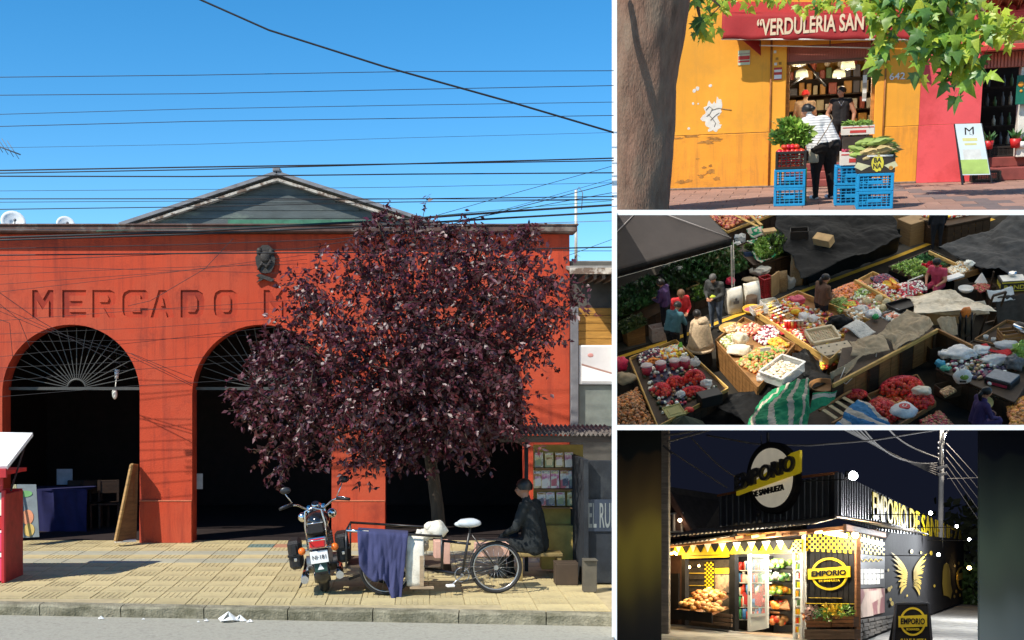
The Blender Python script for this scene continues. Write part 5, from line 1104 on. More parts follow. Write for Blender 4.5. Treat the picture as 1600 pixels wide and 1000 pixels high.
obj('logo', text_g('M', .15, .13, .0, .003), m_bk, wb, X=WX @ Matrix.Translation(onq(.5,.86,.008)) @ Matrix((nx_, nz_.cross(nx_), nz_)).transposed().to_4x4()); obj('logo_swash', G().tube([onq(.52,.83,.01),onq(.50,.79,.01),onq(.6,.775,.01),onq(.66,.80,.01)],.006,4), m_bk, wb, X=WX)
for k,(a,b) in enumerate(((Q[0],tg(1504,289)),(Q[1],tg(1549,287)))): obj('leg', G().bar(b, b+(Q[3-k]-b)*1.0, .03,.03), m_blackm, wb, X=WX)
for sx in (0,1): obj('rear_leg', G().bar(Q[3-sx]+Vector((0,.03,0)), Vector((Q[sx].x+.1,yb_+.5,0)), .03,.03), m_blackm, wb, X=WX)
for u,v,lb in ((1490,240,'black crate behind the easel board'),(1562,240,'black crate on the pink shop step')): 
    p = tw(u,246,.1 if u>1500 else -.1); p.z = zi if u>1500 else 0.0
    crate(T,(p.x+(.55 if u<1500 else .1),p.y+(.45 if u>1500 else -.05),p.z),0,.5,.3,.2,m_bk,lb,group='black crates at the pink shop',handle=False)
# ---------------- the big street tree: trunk at the left, branches of lobed leaves
tb2 = Vector((tg(1002,332).x, 18.9, 0)); TB = Matrix.Translation(-tb2)
st_tree = thing('street_tree', 'thick grey barked street tree at the terrace edge with hanging lobed leaves', 'tree', T, tb2)
def tru(u,v,dy=0): return T.wal(u,v,tb2.y+dy)
m_tbark = mat('tree_bark', (.22,.125,.085), .95, .35, 5, 1.0, 26, stretch=(1.6,1.6,.5), col2=(.24,.17,.12), c2pos=.56, c2w=.25)
def bark(t, a):
    v = 345-t*420; u_r = 1047+ (345-v)*.058+ (0 if v > 110 else (110-v)*.10); cu = u_r-58-.03*(345-v); c = tru(cu, v); r = (u_r-cu)/T.ppm(tb2.y)
    nn = mnoise.noise(Vector((cos(a)*3,sin(a)*3,t*7)))*.05+mnoise.noise(Vector((cos(a)*11,sin(a)*11,t*14)))*.02
    return (c.x+(r+nn*r)*cos(a), c.y+(r+nn*r)*sin(a), c.z)
obj('trunk', G().grid(lambda s,t: bark(t, -s*2*pi), 72, 70), m_tbark, st_tree, X=TB)
lobes = [(0,0),(.16,.03),(.42,-.02),(.27,.16),(.50,.36),(.24,.36),(.20,.52),(.03,.98)]
def lobed(bend, m):
    P = [(x,y) for x,y in lobes]+[(-x,y) for x,y in lobes[::-1][1:-1]]; g = G(); n = len(P); zf = lambda x,y: -bend*(y-.2)**2-.35*abs(x)*abs(x)*1.2+.02*sin(x*9)
    g.add([(x,y,zf(x,y)) for x,y in P]+[(0,.3,0.0),(0,.62,-bend*.15)], [(i,(i+1)%n,n if (P[i][1]+P[(i+1)%n][1])/2 < .55 else n+1) for i in range(n)]+[(n,6,n+1),(8,n,n+1)] , 0, True); g.tube([(0,0,0),(0,-.2,.03),(.02,-.42,.0)],.012,4)
    me = g.mesh('leaf'); setm(me, m); return me
m_lf = [mat('leaf_green', (.26,.42,.05), .42, .2, 8, objrand=.35, hue=.02, transl=.45, spec=.5), mat('leaf_yellowgreen', (.52,.60,.06), .42, .2, 8, objrand=.25, hue=.015, transl=.5, spec=.5), mat('leaf_dark', (.12,.25,.05), .4, .2, 8, objrand=.3, transl=.35, spec=.6)]
LM = [[lobed(b, m) for b in (.25,.5,.8)] for m in m_lf]
random.seed(77); leaves = []
def spray(pts, dy, n, sz, mix, hang=1.0, spread=14):
    W = [tru(u,v*.8-6 if v > 30 else v,dy+.25*i/len(pts)) for i,(u,v) in enumerate(pts)]
    obj('branch', G().tube(W, [.035-.025*i/(len(W)-1) for i in range(len(W))], 6), m_tbark, st_tree, X=TB)
    for k in range(n):
        t = random.random()*(len(W)-1); i = min(int(t), len(W)-2); p = W[i].lerp(W[i+1], t-i)+Vector((random.gauss(0,spread/95), random.gauss(0,.16), random.gauss(0,spread/95)-.05))
        ax = Vector((random.gauss(0,.55), random.gauss(-.35,.4), -hang*.9+random.gauss(0,.35))).normalized(); nz = Vector((random.gauss(0,.5),-.8+random.gauss(0,.4),.75)); x = ax.cross(nz).normalized(); z = x.cross(ax)
        s = sz*1.17*random.uniform(.7,1.15); M_ = Matrix.Translation(p) @ Matrix((x,ax,z)).transposed().to_4x4() @ Matrix.Scale(s,4)
        leaves.append((s, M_, random.choices((0,1,2), mix)[0], random.randrange(3)))
spray([(1085,-25),(1105,-8),(1125,10),(1110,25)], 1.6, 34, .17, (3,4,1)); spray([(1085,-15),(1092,20),(1094,45),(1090,62)], .8, 16, .20, (4,2,3), spread=5); spray([(1100,-25),(1190,-8),(1290,-5),(1370,-12)], 2.6, 95, .15, (3,5,1), spread=12)
spray([(1350,-30),(1390,-10),(1400,30),(1385,70),(1378,110),(1385,130)], 1.2, 62, .22, (4,3,3), spread=9)
spray([(1380,-35),(1420,-10),(1450,30),(1455,70),(1450,95)], .9, 75, .26, (4,2,5), spread=18); spray([(1430,-35),(1470,0),(1490,40),(1495,90),(1490,135),(1480,145)], 1.0, 92, .27, (4,2,4), spread=16)
spray([(1480,-35),(1505,0),(1515,50),(1520,100),(1505,140),(1520,120)], 1.1, 66, .24, (4,3,3), spread=13); spray([(1500,-20),(1540,35),(1570,48),(1605,52)], 1.5, 52, .20, (2,6,0), spread=11); spray([(1540,40),(1560,62),(1572,78)], 1.4, 22, .18, (2,6,0), spread=7)
spray([(1340,-25),(1365,10),(1380,45)], 1.0, 30, .2, (4,4,2), spread=10); spray([(1400,-30),(1440,-5),(1500,-12)], 1.0, 40, .24, (3,3,3), spread=14)
leaves.sort(key=lambda q: -q[0]); rest = [G(), G(), G()]
for i, (s, M_, c, b) in enumerate(leaves):
    if i < 298: obj('leaf', LM[c][b], None, st_tree, X=TB @ M_)
    else: me = LM[c][b]; rest[c].add([M_ @ v.co for v in me.vertices], [list(p.vertices) for p in me.polygons], 0, True)
for c in range(3):
    if rest[c].v: obj('foliage', rest[c], m_lf[c], st_tree, X=TB, kind='stuff')
# ================================================================ MIDDLE RIGHT: the street market seen from above
random.seed(41)
def mz(x, y, z=0.0): return Mk.gnd(960+x/2.5, 334+y/2.5, z)
K5 = Mk.ppm(Mk.gnd(1282,500).y)*2.5                     # zoomed pixels per metre
m_mash = mat('market_asphalt', (.034,.030,.024), .9, .25, 2, .3, 50, spec=.08, col2=(.018,.016,.014), c2pos=.52, c2w=.2)
m_yel = mat('line_yellow', (.62,.36,.03), .8, .2, 5, col2=(.20,.13,.04), c2pos=.62)
g = G(); a = Mk.gnd(860,690); b = Mk.gnd(1760,690); c = Mk.gnd(1760,250); d = Mk.gnd(860,250)
g.add([a,b,c,d], [(0,1,2,3)]); struct('market_ground', g, m_mash, Mk)
def strip(pts, w, z, m, name):
    P = [mz(*p) for p in pts]; g = G()
    for i in range(len(P)-1):
        d = (P[i+1]-P[i]).normalized(); n = Vector((-d.y,d.x,0))*w/2; q = Vector((0,0,z)); g.quad(P[i]-n+q,P[i+1]-n+q,P[i+1]+n+q,P[i]+n+q)
    return struct(name, g, m, Mk)
strip([(-60,588),(230,492),(440,412),(770,290),(1070,180),(1480,20)], .16, .008, m_yel, 'yellow_line')
strip([(-60,545),(230,462),(440,385),(770,268),(1070,160),(1480,0)], .5, .004, mat('gutter_grey', (.06,.055,.045), .9, .2), 'gutter_strip')
m_sw = wood('stall_wood', (.27,.13,.04), .4); m_swl = wood('stall_wood_light', (.60,.36,.10), .35); m_swd = wood('stall_wood_dark', (.05,.027,.012), .4)
m_blkp = mat('black_plastic', (.008,.008,.008), .5, .3, 8, .3, 20, spec=.12); m_tarp = mat('black_tarp', (.012,.012,.012), .6, .4, 3, .6, 14, spec=.06)
m_card = mat('market_cardboard', (.52,.33,.15), .85, .15, 5); m_bagw = mat('plastic_white', (.85,.83,.78), .35, .15, 10, .6, 25, transl=.2); m_clear = mat('plastic_clear', (.78,.79,.76), .2, .1, 12, .5, 30, spec=.8, alpha=.5)
m_burlap = mat('burlap', (.42,.32,.20), .95, .2, 8, .4, 90); m_cream = mat('cream_tarp', (.80,.68,.50), .85, .12, 4, .4, 18, col2=(.48,.36,.22), c2pos=.58)
FR = {}
for nm, c, hu in (('tomato',(0.728,0.063,0.021),.01),('onion',(0.644,0.238,0.063),.01),('red_onion',(0.28,0.042,0.084),.01),('carrot',(0.85,0.266,0.042),.01),('lemon',(0.85,0.588,0.042),.01),('pepper_green',(0.196,0.336,0.049),.02),('lettuce',(0.364,0.504,0.126),.02),('kale',(0.07,0.182,0.056),.01),('radish',(0.672,0.028,0.063),.01),('mushroom',(0.85,0.7,0.504),.01),('garlic',(0.85,0.84,0.7),.01),('potato',(0.364,0.182,0.07),.01),('berry',(0.049,0.042,0.084),.01),('cherry',(0.42,0.028,0.042),.01),('herb',(.03,.055,.014),.02),('orange',(0.85,0.308,0.028),.01),('beans',(0.28,0.336,0.084),.02),('pink_potato',(0.77,0.28,0.154),.01),('nut',(0.56,0.364,0.168),.01),('fern',(.07,.095,.026),.02)):
    FR[nm] = mat('heap_'+nm, c, .38, .25, 9, island=.4, hue=hu, spec=.5)
def bil(Q, s, t): return Q[0].lerp(Q[1], s).lerp(Q[3].lerp(Q[2], s), t)
def heap(name, label, Q4, z, r, n, ms, mound=.12, kind='ball', lay=1.0):
    """a heap of small produce over a quad given in zoomed photo pixels"""
    Q = [mz(x,y,z) for x,y in Q4]; g = G()
    r *= .84
    for i in range(int(n*2.0)):
        s, t = random.random(), random.random(); p = bil(Q, s, t); h = mound*(1-(2*s-1)**2)*(1-(2*t-1)**2)
        p = p+Vector((0,0,r*.7+h*random.uniform(.55,1.0))); q = r*random.uniform(.75,1.15); m = random.randrange(len(ms))
        if kind == 'ball': g.ell(p, (q,q,q*.88), 7, m, k=4)
        elif kind == 'long': d = rnd().normalized()*q*2.2; d.z *= .3; g.tube([p-d,p,p+d],[q*.35,q*.5,q*.15],5,m)
        else:
            for k in range(5): a = rnd().normalized(); a.z = abs(a.z); leaf_g(g, p, a, rnd(), q*2.0, q*.6, m)
    base = G().add([q+Vector((0,0,-.01)) for q in Q]+[bil(Q,.5,.5)+Vector((0,0,mound*.6))], [(0,1,4),(1,2,4),(2,3,4),(3,0,4)]); g.join(base)
    o = obj(name, g, [FR[m] for m in ms], None, Mk, kind='stuff'); o['label'] = label; return o
def stall(label, Q4, z, rim=.12, m=None, ml=None, skirt=True, cat='stall'):
    m = m or m_sw; ml = ml or m_swl; Q = [mz(x,y,z) for x,y in Q4]; c = sum(Q, Vector())/4; c.z = 0
    t = thing('market_stall', label, cat, Mk, c); X = Matrix.Translation(-c); U = Vector((0,0,1))
    obj('tabletop', G().slab(*[q-U*.03 for q in Q], .03) if (Q[1]-Q[0]).cross(Q[3]-Q[0]).z > 0 else G().slab(*[q-U*.03 for q in Q[::-1]], .03), m, t, X=X)
    for i in range(4):
        a, b = Q[i], Q[(i+1)%4]; d = (b-a).normalized(); obj('rim_board', G().bar(a+U*(rim/2-.02)+d*.01, b+U*(rim/2-.02)-d*.01, .03, rim), ml, t, X=X)
        obj('leg', G().bar(a.lerp(c+U*z,.06)*1.0, Vector((a.x,a.y,0)).lerp(c,.06), .06,.06, up=(0,1,0)), m_swd, t, X=X)
        if skirt:
            n = max(2, int((b-a).length/.22)); 
            for k in range(n): 
                p0, p1 = a.lerp(b,(k+.04)/n), a.lerp(b,(k+.96)/n); p0 = p0.lerp(c+U*z,.02); p1 = p1.lerp(c+U*z,.02)
                obj('skirt_plank', G().slab(p0-U*.05, p1-U*.05, p1-U*(z-.02), p0-U*(z-.02), .018), m, t, X=X)
    return t
def mbox(name, label, x, y, z, w, d, h, m, rz=.64, cat='box', open_=True, group=None, tilt=None, inner=None):
    p = mz(x,y,z); R = Matrix.Rotation(rz,3,'Z') @ (Matrix.Rotation(tilt,3,'X') if tilt else Matrix.Identity(3))
    t = thing(name, label, cat, Mk, p, R=R, group=group); e = .014
    for (a,b,c,f) in ((0,-d/2,w,e),(0,d/2,w,e),(-w/2,0,e,d-e),(w/2,0,e,d-e)): obj('side', G().box((a,b,h/2),(c,f,h),b=.003), m, t)
    obj('bottom', G().box((0,0,.008),(w-e,d-e,.014)), inner or m, t)
    if not open_: obj('lid', G().box((0,0,h+.006),(w+.01,d+.01,.012),b=.003), m, t)
    return t
def blob(name, label, x, y, z, r, m, cat, wob=.3, sc=(1,1,.8), st=Mk, group=None, n=16, knot=False, rz=0):
    p = mz(x,y,z); g = G().ell((0,0,r*sc[2]*.8), (r*sc[0],r*sc[1],r*sc[2]), n+10, 0, None, 16, wob)
    o3 = Vector((x*.1,y*.1,r*9)); g.v = [tuple(Vector(v)*(1+.16*abs(mnoise.noise(Vector(v)*(1.9/r)+o3))+.12*abs(mnoise.noise(Vector(v)*(4.2/r)+o3))-.12)) for v in g.v]
    if knot: g.ell((0,0,r*sc[2]*1.75),(r*.22,r*.22,r*.2),8,wob=.3).ell((r*.12,0,r*sc[2]*2.0),(r*.3,r*.12,r*.16),8,wob=.5)
    return tag(obj(name, g, m, None, Mk, Matrix.Translation(p) @ Matrix.Rotation(rz,4,'Z')), label, cat, group)
def drape(name, label, P4, z4, m, nu=40, nv=30, amp=.05, f=3.0, cat='cloth', stripes_=None, sd=0, hole=None, dn=0.0):
    Q = [mz(p[0],p[1],z) for p, z in zip(P4, z4)]
    def fn(s, t):
        p = bil(Q, s, t); o = Vector((sd, sd*.7, 0)); h = mnoise.noise(Vector((p.x*f,p.y*f,sd)))+.5*abs(mnoise.noise(Vector((p.x*f*2.3,p.y*f*2.3,sd+4))))
        w = mnoise.noise(Vector((p.x*f*.8,p.y*f*.8,sd+9)))*amp*1.5
        k = .22*amp*abs(mnoise.noise(Vector((p.x*f*5+p.y*2,p.y*f*2,sd+7))))+.12*amp*mnoise.noise(Vector((p.x*f*9,p.y*f*9,sd)))
        return (p.x+w, p.y+w*.6, p.z+amp*h+k)
    g = G().grid(fn, nu, nv)
    if stripes_: g.m = [stripes_(i % nu/nu, i//nu/nv) for i in range(nu*nv)]
    return tag(obj(name, g, m, None, Mk, solid=.008), label, cat)
def msack(label, x, y, w, d, h, m, rz=.6, group=None, printed=False):
    p = mz(x,y,0); t = thing('sack', label, 'sack', Mk, p, rz, group); obj('bag', sack((0,0,0), w, d, h, .14), m, t)
    if printed: obj('stamp', G().box((0,-d*1.16,h*.5),(w*.7,.006,h*.12)).box((0,-d*1.16,h*.62),(w*.25,.006,h*.1)), mat('stamp_grey', (.22,.2,.18), .8), t)
    return t
# ---- the dark tent at the left and what stands under it
m_tent = mat('tent_fabric', (.032,.026,.024), .8, .15, 2, .2, 12); zt = 2.25
Pk = mz(110,-30,3.15); c1 = mz(456,96,zt); c2 = mz(-190,275,zt); c3 = mz(240,-125,zt); c4 = mz(-380,20,zt); tc_ = Vector((Pk.x,Pk.y,0)); TT = Matrix.Translation(-tc_)
tent = thing('market_tent', 'dark grey peaked market tent on pale metal legs', 'tent', Mk, tc_)
def pan(a,b): return G().grid(lambda s,t: tuple((a.lerp(b,s)).lerp(Pk,t)-Vector((0,0,.14*sin(pi*t)*(1-abs(2*s-1)*.6)*.8))), 14, 14)
for a, b in ((c1,c3),(c3,c4),(c4,c2),(c2,c1)): obj('canopy_panel', pan(a,b), m_tent, tent, X=TT, solid=.006); obj('valance', G().grid(lambda s,t: tuple(a.lerp(b,s)-Vector((0,0,.22*t))+Vector((.012*sin(s*40),.012*sin(s*40),0))), 30, 2), m_blkp, tent, X=TT, solid=.006); obj('hem_trim', G().tube([a-Vector((0,0,.225)), b-Vector((0,0,.225))], .008, 4), m_plast, tent, X=TT)
for a in (c1,c2,c3,c4): obj('seam', G().tube([Pk+Vector((0,0,.01)), a+Vector((0,0,.012))], .014, 5), mat('tent_seam', (.30,.27,.26), .7), tent, X=TT); obj('leg', G().box((a.x,a.y,zt/2-.1),(.045,.045,zt-.22)).box((a.x+.06,a.y,zt*.62),(.02,.03,zt*.7)), m_plast, tent, X=TT)
stall('dark plant stall under the tent at the left edge', ((-40,330),(250,205),(420,265),(110,420)), .55, .05, m_swd, m_swd)
for i,(Q4,z,r,n,ms,lb) in enumerate((((( -20,330),(150,250),(190,330),(20,410)),.6,.10,150,['herb','kale'],'dark herbs heaped under the left of the tent'),(((180,230),(330,180),(380,250),(240,310)),.6,.11,150,['herb','kale'],'dark green leaves under the middle of the tent'),(((330,170),(470,130),(520,215),(390,270)),.6,.11,190,['herb','fern','kale'],'dark ferns and leaves beside the tent leg'))): heap('leafy_greens', lb, Q4, z, r, n, ms, .18, 'leaf')
for x,y,r,m,lb,k in ((265,185,.26,m_bagw,'largest pale plastic bag under the tent edge',0),(205,215,.17,m_clear,'upright clear bag under the tent edge left of the largest',1),(250,245,.22,m_bagw,'pale bag below the largest one in the tent shade',0),(85,300,.16,m_bagw,'knotted white bag among the dark herbs',1),(60,335,.13,m_bagw,'small pale bag left of the knotted one among the herbs',0),(20,340,.14,m_bagw,'grey bag at the far left edge of the herbs',0),(415,200,.2,m_burlap,'pale cloth bundle on the greens under the tent',0),(490,110,.2,m_clear,'round clear bag outside the tent leg',0),(480,130,.13,m_bagw,'small white bag under the round clear one by the tent leg',0)): blob('plastic_bag', lb, x, y, .62, r, m, 'bag', .35, (1,.8,.8), knot=k)
drape('blue_tarp', 'dark blue cloth hung under the tent greens', ((215,230),(460,140),(445,200),(240,262)), (.75,.75,.35,.35), mat('navy_cloth', (.015,.035,.085), .85, .2), 26, 10, .04)
# ---- greens stall beyond the tent leg, sacks below it
stall('greens stall with a sagging navy cloth front right of the tent', ((465,135),(640,60),(735,150),(545,205)), .75, .06, m_swd, m_swd)
drape('navy_cloth', 'navy cloth sagging along the front of the greens stall', ((505,150),(740,140),(735,200),(535,225)), (.86,.86,.35,.35), MATS['navy_cloth'], 34, 12, .05, 2.5)
heap('leafy_greens', 'herb bunches heaped on the greens stall', ((515,140),(640,85),(715,140),(585,190)), .78, .10, 260, ['herb','fern','pepper_green'], .2, 'leaf'); heap('leafy_greens', 'pale green leaves on the greens stall front', ((540,120),(600,105),(615,165),(560,180)), .86, .08, 80, ['pepper_green','lettuce'], .2, 'leaf')
m_gw = [mat('stripe_green', (.015,.24,.10), .8, .12, 4, .3, 20), mat('stripe_cream', (.52,.44,.34), .8, .12, 4, .3, 20), mat('stripe_blue', (.025,.16,.32), .8, .12, 4, .3, 20)]
drape('green_cloth', 'green and white patterned cloth lying over the greens stall', ((520,105),(600,95),(625,165),(560,195)), (.95,1.05,.9,.85), m_gw[:2], 24, 24, .09, 3, 'cloth', lambda s,t: 0 if mnoise.noise(Vector((s*5,t*5,2))) > -.05 else 1); drape('green_cloth', 'crumpled green sack end behind the greens stall', ((520,60),(590,50),(600,85),(530,95)), (1.0,1.05,.9,.85), m_gw[:2], 16, 14, .08, 3, 'cloth', lambda s,t: 0 if mnoise.noise(Vector((s*4,t*4,7))) > 0 else 1)
mbox('cardboard_box', 'tan cardboard box behind the greens stall', 605, 92, .8, .38,.28,.24, m_card, .3, open_=False); blob('plastic_bag','pink plastic bag on the corner of the greens stall',705,138,.78,.18,mat('plastic_pink',(.62,.08,.13),.4,.15,8,.4,20),'bag',.35,(1.3,.7,.5)); blob('plastic_bag','white bag hanging in the greens of the middle stall',603,165,.75,.14,m_bagw,'bag',.3,(.8,.8,1.3))
msack('left white printed sack before the tent leg', 467, 385, .24,.16,.78, m_sack, .45, 'white sacks by the tent leg', True); msack('right white sack before the tent leg, beside the red crate', 535, 370, .24,.16,.82, m_sack, .5, 'white sacks by the tent leg')
blob('cloth_bundle','grey cloth bundle above the white sacks',570,235,.45,.24,m_sack,'bundle',.4,(1.2,.8,.6)); blob('net_bag','magenta net bag behind the white sacks',453,275,.5,.15,FR['radish'],'bag',.3); blob('cloth_bundle','tan folded sack on top of the right white sack',530,262,.75,.17,m_burlap,'bundle',.4,(1.4,.8,.4))
crate(Mk, mz(592,322,0), .62, .34,.3,.62, mat('crate_red', (.42,.025,.03), .5, .15), 'tall red lattice crate between sacks on the kerb', cols=5, rows=9, handle=False)
msack('tall brown mesh sack at the end of the greens stall', 712, 275, .17,.15,.92, mat('mesh_sack', (.33,.22,.11), .9, .3, 20, .5, 60), .3); msack('short brown mesh sack left of the tall mesh sack', 652, 300, .17,.14,.62, MATS['mesh_sack'], .3); blob('plastic_bag','clear tied bag at the foot of the mesh sacks',682,290,.0,.2,m_clear,'bag',.3,(1,.8,1.1)); tag(obj('flattened_box', G().box((0,0,.36),(.03,.42,.70)), m_card, None, Mk, Matrix.Translation(mz(628,320)) @ Matrix.Rotation(-.5,4,'Z')), 'brown flattened carton standing beside the red crate', 'box')
# ---- top edge: onion stall, tarps, boxes, far stalls
stall('onion stall at the top edge above the tent', ((330,10),(560,-50),(650,-5),(440,75)), .8, .08, m_swd, m_swl); heap('onions', 'reddish onions heaped on the stall above the tent', ((350,5),(490,-40),(540,15),(440,62)), .82, .06, 260, ['onion','pink_potato','cherry'], .12); heap('peppers', 'mixed peppers in the tray beyond the tent', ((500,-40),(600,-50),(640,-5),(555,25)), .82, .06, 110, ['tomato','nut','lemon','garlic'], .1)
for a_, b_, lb in (((470,5),(560,50),'short yellow board leaning over the onion stall'),((520,-5),(575,45),'second yellow board crossing the onion stall')): tag(obj('board', G().bar(mz(*a_,1.1), mz(*b_,.95), .1,.03), m_swl, None, Mk), lb, 'board')
drape('black_tarp','large black tarp covering closed stalls in the centre of the street',((600,-20),(1090,-40),(1115,95),(735,255)),(1.05,1.15,1.0,.9),m_tarp,70,50,.16,1.1,'tarp',sd=3)
drape('black_tarp','hanging black tarp side below the central covered stalls',((715,150),(1115,60),(1105,150),(735,285)),(1.0,1.0,.02,.02),m_blkp,50,14,.07,2,'tarp',sd=5)
drape('black_tarp','black tarp side hanging toward the mesh sacks',((640,60),(740,150),(760,285),(690,215)),(1.0,1.0,.02,.02),m_blkp,30,14,.07,2,'tarp',sd=6)
drape('grey_tarp','large grey black tarp over stalls at the upper right',((1270,140),(1700,-40),(1720,240),(1440,235)),(1.05,1.2,1.15,1.0),mat('grey_tarp_sheet', (.05,.05,.05), .6, .4, 3, .8, 10, spec=.08),70,50,.18,1.0,'tarp',sd=8); drape('black_tarp','black side of the right hand tarp above the banana box',((1330,165),(1460,225),(1480,320),(1390,260)),(1.05,1.0,.1,.1),m_blkp,30,14,.08,2,'tarp',sd=9); drape('black_tarp','black front of the right hand tarp behind the banana box',((1440,210),(1720,215),(1720,330),(1470,320)),(1.05,1.1,.1,.1),m_blkp,40,14,.08,2,'tarp',sd=10)
mbox('wooden_crate','dark crate with a tan inside standing on the black tarp',722,95,1.05,.50,.34,.28,m_bk,.05,'crate',inner=m_card); mbox('cardboard_box','tan cardboard box tipped over on the black tarp',820,115,1.05,.52,.28,.24,m_card,-.55,open_=False,tilt=.35)
for x,y,z,w,d,h,lb in ((1115,35,0,.8,.6,.75,'left plywood chest at the top of the street'),(1170,105,0,.8,.6,.72,'right plywood chest at the top of the street'),(1125,95,0,.5,.4,.5,'dark low chest in front of the plywood chests')): mbox('plywood_chest',lb,x,y,z,w,d,h,wood('plywood',(.30,.19,.085),.25) if h>.6 else m_swd,.62,'chest',False,'chests at the top of the street')
stall('far produce stall at the top right behind the standing man', ((1190,25),(1440,-50),(1470,15),(1300,50)), .7, .06, m_swd, m_swd); heap('vegetables','mixed vegetables on the far stall at the top edge',((1195,10),(1420,-50),(1440,-5),(1260,25)),.73,.07,150,['garlic','tomato','lemon','carrot','kale'],.12)
crate(Mk, mz(1305,38,0), .6, .5,.34,.55, m_yel, 'yellow crate at the far stall behind the standing man', cols=5, rows=5, handle=False)
# ---- lettuce stall
stall('stall of lettuces and radishes at the upper right', ((1070,215),(1235,150),(1335,195),(1185,265)), .82, .1, m_blkp, m_swd)
random.seed(50); LQ = [mz(*p,.86) for p in ((1075,212),(1232,158),(1320,196),(1180,258))]; i = 0
for s in range(7):
    for t in range(4):
        p = bil(LQ, (s+.5)/7, (t+.5)/4); kind_ = 'radish' if (s in (3,4) and t >= 2) else ('kale' if s >= 5 or (s == 4 and t < 2) else 'lettuce'); r = .15; g = G()
        for k in range(46): a_ = rnd().normalized(); a_.z = abs(a_.z)*.8; leaf_g(g, p+a_*r*random.uniform(.2,.75), a_+rnd(.3), rnd(), r*random.uniform(.4,.7), r*.26)
        i += 1; tag(obj({'radish':'radish_bunch','kale':'kale_bunch','lettuce':'lettuce'}[kind_], g, FR[kind_], None, Mk), {'radish':'bunch of red radishes among the lettuces','kale':'dark green leaf bunch at the back of the lettuce stall','lettuce':'pale green lettuce head on the lettuce stall'}[kind_], {'radish':'radish','kale':'greens','lettuce':'lettuce'}[kind_], {'radish':'radish bunches on the lettuce stall','kale':'dark greens on the lettuce stall','lettuce':'lettuces on the lettuce stall'}[kind_])
tag(obj('board', G().bar(mz(1228,150,1.0),mz(1335,200,1.0),.05,.10), m_swl, None, Mk), 'yellow board along the back of the lettuces', 'board')
mbox('wooden_tray','wooden tray of mushrooms and garlic beside the lettuces',1358,235,.75,.95,.55,.18,m_sw,.62,'tray'); heap('mushrooms','mushrooms and garlic filling the wooden tray',((1290,225),(1370,175),(1420,205),(1340,255)),.86,.045,200,['mushroom','garlic','nut'],.1); blob('garlic_bag','white garlic bunch topmost in the mushroom tray',1385,205,.95,.13,FR['garlic'],'garlic',.4)
tag(obj('paper', G().box((0,0,0),(.5,.22,.05),.6), m_paper, None, Mk, Matrix.Translation(mz(1325,247,.93))), 'white folded paper at the front of the mushroom tray', 'paper')
# ---- long row of produce right of the woman in brown
stall('long produce stall right of the woman in the brown jacket', ((835,330),(1010,235),(1215,330),(1065,450)), .78, .1, m_sw, m_swl)
for nm, Q4, r, n, ms, k, lb in (('pink_potatoes',((850,305),(960,262),(1000,300),(880,342)),.05,190,['pink_potato','carrot'],'ball','pink potatoes heaped nearest the woman in brown'),('leeks',((930,310),(1000,285),(1030,320),(960,340)),.06,70,['garlic','lettuce'],'long','white leeks and spring onions beside the pink potatoes'),('carrots',((985,310),(1040,300),(1060,335),(1000,345)),.05,80,['carrot','nut'],'long','carrots behind the yellow rail'),('green_beans',((850,345),(895,325),(925,365),(880,390)),.05,120,['beans','pepper_green'],'long','green beans at the front corner of the long stall'),
    ('berries',((1000,255),(1060,240),(1110,270),(1040,290)),.05,120,['berry','red_onion'],'ball','dark berries at the back of the long stall'),('red_beans',((1000,275),(1050,290),(1110,310),(1050,320)),.04,120,['cherry','garlic'],'ball','red and white beans behind the yellow rail'),('cherries',((1080,290),(1150,270),(1205,310),(1130,335)),.045,150,['cherry','garlic','radish'],'ball','cherries and radishes at the right of the long stall'),('grapes',((1150,275),(1195,265),(1220,300),(1180,315)),.05,70,['red_onion','garlic'],'ball','purple grapes and white bags beside the metal frame'),('parsnips',((900,385),(960,360),(1010,400),(950,425)),.06,50,['garlic','nut'],'ball','pale roots behind the newspaper')): heap(nm, lb, Q4, .80, r, n, ms, .12, k)
tag(obj('yellow_rail', G().bar(mz(940,262,1.0),mz(1092,345,.95),.07,.09).bar(mz(940,262,1.0),mz(945,300,.8),.06,.06), m_swl, None, Mk), 'yellow wooden rail dividing the long produce stall', 'rail')
tag(obj('metal_frame', G().tube([mz(1148,330,.8),mz(1148,262,1.15),mz(1205,240,1.15)],.02,6), m_plast, None, Mk), 'pale bent metal frame over the cherries', 'frame')
for i,(x,y,r,m,lb) in enumerate(((1065,275,.12,'orange','left orange pumpkin half'),(1090,262,.12,'orange','back orange pumpkin half'),(1108,280,.13,'carrot','right orange pumpkin half'),(1085,285,.12,'orange','front orange pumpkin half'))):
    t = thing('pumpkin_half', lb+' on the long produce stall', 'pumpkin', Mk, mz(x,y,.92), R=Matrix.Rotation(.5+i*.9,3,'Z') @ Matrix.Rotation(.7,3,'X')); obj('rind', G().lathe([(.001,-r*.9),(r*.6,-r*.75),(r*.95,-r*.3),(r,0)],18), FR[m], t, solid=.012); obj('flesh', G().lathe([(r*.97,-.01),(r*.6,-.03),(.001,-.05)],18), FR['lemon'], t)
bw = thing('red_bowl', 'red bowl of yellow peppers on the long stall', 'bowl', Mk, mz(922,365,.80)); obj('bowl', G().lathe([(.12,0),(.19,.06),(.21,.12),(.195,.12),(.17,.05),(0,.03)],22), FR['tomato'], bw)
heap('yellow_peppers','yellow green peppers in the red bowl',((900,352),(938,345),(945,365),(908,375)),.86,.04,40,['lemon','pepper_green'],.06)
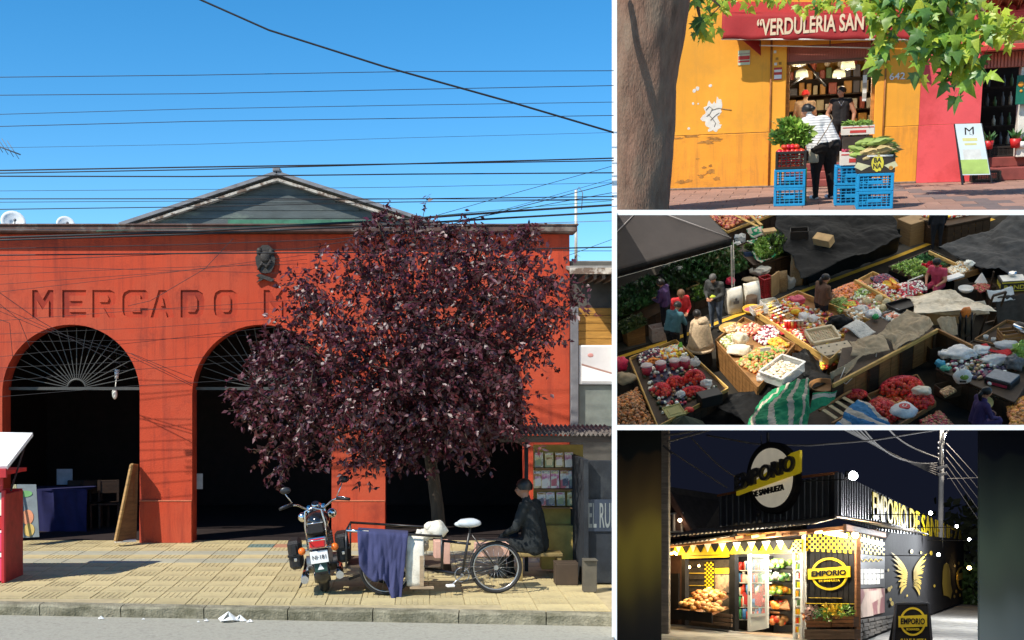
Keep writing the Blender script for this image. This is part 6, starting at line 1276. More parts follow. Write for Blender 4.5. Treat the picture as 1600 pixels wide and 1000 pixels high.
for i,(x,y,r,lb) in enumerate(((985,355,.12,'left pale melon on the long stall'),(1035,345,.13,'back pale melon on the long stall'),(1065,360,.13,'right pale melon on the long stall'),(1050,378,.11,'front pale melon on the long stall'))): blob('melon',lb,x,y,.8,r,mat('melon_pale',(.58,.48,.27),.6,.15,6),'melon',.05,(1,1,.95),group='pale melons')
blob('plastic_bag','white bag with a green patch on the long stall front',1010,412,.78,.2,m_bagw,'bag',.3); blob('plastic_bag','small green bag tucked in the white one on the long stall',1020,410,.95,.09,mat('bag_green',(.03,.30,.08),.5),'bag',.3); blob('plastic_bag','clear bag of roots left of the green patched bag',965,392,.8,.18,m_clear,'bag',.3)
mbox('plastic_tray','clear tray of pink packets right of the green patched bag',1085,408,.8,.6,.42,.12,m_clear,.62,'tray'); heap('packets','pink and white packets in the clear tray',((1055,405),(1095,388),(1125,408),(1085,428)),.86,.06,26,['garlic','pink_potato'],.03)
mbox('black_tray','wide black tray standing on the stall under the cream tarp',1135,362,.9,.8,.5,.10,m_bk,.6,'tray')
# ---- jar stall with yellow boards in the centre
stall('centre stall of jars and crates with a yellow board front', ((545,395),(715,320),(1010,440),(840,590)), .72, .18, m_sw, m_swl)
random.seed(60)
mj = [mat('jar_amber', (.36,.12,.03), .15, .3, 9, coat=.6), mat('jar_cream', (.60,.45,.25), .2, .2, 9, coat=.5), mat('jar_red', (.45,.04,.02), .15, .2, coat=.6)]; jm = {}
for k in range(3):
    jm[k] = (G().lathe([(0,0),(.05,0),(.055,.02),(.055,.12),(.04,.14),(.04,.155),(0,.155)],10).mesh('jar'), G().cyl((0,0,.155),(0,0,.175),.045,None,10).mesh('lid')); setm(jm[k][0], mj[k]); setm(jm[k][1], (m_plast, m_swl, FR['tomato'])[k])
def jar(x,y,z,k,lb,gr,sc=1.0):
    t = thing('jar', lb, 'jar', Mk, mz(x,y,z), 0, gr, sc=sc); obj('glass', jm[k][0], None, t); obj('lid', jm[k][1], None, t)
JQ = [mz(*p,.74) for p in ((600,395),(660,368),(690,415),(625,435))]
for s in range(6):
    for t_ in range(4):
        p = bil(JQ,(s+.5)/6,(t_+.5)/4); k = random.randrange(3); t = thing('jar', f'{["amber","cream","red"][k]} preserve jar in the block of jars on the centre stall', 'jar', Mk, p, 0, f'{["amber","cream","red"][k]} jars on the centre stall'); obj('glass', jm[k][0], None, t); obj('lid', jm[k][1], None, t)
tag(obj('red_cloth', G().box((0,0,0),(.72,.42,.02),b=.004), mat('cloth_red',(.45,.02,.025),.9), None, Mk, Matrix.Translation(mz(697,452,.76)) @ Matrix.Rotation(.3,4,'Z')), 'red cloth under the tall cans on the centre stall', 'cloth')
for k in range(6): t = thing('tall_can', f'{["red","red","tan","red","tan","tan"][k]} tall can, {["first","second","third","fourth","fifth","last"][k]} from the left on the red cloth', 'can', Mk, mz(670+k*12.5,446-k*.4,.78), 0, 'tall cans on the red cloth'); obj('can', G().cyl((0,0,0),(0,0,.20),.042,None,12), [FR['tomato'],FR['tomato'],m_swl,FR['tomato'],mj[1],mj[1]][k], t); obj('can_lid', G().cyl((0,0,.2),(0,0,.215),.044,None,12), m_plast, t)
for x,y,lb in ((565,385,'clear food box, nearer of two on the yellow board corner'),(605,360,'clear food box, farther of two on the yellow board corner')): mbox('food_box',lb,x,y,.78,.42,.3,.16,m_clear,.4,'container')
heap('cookies','tan pastries in the nearer clear food box',((548,385),(570,375),(582,388),(560,398)),.82,.04,30,['nut','onion'],.03); heap('cookies','pale pastries in the farther clear food box',((590,360),(612,350),(622,362),(600,372)),.82,.04,30,['lemon','mushroom'],.03)
bw = thing('yellow_bowl','yellow basin of dark berries at the kerb line','bowl',Mk,mz(537,388,.55)); obj('bowl', G().lathe([(.14,0),(.22,.08),(.25,.16),(.235,.16),(.2,.07),(0,.03)],24), m_yel, bw); obj('berries', G().lathe([(.21,.10),(.1,.14),(0,.15)],16), FR['red_onion'], bw); tag(obj('stool', G().cyl((0,0,0),(0,0,.54),.16,None,12), m_swd, None, Mk, Matrix.Translation(mz(537,390,0))), 'dark stool under the yellow basin', 'stool')
t = thing('cut_pumpkin','orange cut pumpkin on the centre stall','pumpkin',Mk,mz(708,390,.78)); obj('rind', G().ell((0,0,.07),(.17,.12,.12),16,wob=.06), FR['carrot'], t); obj('cut_face', G().ell((0,-.07,.09),(.13,.06,.08),14), FR['lemon'], t)
blob('plastic_bag','bright pink plastic bag at the back of the centre stall',712,352,.74,.2,MATS['plastic_pink'],'bag',.35,(1.2,.9,.7)); heap('packets','packets and bottles behind the cans',((640,345),(690,330),(745,375),(690,400)),.76,.06,50,['garlic','lemon','onion','tomato'],.06)
blob('plastic_bag','black rubbish bag right of the cream lattice crate',875,440,.74,.24,m_blkp,'bag',.35,(1.3,1,.7)); blob('plastic_bag','white crumpled bag right of the tall cans',740,415,.76,.15,m_bagw,'bag',.4); blob('plastic_bag','second white crumpled bag near the lattice crate',775,420,.76,.13,m_bagw,'bag',.4)
heap('packets','small packets in front of the lattice crate',((690,465),(735,450),(760,470),(715,490)),.76,.05,40,['garlic','nut','tomato'],.04)
p = mz(812,478,.86); lc = thing('lattice_crate','cream plastic lattice crate lying tilted on the centre stall','crate',Mk,p,R=Matrix.Rotation(.42,3,'Z') @ Matrix.Rotation(.25,3,'X')); m_lc = mat('crate_cream',(.75,.60,.38),.6,.12)
for k in range(11): obj('slat', G().box((-.30+k*.06,0,.0),(.022,.42,.018)), m_lc, lc)
for k in range(9): obj('slat', G().box((0,-.21+k*.0525,.012),(.64,.02,.018)), m_lc, lc)
for (x,y,w,d) in ((0,-.26,.72,.06),(0,.26,.72,.06),(-.36,0,.06,.46),(.36,0,.06,.46)): obj('rim', G().box((x,y,.03),(w,d,.12),b=.01), m_lc, lc)
hb = mbox('holed_box','pale cardboard box with round holes on the centre stall',858,560,.62,.82,.46,.26,mat('card_pale',(.62,.50,.34),.85,.15,5),.40,'box',False,tilt=.12)
for k in range(8): obj('hole', G().cyl((-.3+.2*(k%4),-.12+.24*(k//4),.272),(-.3+.2*(k%4),-.12+.24*(k//4),.276),.025,None,10), m_bk, hb)
heap('fruit_print','apples showing at the side of the holed box',((800,590),(920,540),(928,560),(812,612)),.62,.045,60,['tomato','lemon','pepper_green'],.03)
crate(Mk, mz(748,512,.5), .4, .5,.36,.26, m_bk, 'black crate beside the cream lattice crate', handle=False); tag(obj('newspaper', G().grid(lambda s,t: ((s-.5)*.75,(t-.5)*.42,.05*sin(s*5)+.08*t),10,6), mat('newsprint',(.58,.56,.5),.9,.3,30,col2=(.2,.2,.19),c2pos=.6), None, Mk, Matrix.Translation(mz(955,455,.95)) @ Matrix.Rotation(-.9,4,'Z'), solid=.006), 'open newspaper lying over the stall beam', 'newspaper')
# ---- onion stall in the left centre
stall('left centre stall of onions and bagged roots', ((395,505),(505,415),(705,520),(560,690)), .70, .12, m_sw, m_sw)
tr_ = thing('round_tray','round wicker tray of nuts at the head of the onion stall','tray',Mk,mz(458,450,.74)); obj('tray', G().lathe([(0,0),(.30,.0),(.33,.05),(.31,.05),(.29,.015),(0,.015)],26), m_swl, tr_); heap('nuts','mixed nuts in the round tray',((425,450),(470,430),(495,448),(445,470)),.77,.028,170,['nut','mushroom','potato'],.03)
for nm,Q4,r,n,ms,lb in (('onions',((475,585),(560,530),(690,510),(590,650)),.055,260,['onion','nut','pepper_green'],'brown onions heaped at the front of the onion stall'),('lemons',((590,505),(640,490),(680,520),(630,535)),.06,70,['lemon','orange'],'yellow lemons beside the yellow board'),('red_onions',((540,490),(600,450),(640,480),(590,520)),.055,110,['red_onion','garlic'],'purple onions in the middle of the onion stall'),('roots',((410,500),(460,470),(500,490),(440,530)),.05,110,['beans','mushroom'],'greenish roots at the left of the onion stall'),('sausages',((470,455),(540,430),(600,460),(520,480)),.05,90,['pink_potato','mushroom','cherry'],'pink roots behind the purple onions'),('garlic',((560,450),(620,440),(650,470),(600,480)),.05,60,['garlic','red_onion'],'grey bags of garlic at the back of the onion stall')): heap(nm, lb, Q4, .72, r, n, ms, .12)
blob('plastic_bag','cream plastic bag, upper and rounder one on the onion stall',493,505,.86,.2,m_cream,'bag',.35,(1,.9,.9)); blob('plastic_bag','cream plastic bag spread open below the rounder one',485,545,.72,.3,m_cream,'bag',.35,(1.1,.8,.45)); blob('plastic_bag','clear plastic bag at the tip of the onion stall',578,652,.70,.16,m_clear,'bag',.35)
sg = thing('price_sign','white price card on a stick among the onions','sign',Mk,mz(590,560,.75)); obj('card', G().box((0,0,.22),(.26,.01,.09),.3), m_paper, sg); obj('stick', G().cyl((0,.01,0),(0,.01,.2),.008,None,5), m_swl, sg)
p = mz(657,632,.80); tub = thing('storage_tub','large clear plastic tub of pale dumplings on the stall corner','tub',Mk,p,R=Matrix.Rotation(-.62,3,'Z') @ Matrix.Rotation(.10,3,'X')); Wt, Dt = .64, .86
for (x,y,w,d) in ((0,-Dt/2,Wt,.014),(0,Dt/2,Wt,.014),(-Wt/2,0,.014,Dt-.014),(Wt/2,0,.014,Dt-.014)): obj('wall', G().box((x,y,.13),(w,d,.26)), m_clear, tub); obj('rim', G().box((x*1.03,y*1.03,.265),(w+.04,d+.04,.02),b=.004), m_clear, tub)
obj('bottom', G().box((0,0,.01),(Wt-.02,Dt-.02,.014)), m_clear, tub); g = G(); 
for k in range(230): g.ell((random.uniform(-.28,.28),random.uniform(-.39,.33),.13+random.uniform(0,.06)),(.045,.04,.022),8)
obj('dumplings', g, FR['mushroom'], tub, kind='stuff'); 
# ---- bottom left stall
stall('bottom left stall of jars and netted onions', ((60,572),(240,500),(445,690),(170,840)), .62, .1, m_swd, m_swl)
for nm,Q4,r,n,ms,k,lb in (('grapes',((85,560),(170,525),(195,555),(105,590)),.05,90,['berry','red_onion','garlic'],'ball','dark grapes in bags on the bottom left stall'),('vegetables',((175,540),(255,515),(290,550),(205,580)),.065,60,['lemon','carrot','garlic'],'ball','cut vegetables in a clear bag on the bottom left stall'),('carrots',((125,580),(165,570),(175,585),(135,598)),.05,24,['carrot','orange'],'long','short carrots beside the dark grapes')): heap(nm, lb, Q4, .66, r, n, ms, .12, k)
for x,y,lb in ((128,610,'left jar under a clear lid on the bottom left stall'),(182,600,'second jar under a clear lid on the bottom left stall'),(237,590,'third jar under a clear lid on the bottom left stall'),(275,585,'right jar under a clear lid on the bottom left stall')):
    t = thing('covered_jar', lb, 'jar', Mk, mz(x,y+14,.62)); obj('pot', G().lathe([(0,0),(.12,0),(.135,.1),(.125,.22),(0,.22)],14), FR['cherry'], t); obj('cover', G().ell((0,0,.24),(.15,.15,.05),14,wob=.2), m_clear, t)
blob('plastic_bag','clear knotted bag right of the covered jars',315,590,.66,.14,m_clear,'bag',.4,knot=True)
def netbag(label, x, y, z, r, sc, m, rz=0, n=46):
    t = thing('net_bag', label, 'bag', Mk, mz(x,y,z), rz, 'red net bags of onions'); g = G(); ng = G()
    for k in range(n):
        a_ = rnd().normalized(); a_.z = abs(a_.z)*.9; c = Vector((a_.x*r*sc[0],a_.y*r*sc[1],a_.z*r*sc[2]+.03)); g.ell(c, .058, 8, k=5)
    obj('onions', g, FR[m], t, kind='stuff'); K=18
    for k in range(9):
        a_ = pi*k/9; ng.tube([(cos(a_)*cos(b)*(r*sc[0]+.055),sin(a_)*cos(b)*(r*sc[1]+.055),abs(sin(b))*(r*sc[2]+.055)+.03) for b in [pi*q/14 for q in range(15)]], .005, 3)
    for k in range(1,4): b = k*pi/8; ng.tube([(cos(q*pi/9)*cos(b)*(r*sc[0]+.055),sin(q*pi/9)*cos(b)*(r*sc[1]+.055),sin(b)*(r*sc[2]+.055)+.03) for q in range(19)], .005, 3)
    obj('net', ng, FR['radish'], t); return t
netbag('red net of onions leftmost on the bottom left stall',185,700,.62,.24,(.8,1.1,.7),'tomato',.3); netbag('red net of onions at the middle of the bottom left stall',240,670,.62,.2,(1,.9,.8),'tomato'); netbag('topmost red net of onions on the bottom left stall',313,655,.7,.22,(1,.8,1.1),'tomato'); netbag('flat red net right of the yellow lid',310,705,.62,.2,(1.3,.8,.6),'tomato')
blob('plastic_bag','small white bag between the red nets and the yellow lid',258,715,.66,.12,m_bagw,'bag',.3); blob('plastic_bag','white crumpled bag at the right end of the red nets',360,675,.66,.14,m_bagw,'bag',.45)
ld = thing('tray_lid','pale yellow plastic lid lying tilted on the bottom left stall','lid',Mk,mz(232,772,.74),R=Matrix.Rotation(.55,3,'Z') @ Matrix.Rotation(.35,3,'X')); m_lid = mat('lid_yellow',(.50,.42,.15),.5,.1); obj('plate', G().box((0,0,0),(.46,.36,.02),b=.008), m_lid, ld); obj('lip', G().box((0,-.17,.015),(.46,.02,.035)).box((0,.17,.015),(.46,.02,.035)).box((-.22,0,.015),(.02,.32,.035)).box((.22,0,.015),(.02,.32,.035)), m_lid, ld); obj('raised_panel', G().box((0,0,.014),(.28,.2,.014),b=.005), m_lid, ld)
mbox('black_box','black box with a grey edge at the right of the bottom left stall',372,738,.62,.52,.34,.26,m_bk,.5,'box',False); tag(obj('orange_bag', G().ell((0,0,.05),(.12,.09,.06),12,wob=.2), FR['tomato'], None, Mk, Matrix.Translation(mz(293,772,.62))), 'small bright orange bag below the black box', 'bag')
heap('potatoes','brown potatoes heaped in the bottom left corner',((-60,760),(90,685),(165,850),(-60,900)),.55,.055,420,['potato','onion'],.22); blob('plastic_bag','red plastic bag at the left edge of the market',28,605,.55,.2,FR['radish'],'bag',.35,(.9,.9,1.1)); blob('cloth_sack','pale folded sack at the left edge under the red bag',40,660,.5,.26,m_burlap,'sack',.35,(1.2,.7,.6))
p = mz(272,792,.8); tag(obj('green_umbrella', G().lathe([(.55,-.35),(.3,-.16),(.02,.02)],8,sm=False), mat('umbrella_green',(.045,.055,.03),.8,.2), None, Mk, Matrix.Translation(p)), 'dark green closed parasol tip at the bottom edge', 'parasol')
# left boxes
mbox('wooden_crate','open tan crate standing on end at the left edge',78,500,0,.52,.4,.62,m_sw,.5,'crate',inner=m_swd); mbox('printed_box','white printed box beside the tan crate at the left',172,490,0,.44,.3,.42,mat('box_pinkwhite',(.48,.40,.36),.8,.2,14,col2=(.3,.1,.08),c2pos=.62),.45,'box'); heap('leafy_greens','dark leaves over the open tan crate at the left',((10,440),(100,400),(130,430),(40,470)),.6,.07,70,['herb','fern'],.1,'leaf')
heap('leafy_greens','green herbs in the box behind the red jacket',((300,300),(345,285),(360,330),(310,345)),.5,.07,60,['herb','pepper_green'],.1,'leaf'); mbox('cardboard_box','brown open box behind the red jacket',300,292,.5,.4,.3,.16,m_card,.5)
# ---- wooden cart, burlap and cream tarp
cz = .95; cart = thing('wooden_cart','long brown wooden cart with plank sides in the right centre','cart',Mk,mz(1060,610,0)); cp0 = mz(1060,610,0); CX_ = Matrix.Translation(-cp0); A_, B_ = mz(850,668,cz), mz(1258,452,cz); D_, E_ = mz(1400,520,cz), mz(1010,760,cz)
U = Vector((0,0,1))
for k in range(9):
    p0, p1 = A_.lerp(B_,(k+.02)/9), A_.lerp(B_,(k+.98)/9); obj('side_plank', G().slab(p0-U*.02,p1-U*.02,p1-U*.78,p0-U*.78,.03), m_sw if k%3 else m_swd, cart, X=CX_)
obj('top_rail', G().bar(A_+Vector((.02,-.05,.0)),B_+Vector((.02,-.05,0)),.06,.10), m_swl, cart, X=CX_)
for f_ in (.33,.64,.97): p0 = A_.lerp(B_,f_)+Vector((.03,-.06,0)); obj('batten', G().bar(p0-U*.06,p0-U*.8,.07,.04,up=(0,1,0)), m_swd, cart, X=CX_)
for k in range(3): p0, p1 = B_.lerp(D_,(k+.03)/3), B_.lerp(D_,(k+.97)/3); obj('end_plank', G().slab(p0-U*.05,p1-U*.05,p1-U*.7,p0-U*.7,.03), m_swd, cart, X=CX_)
obj('end_rail', G().bar(B_,D_,.06,.08), m_sw, cart, X=CX_); b1, b2 = mz(905,470,cz-.1), mz(1160,330,cz-.1)
obj('load_deck', G().slab(A_-U*.12,B_-U*.12,b2,b1,.04), m_swd, cart, X=CX_)
drape('burlap_cloth','tan burlap heaped over the upper end of the wooden cart',((1040,480),(1130,380),(1255,440),(1120,525)),(1.05,1.3,1.1,1.02),m_burlap,44,34,.16,2.2,'cloth',sd=12); drape('burlap_cloth','tan burlap folded over the middle of the cart rail',((910,500),(1035,470),(1075,535),(930,560)),(1.1,1.15,1.0,1.0),m_burlap,36,24,.10,2.4,'cloth',sd=14); drape('burlap_cloth','tan cloth tied to the near corner of the wooden cart',((840,625),(975,545),(900,640),(855,700)),(1.0,1.05,.85,.5),m_burlap,26,22,.07,3,'cloth',sd=15)
for pts,lb in (((( 900,600,1.0),(880,650,.9),(905,665,.8),(930,640,.9)),'pale string looping from the near cart corner'),(((1025,540,1.0),(1020,570,.8),(1030,575,.75)),'short pale string hanging at the cart rail'),(((1150,470,1.05),(1130,500,.95),(1110,530,.9)),'pale string over the burlap at the cart end')): tag(obj('string', G().tube([mz(*p) for p in pts], .009, 4), m_plast, None, Mk), lb, 'string')
drape('cream_tarp','cream tarp stretched over goods in the right centre',((1175,385),(1135,325),(1320,300),(1490,385)),(1.15,1.1,1.35,1.1),m_cream,50,26,.10,1.8,'tarp',sd=18); drape('cream_tarp','hanging front of the cream tarp',((1190,345),(1450,340),(1470,395),(1195,392)),(1.2,1.2,.85,.9),m_cream,44,12,.05,2.2,'tarp',sd=19)
mbox('cardboard_box','brown box under the cream tarp',1290,415,.3,1.0,.5,.5,m_card,.15,open_=False)
tag(obj('broom_head', G().ell((0,0,0),(.12,.06,.16),10,wob=.3), FR['carrot'], None, Mk, Matrix.Translation(mz(1372,385,1.1))), 'orange brush head hanging below the cream tarp', 'brush')
# trolley frame, chair, right hand clutter
tl_ = thing('hand_trolley','dark wooden hand trolley leaning at the right of the cart','trolley',Mk,mz(1440,480,0)); tq = mz(1440,480,0); TX2 = Matrix.Translation(-tq)
for a_, b_ in (((1425,480,.1),(1480,320,1.3)),((1470,470,.1),(1530,305,1.3)),((1480,320,1.3),(1530,305,1.3)),((1440,430,.45),(1490,418,.45)),((1455,380,.85),(1508,366,.85))): obj('rail', G().bar(mz(*a_),mz(*b_),.06,.05), m_swd, tl_, X=TX2)
for x in (1350,1372,1395): tag(obj('iron_post', G().tube([mz(x,500,0),mz(x,420,.9),mz(x+3,385,1.1)],.022,6), m_blackm, None, Mk), f'dark iron post {"left" if x==1350 else "middle" if x==1372 else "right"} of three behind the cart end', 'post')
drape('burlap_cloth','tan sack hanging on the posts behind the cart end',((1262,415),(1330,405),(1345,470),(1285,475)),(1.0,1.05,.7,.7),m_burlap,22,20,.1,3,'cloth',sd=22); drape('burlap_cloth','brown folds of sacking beside the trolley',((1330,400),(1420,390),(1400,470),(1350,480)),(.9,.9,.3,.3),mat('sacking_brown',(.16,.11,.065),.95,.2,8),22,20,.12,3,'cloth',sd=23); drape('plastic_sheet','pale plastic sheet bunched at the trolley top',((1470,300),(1545,290),(1560,340),(1490,350)),(1.3,1.3,1.0,1.0),m_bagw,20,16,.1,3,'sheet',sd=25); drape('burlap_cloth','dark sacking hung right of the trolley',((1500,330),(1600,320),(1600,460),(1510,470)),(1.1,1.1,.2,.2),mat('sacking_dark',(.06,.05,.04),.95,.3,8),24,24,.14,3,'cloth',sd=26)
bbm = mbox('banana_box','black and yellow lettered banana box on the right stall',1552,290,.75,.62,.44,.28,mat('bb_black',(.03,.027,.025),.6),.12,'box',False); obj('lid_print', G().box((0,0,.293),(.56,.38,.004)), m_plast, bbm); obj('box_lettering', text_g('BAND', .5, .12, .02, .004), m_by, bbm, X=Matrix.Translation((0,-.229,.13))); obj('edge_band', G().box((0,-.229,.26),(.62,.004,.03)).box((0,-.229,.02),(.62,.004,.02)), m_by, bbm); obj('side_lettering', text_g('BAND', .36, .12, .02, .004), m_by, bbm, X=Matrix.Translation((-.319,0,.13)) @ Matrix.Rotation(-pi/2,4,'Z')); blob('plastic_bag','crumpled grey foil on the banana box',1555,242,1.06,.1,m_chrome,'bag',.5)
stall('dark stall behind the trolley holding the banana box', ((1420,260),(1640,235),(1660,330),(1470,340)), .72, .06, m_swd, m_swd); mbox('red_tray','dark wooden tray of red pulses left of the banana box',1430,290,.75,.62,.4,.08,m_swd,.35,'tray'); heap('pulses','red pulses in the dark wooden tray',((1395,285),(1440,265),(1475,290),(1430,310)),.79,.03,150,['cherry','potato'],.02); bw = thing('enamel_bowl','pale enamel bowl left of the red pulses','bowl',Mk,mz(1372,305,.8)); obj('bowl', G().lathe([(.1,0),(.17,.05),(.19,.12),(.175,.12),(.15,.05),(0,.03)],22), m_plast, bw)
tag(obj('paper_cone', G().lathe([(.16,0),(.01,.28)],10), m_plast, None, Mk, Matrix.Translation(mz(1432,268,.8))), 'pale paper cone between the mushroom tray and the banana box', 'paper'); tag(obj('stick', G().bar(mz(1470,290,.8),mz(1482,225,1.4),.04,.04), m_swd, None, Mk), 'dark upright stick left of the banana box', 'stick')
# right bottom stall
stall('cluttered stall of bags and scales at the lower right', ((1255,610),(1400,500),(1680,560),(1560,740)), .72, .06, m_swd, m_swd)
drape('red_cloth','crumpled red cloth roll on the lower right stall',((1412,520),(1440,505),(1560,545),(1530,568)),(.86,.9,.86,.8),MATS['cloth_red'],34,14,.09,4,'cloth',sd=30)
for x,y,r,m,lb,sc in ((1345,560,.3,m_bagw,'white plastic bag heap at the back of the lower right stall',(1.3,.9,.5)),(1290,560,.16,m_clear,'clear bag left end of the bag heap on the lower right stall',(1,.8,.7)),(1430,545,.2,m_bagw,'printed white bag right of the bag heap',(1.2,.8,.5)),(1490,585,.24,m_clear,'clear crinkled bag below the red cloth',(1.4,.8,.5)),(1560,605,.2,mat('net_grey',(.12,.12,.12),.6,.3,20,.5,40),'grey net bag near the cabbage',(1,1,1)),(1272,598,.12,mat('bag_blue',(.04,.30,.42),.5,.15,9,.4,30),'bright blue bag at the tip of the lower right stall',(1,.9,.9)),(1292,612,.11,mat('bag_mint',(.10,.38,.24),.5,.15,9),'mint green bag beside the blue one',(1.2,.7,.6)),(1360,565,.13,mat('bag_navy',(.03,.05,.14),.5,.2),'navy bag among the white bags',(1.3,.8,.6)),(1320,555,.09,FR['tomato'],'red packet among the white bags',(1,1,.7))): blob('plastic_bag',lb,x,y,.74,r,m,'bag',.4,sc)
gb = thing('carrier_bag','pale carrier bag with a green print on the lower right stall','bag',Mk,mz(1358,660,.72)); obj('bag', G().ell((0,0,.16),(.2,.13,.2),16,wob=.2), m_bagw, gb); obj('print', G().ell((.02,-.10,.20),(.10,.045,.07),12), mat('print_lime',(.22,.34,.06),.6), gb); obj('print_lines', G().box((.0,-.135,.12),(.15,.03,.012)).box((.0,-.13,.09),(.13,.03,.012)), m_bk, gb); obj('handle', G().tube([(-.08,0,.3),(-.06,0,.42),(.0,0,.45),(.05,0,.4),(.08,0,.3)],.014,6), m_bagw, gb)
sc_ = thing('market_scale','black box scale with a grey top on the lower right stall','scale',Mk,mz(1510,690,.5),R=Matrix.Rotation(-.55,3,'Z')); obj('case', G().box((0,0,.18),(.6,.5,.36),b=.02), m_bk, sc_); obj('platform', G().box((0,0,.38),(.56,.46,.03),b=.008), mat('zinc_grey',(.24,.24,.24),.6,.2,9), sc_); obj('control_strip', G().box((0,-.255,.27),(.45,.012,.06)), FR['cherry'], sc_); obj('dial', G().cyl((-.16,-.25,.12),(-.16,-.27,.12),.07,None,16), m_plast, sc_)
for x,y,r,lb in ((1416,690,.11,'small white cup before the black scale'),(1475,718,.15,'round white basin leaning on the black scale'),(1445,745,.18,'yellowish basin in front of the black scale')):
    t = thing('basin', lb, 'bowl', Mk, mz(x,y,.5), R=Matrix.Rotation(.5 if r!=.11 else 0,3,'X')); obj('bowl', G().lathe([(r*.6,0),(r*.95,r*.35),(r,r*.55),(r*.93,r*.55),(r*.85,r*.3),(0,r*.15)],20), m_plast if r<.17 else m_lid, t)
for x,y,r,lb in ((1588,560,.2,'pale green cabbage at the right edge'),(1612,590,.17,'lower pale green cabbage at the right edge')): 
    g = G(); p = mz(x,y,.74)
    for k in range(70): a_ = rnd().normalized(); leaf_g(g, p+Vector((0,0,r))+a_*r*.55, a_+rnd(.5), a_, r*.8, r*.42)
    g.ell(p+Vector((0,0,r)), r*.85, 12); tag(obj('cabbage', g, FR['lettuce'], None, Mk), lb, 'cabbage')
stall('wooden counter with a slatted crate at the right edge', ((1405,500),(1530,425),(1700,455),(1600,545)), .62, .1, m_swd, m_sw)
sl = thing('slatted_crate','brown slatted wooden crate at the right edge','crate',Mk,mz(1555,500,.62),R=Matrix.Rotation(.25,3,'Z'))
for k in range(3):
    for sy in (-.2,.2): obj('slat', G().box((0,sy,.06+k*.1),(.62,.016,.075),b=.003), m_sw, sl)
    for sx in (-.3,.3): obj('slat', G().box((sx,0,.06+k*.1),(.016,.38,.075),b=.003), m_sw, sl)
for sx in (-.29,.29):
    for sy in (-.185,.185): obj('post', G().box((sx,sy,.16),(.03,.03,.32)), m_swl, sl)
ir = thing('chrome_toaster','chrome and black appliance on the slatted crate','appliance',Mk,mz(1588,462,.95),R=Matrix.Rotation(-.9,3,'Z')); obj('shell', G().ell((0,0,.1),(.26,.14,.13),18), m_chrome, ir); obj('black_top', G().ell((0,0,.16),(.2,.1,.09),16), m_bk, ir); obj('slot', G().box((0,0,.235),(.22,.03,.03),b=.008), m_blackm, ir)
for x,y,lb in ((1450,490,'white cup on the wooden counter, left one'),(1480,500,'white cup on the wooden counter, right one')): tag(obj('cup', G().lathe([(0,0),(.05,0),(.06,.1),(.05,.1),(.045,.02)],12), m_plast, None, Mk, Matrix.Translation(mz(x,y,.62))), lb, 'cup')
blob('glass_cover','clear plastic cover near the red cloth',1535,525,.74,.22,m_clear,'cover',.25,(1.3,.9,.5))
# nets of onions, printed bag, crate at the bottom
stall('low crate stand of netted onions at the bottom right', ((985,720),(1180,640),(1255,750),(1090,850)), .35, .12, m_swd, m_sw)
netbag('red net of orange onions, farthest at the bottom right',1120,690,.42,.36,(1.3,.8,.75),'tomato',.35,90); netbag('red net of orange onions, nearest the striped blue cloth',1050,780,.4,.36,(.8,1.3,.6),'tomato',.3,90); netbag('red net of orange onions, right one at the crate corner',1195,735,.42,.3,(.8,1.1,.7),'tomato',.2,70); netbag('small red net behind the slatted pallet',940,715,.4,.2,(1.2,.7,.5),'tomato',.2,40)
wbg = thing('carrier_bag','white carrier bag with a red round mark on the netted onions','bag',Mk,mz(1130,775,.72),R=Matrix.Rotation(-.35,3,'Z')); obj('bag', G().ell((0,0,.05),(.28,.30,.13),18,wob=.25), m_bagw, wbg); obj('red_mark', G().cyl((.02,-.03,.155),(.02,-.03,.19),.12,None,20), mat('mark_red',(.55,.03,.03),.6), wbg); obj('mark_sign', text_g('U', .09, .11, .01, .004), m_plast, wbg, X=Matrix.Translation((.02,-.03,.197)) @ Matrix.Rotation(-pi/2,4,'X'))
blob('plastic_bag','cream printed bag topmost on the right onion net',1200,705,.62,.2,m_cream,'bag',.3,(1.1,.8,.6)); mbox('wooden_box','dark wooden box of nuts right of the onion nets',1300,705,.35,.46,.36,.24,m_swd,.5,'box'); heap('nuts','brown nuts in the dark wooden box',((1270,695),(1310,675),(1335,695),(1292,718)),.55,.035,110,['nut','potato'],.03); heap('chestnuts','dark chestnuts at the bottom edge',((1190,815),(1270,775),(1330,840),(1240,880)),.3,.05,150,['potato','cherry'],.08)
heap('oranges','oranges heaped at the bottom right corner',((1535,745),(1640,715),(1660,840),(1550,850)),.5,.075,170,['orange','onion'],.18); mbox('open_carton','dark open carton behind the netted onions',1258,560,.2,.6,.45,.4,m_swd,.4,inner=m_bk)
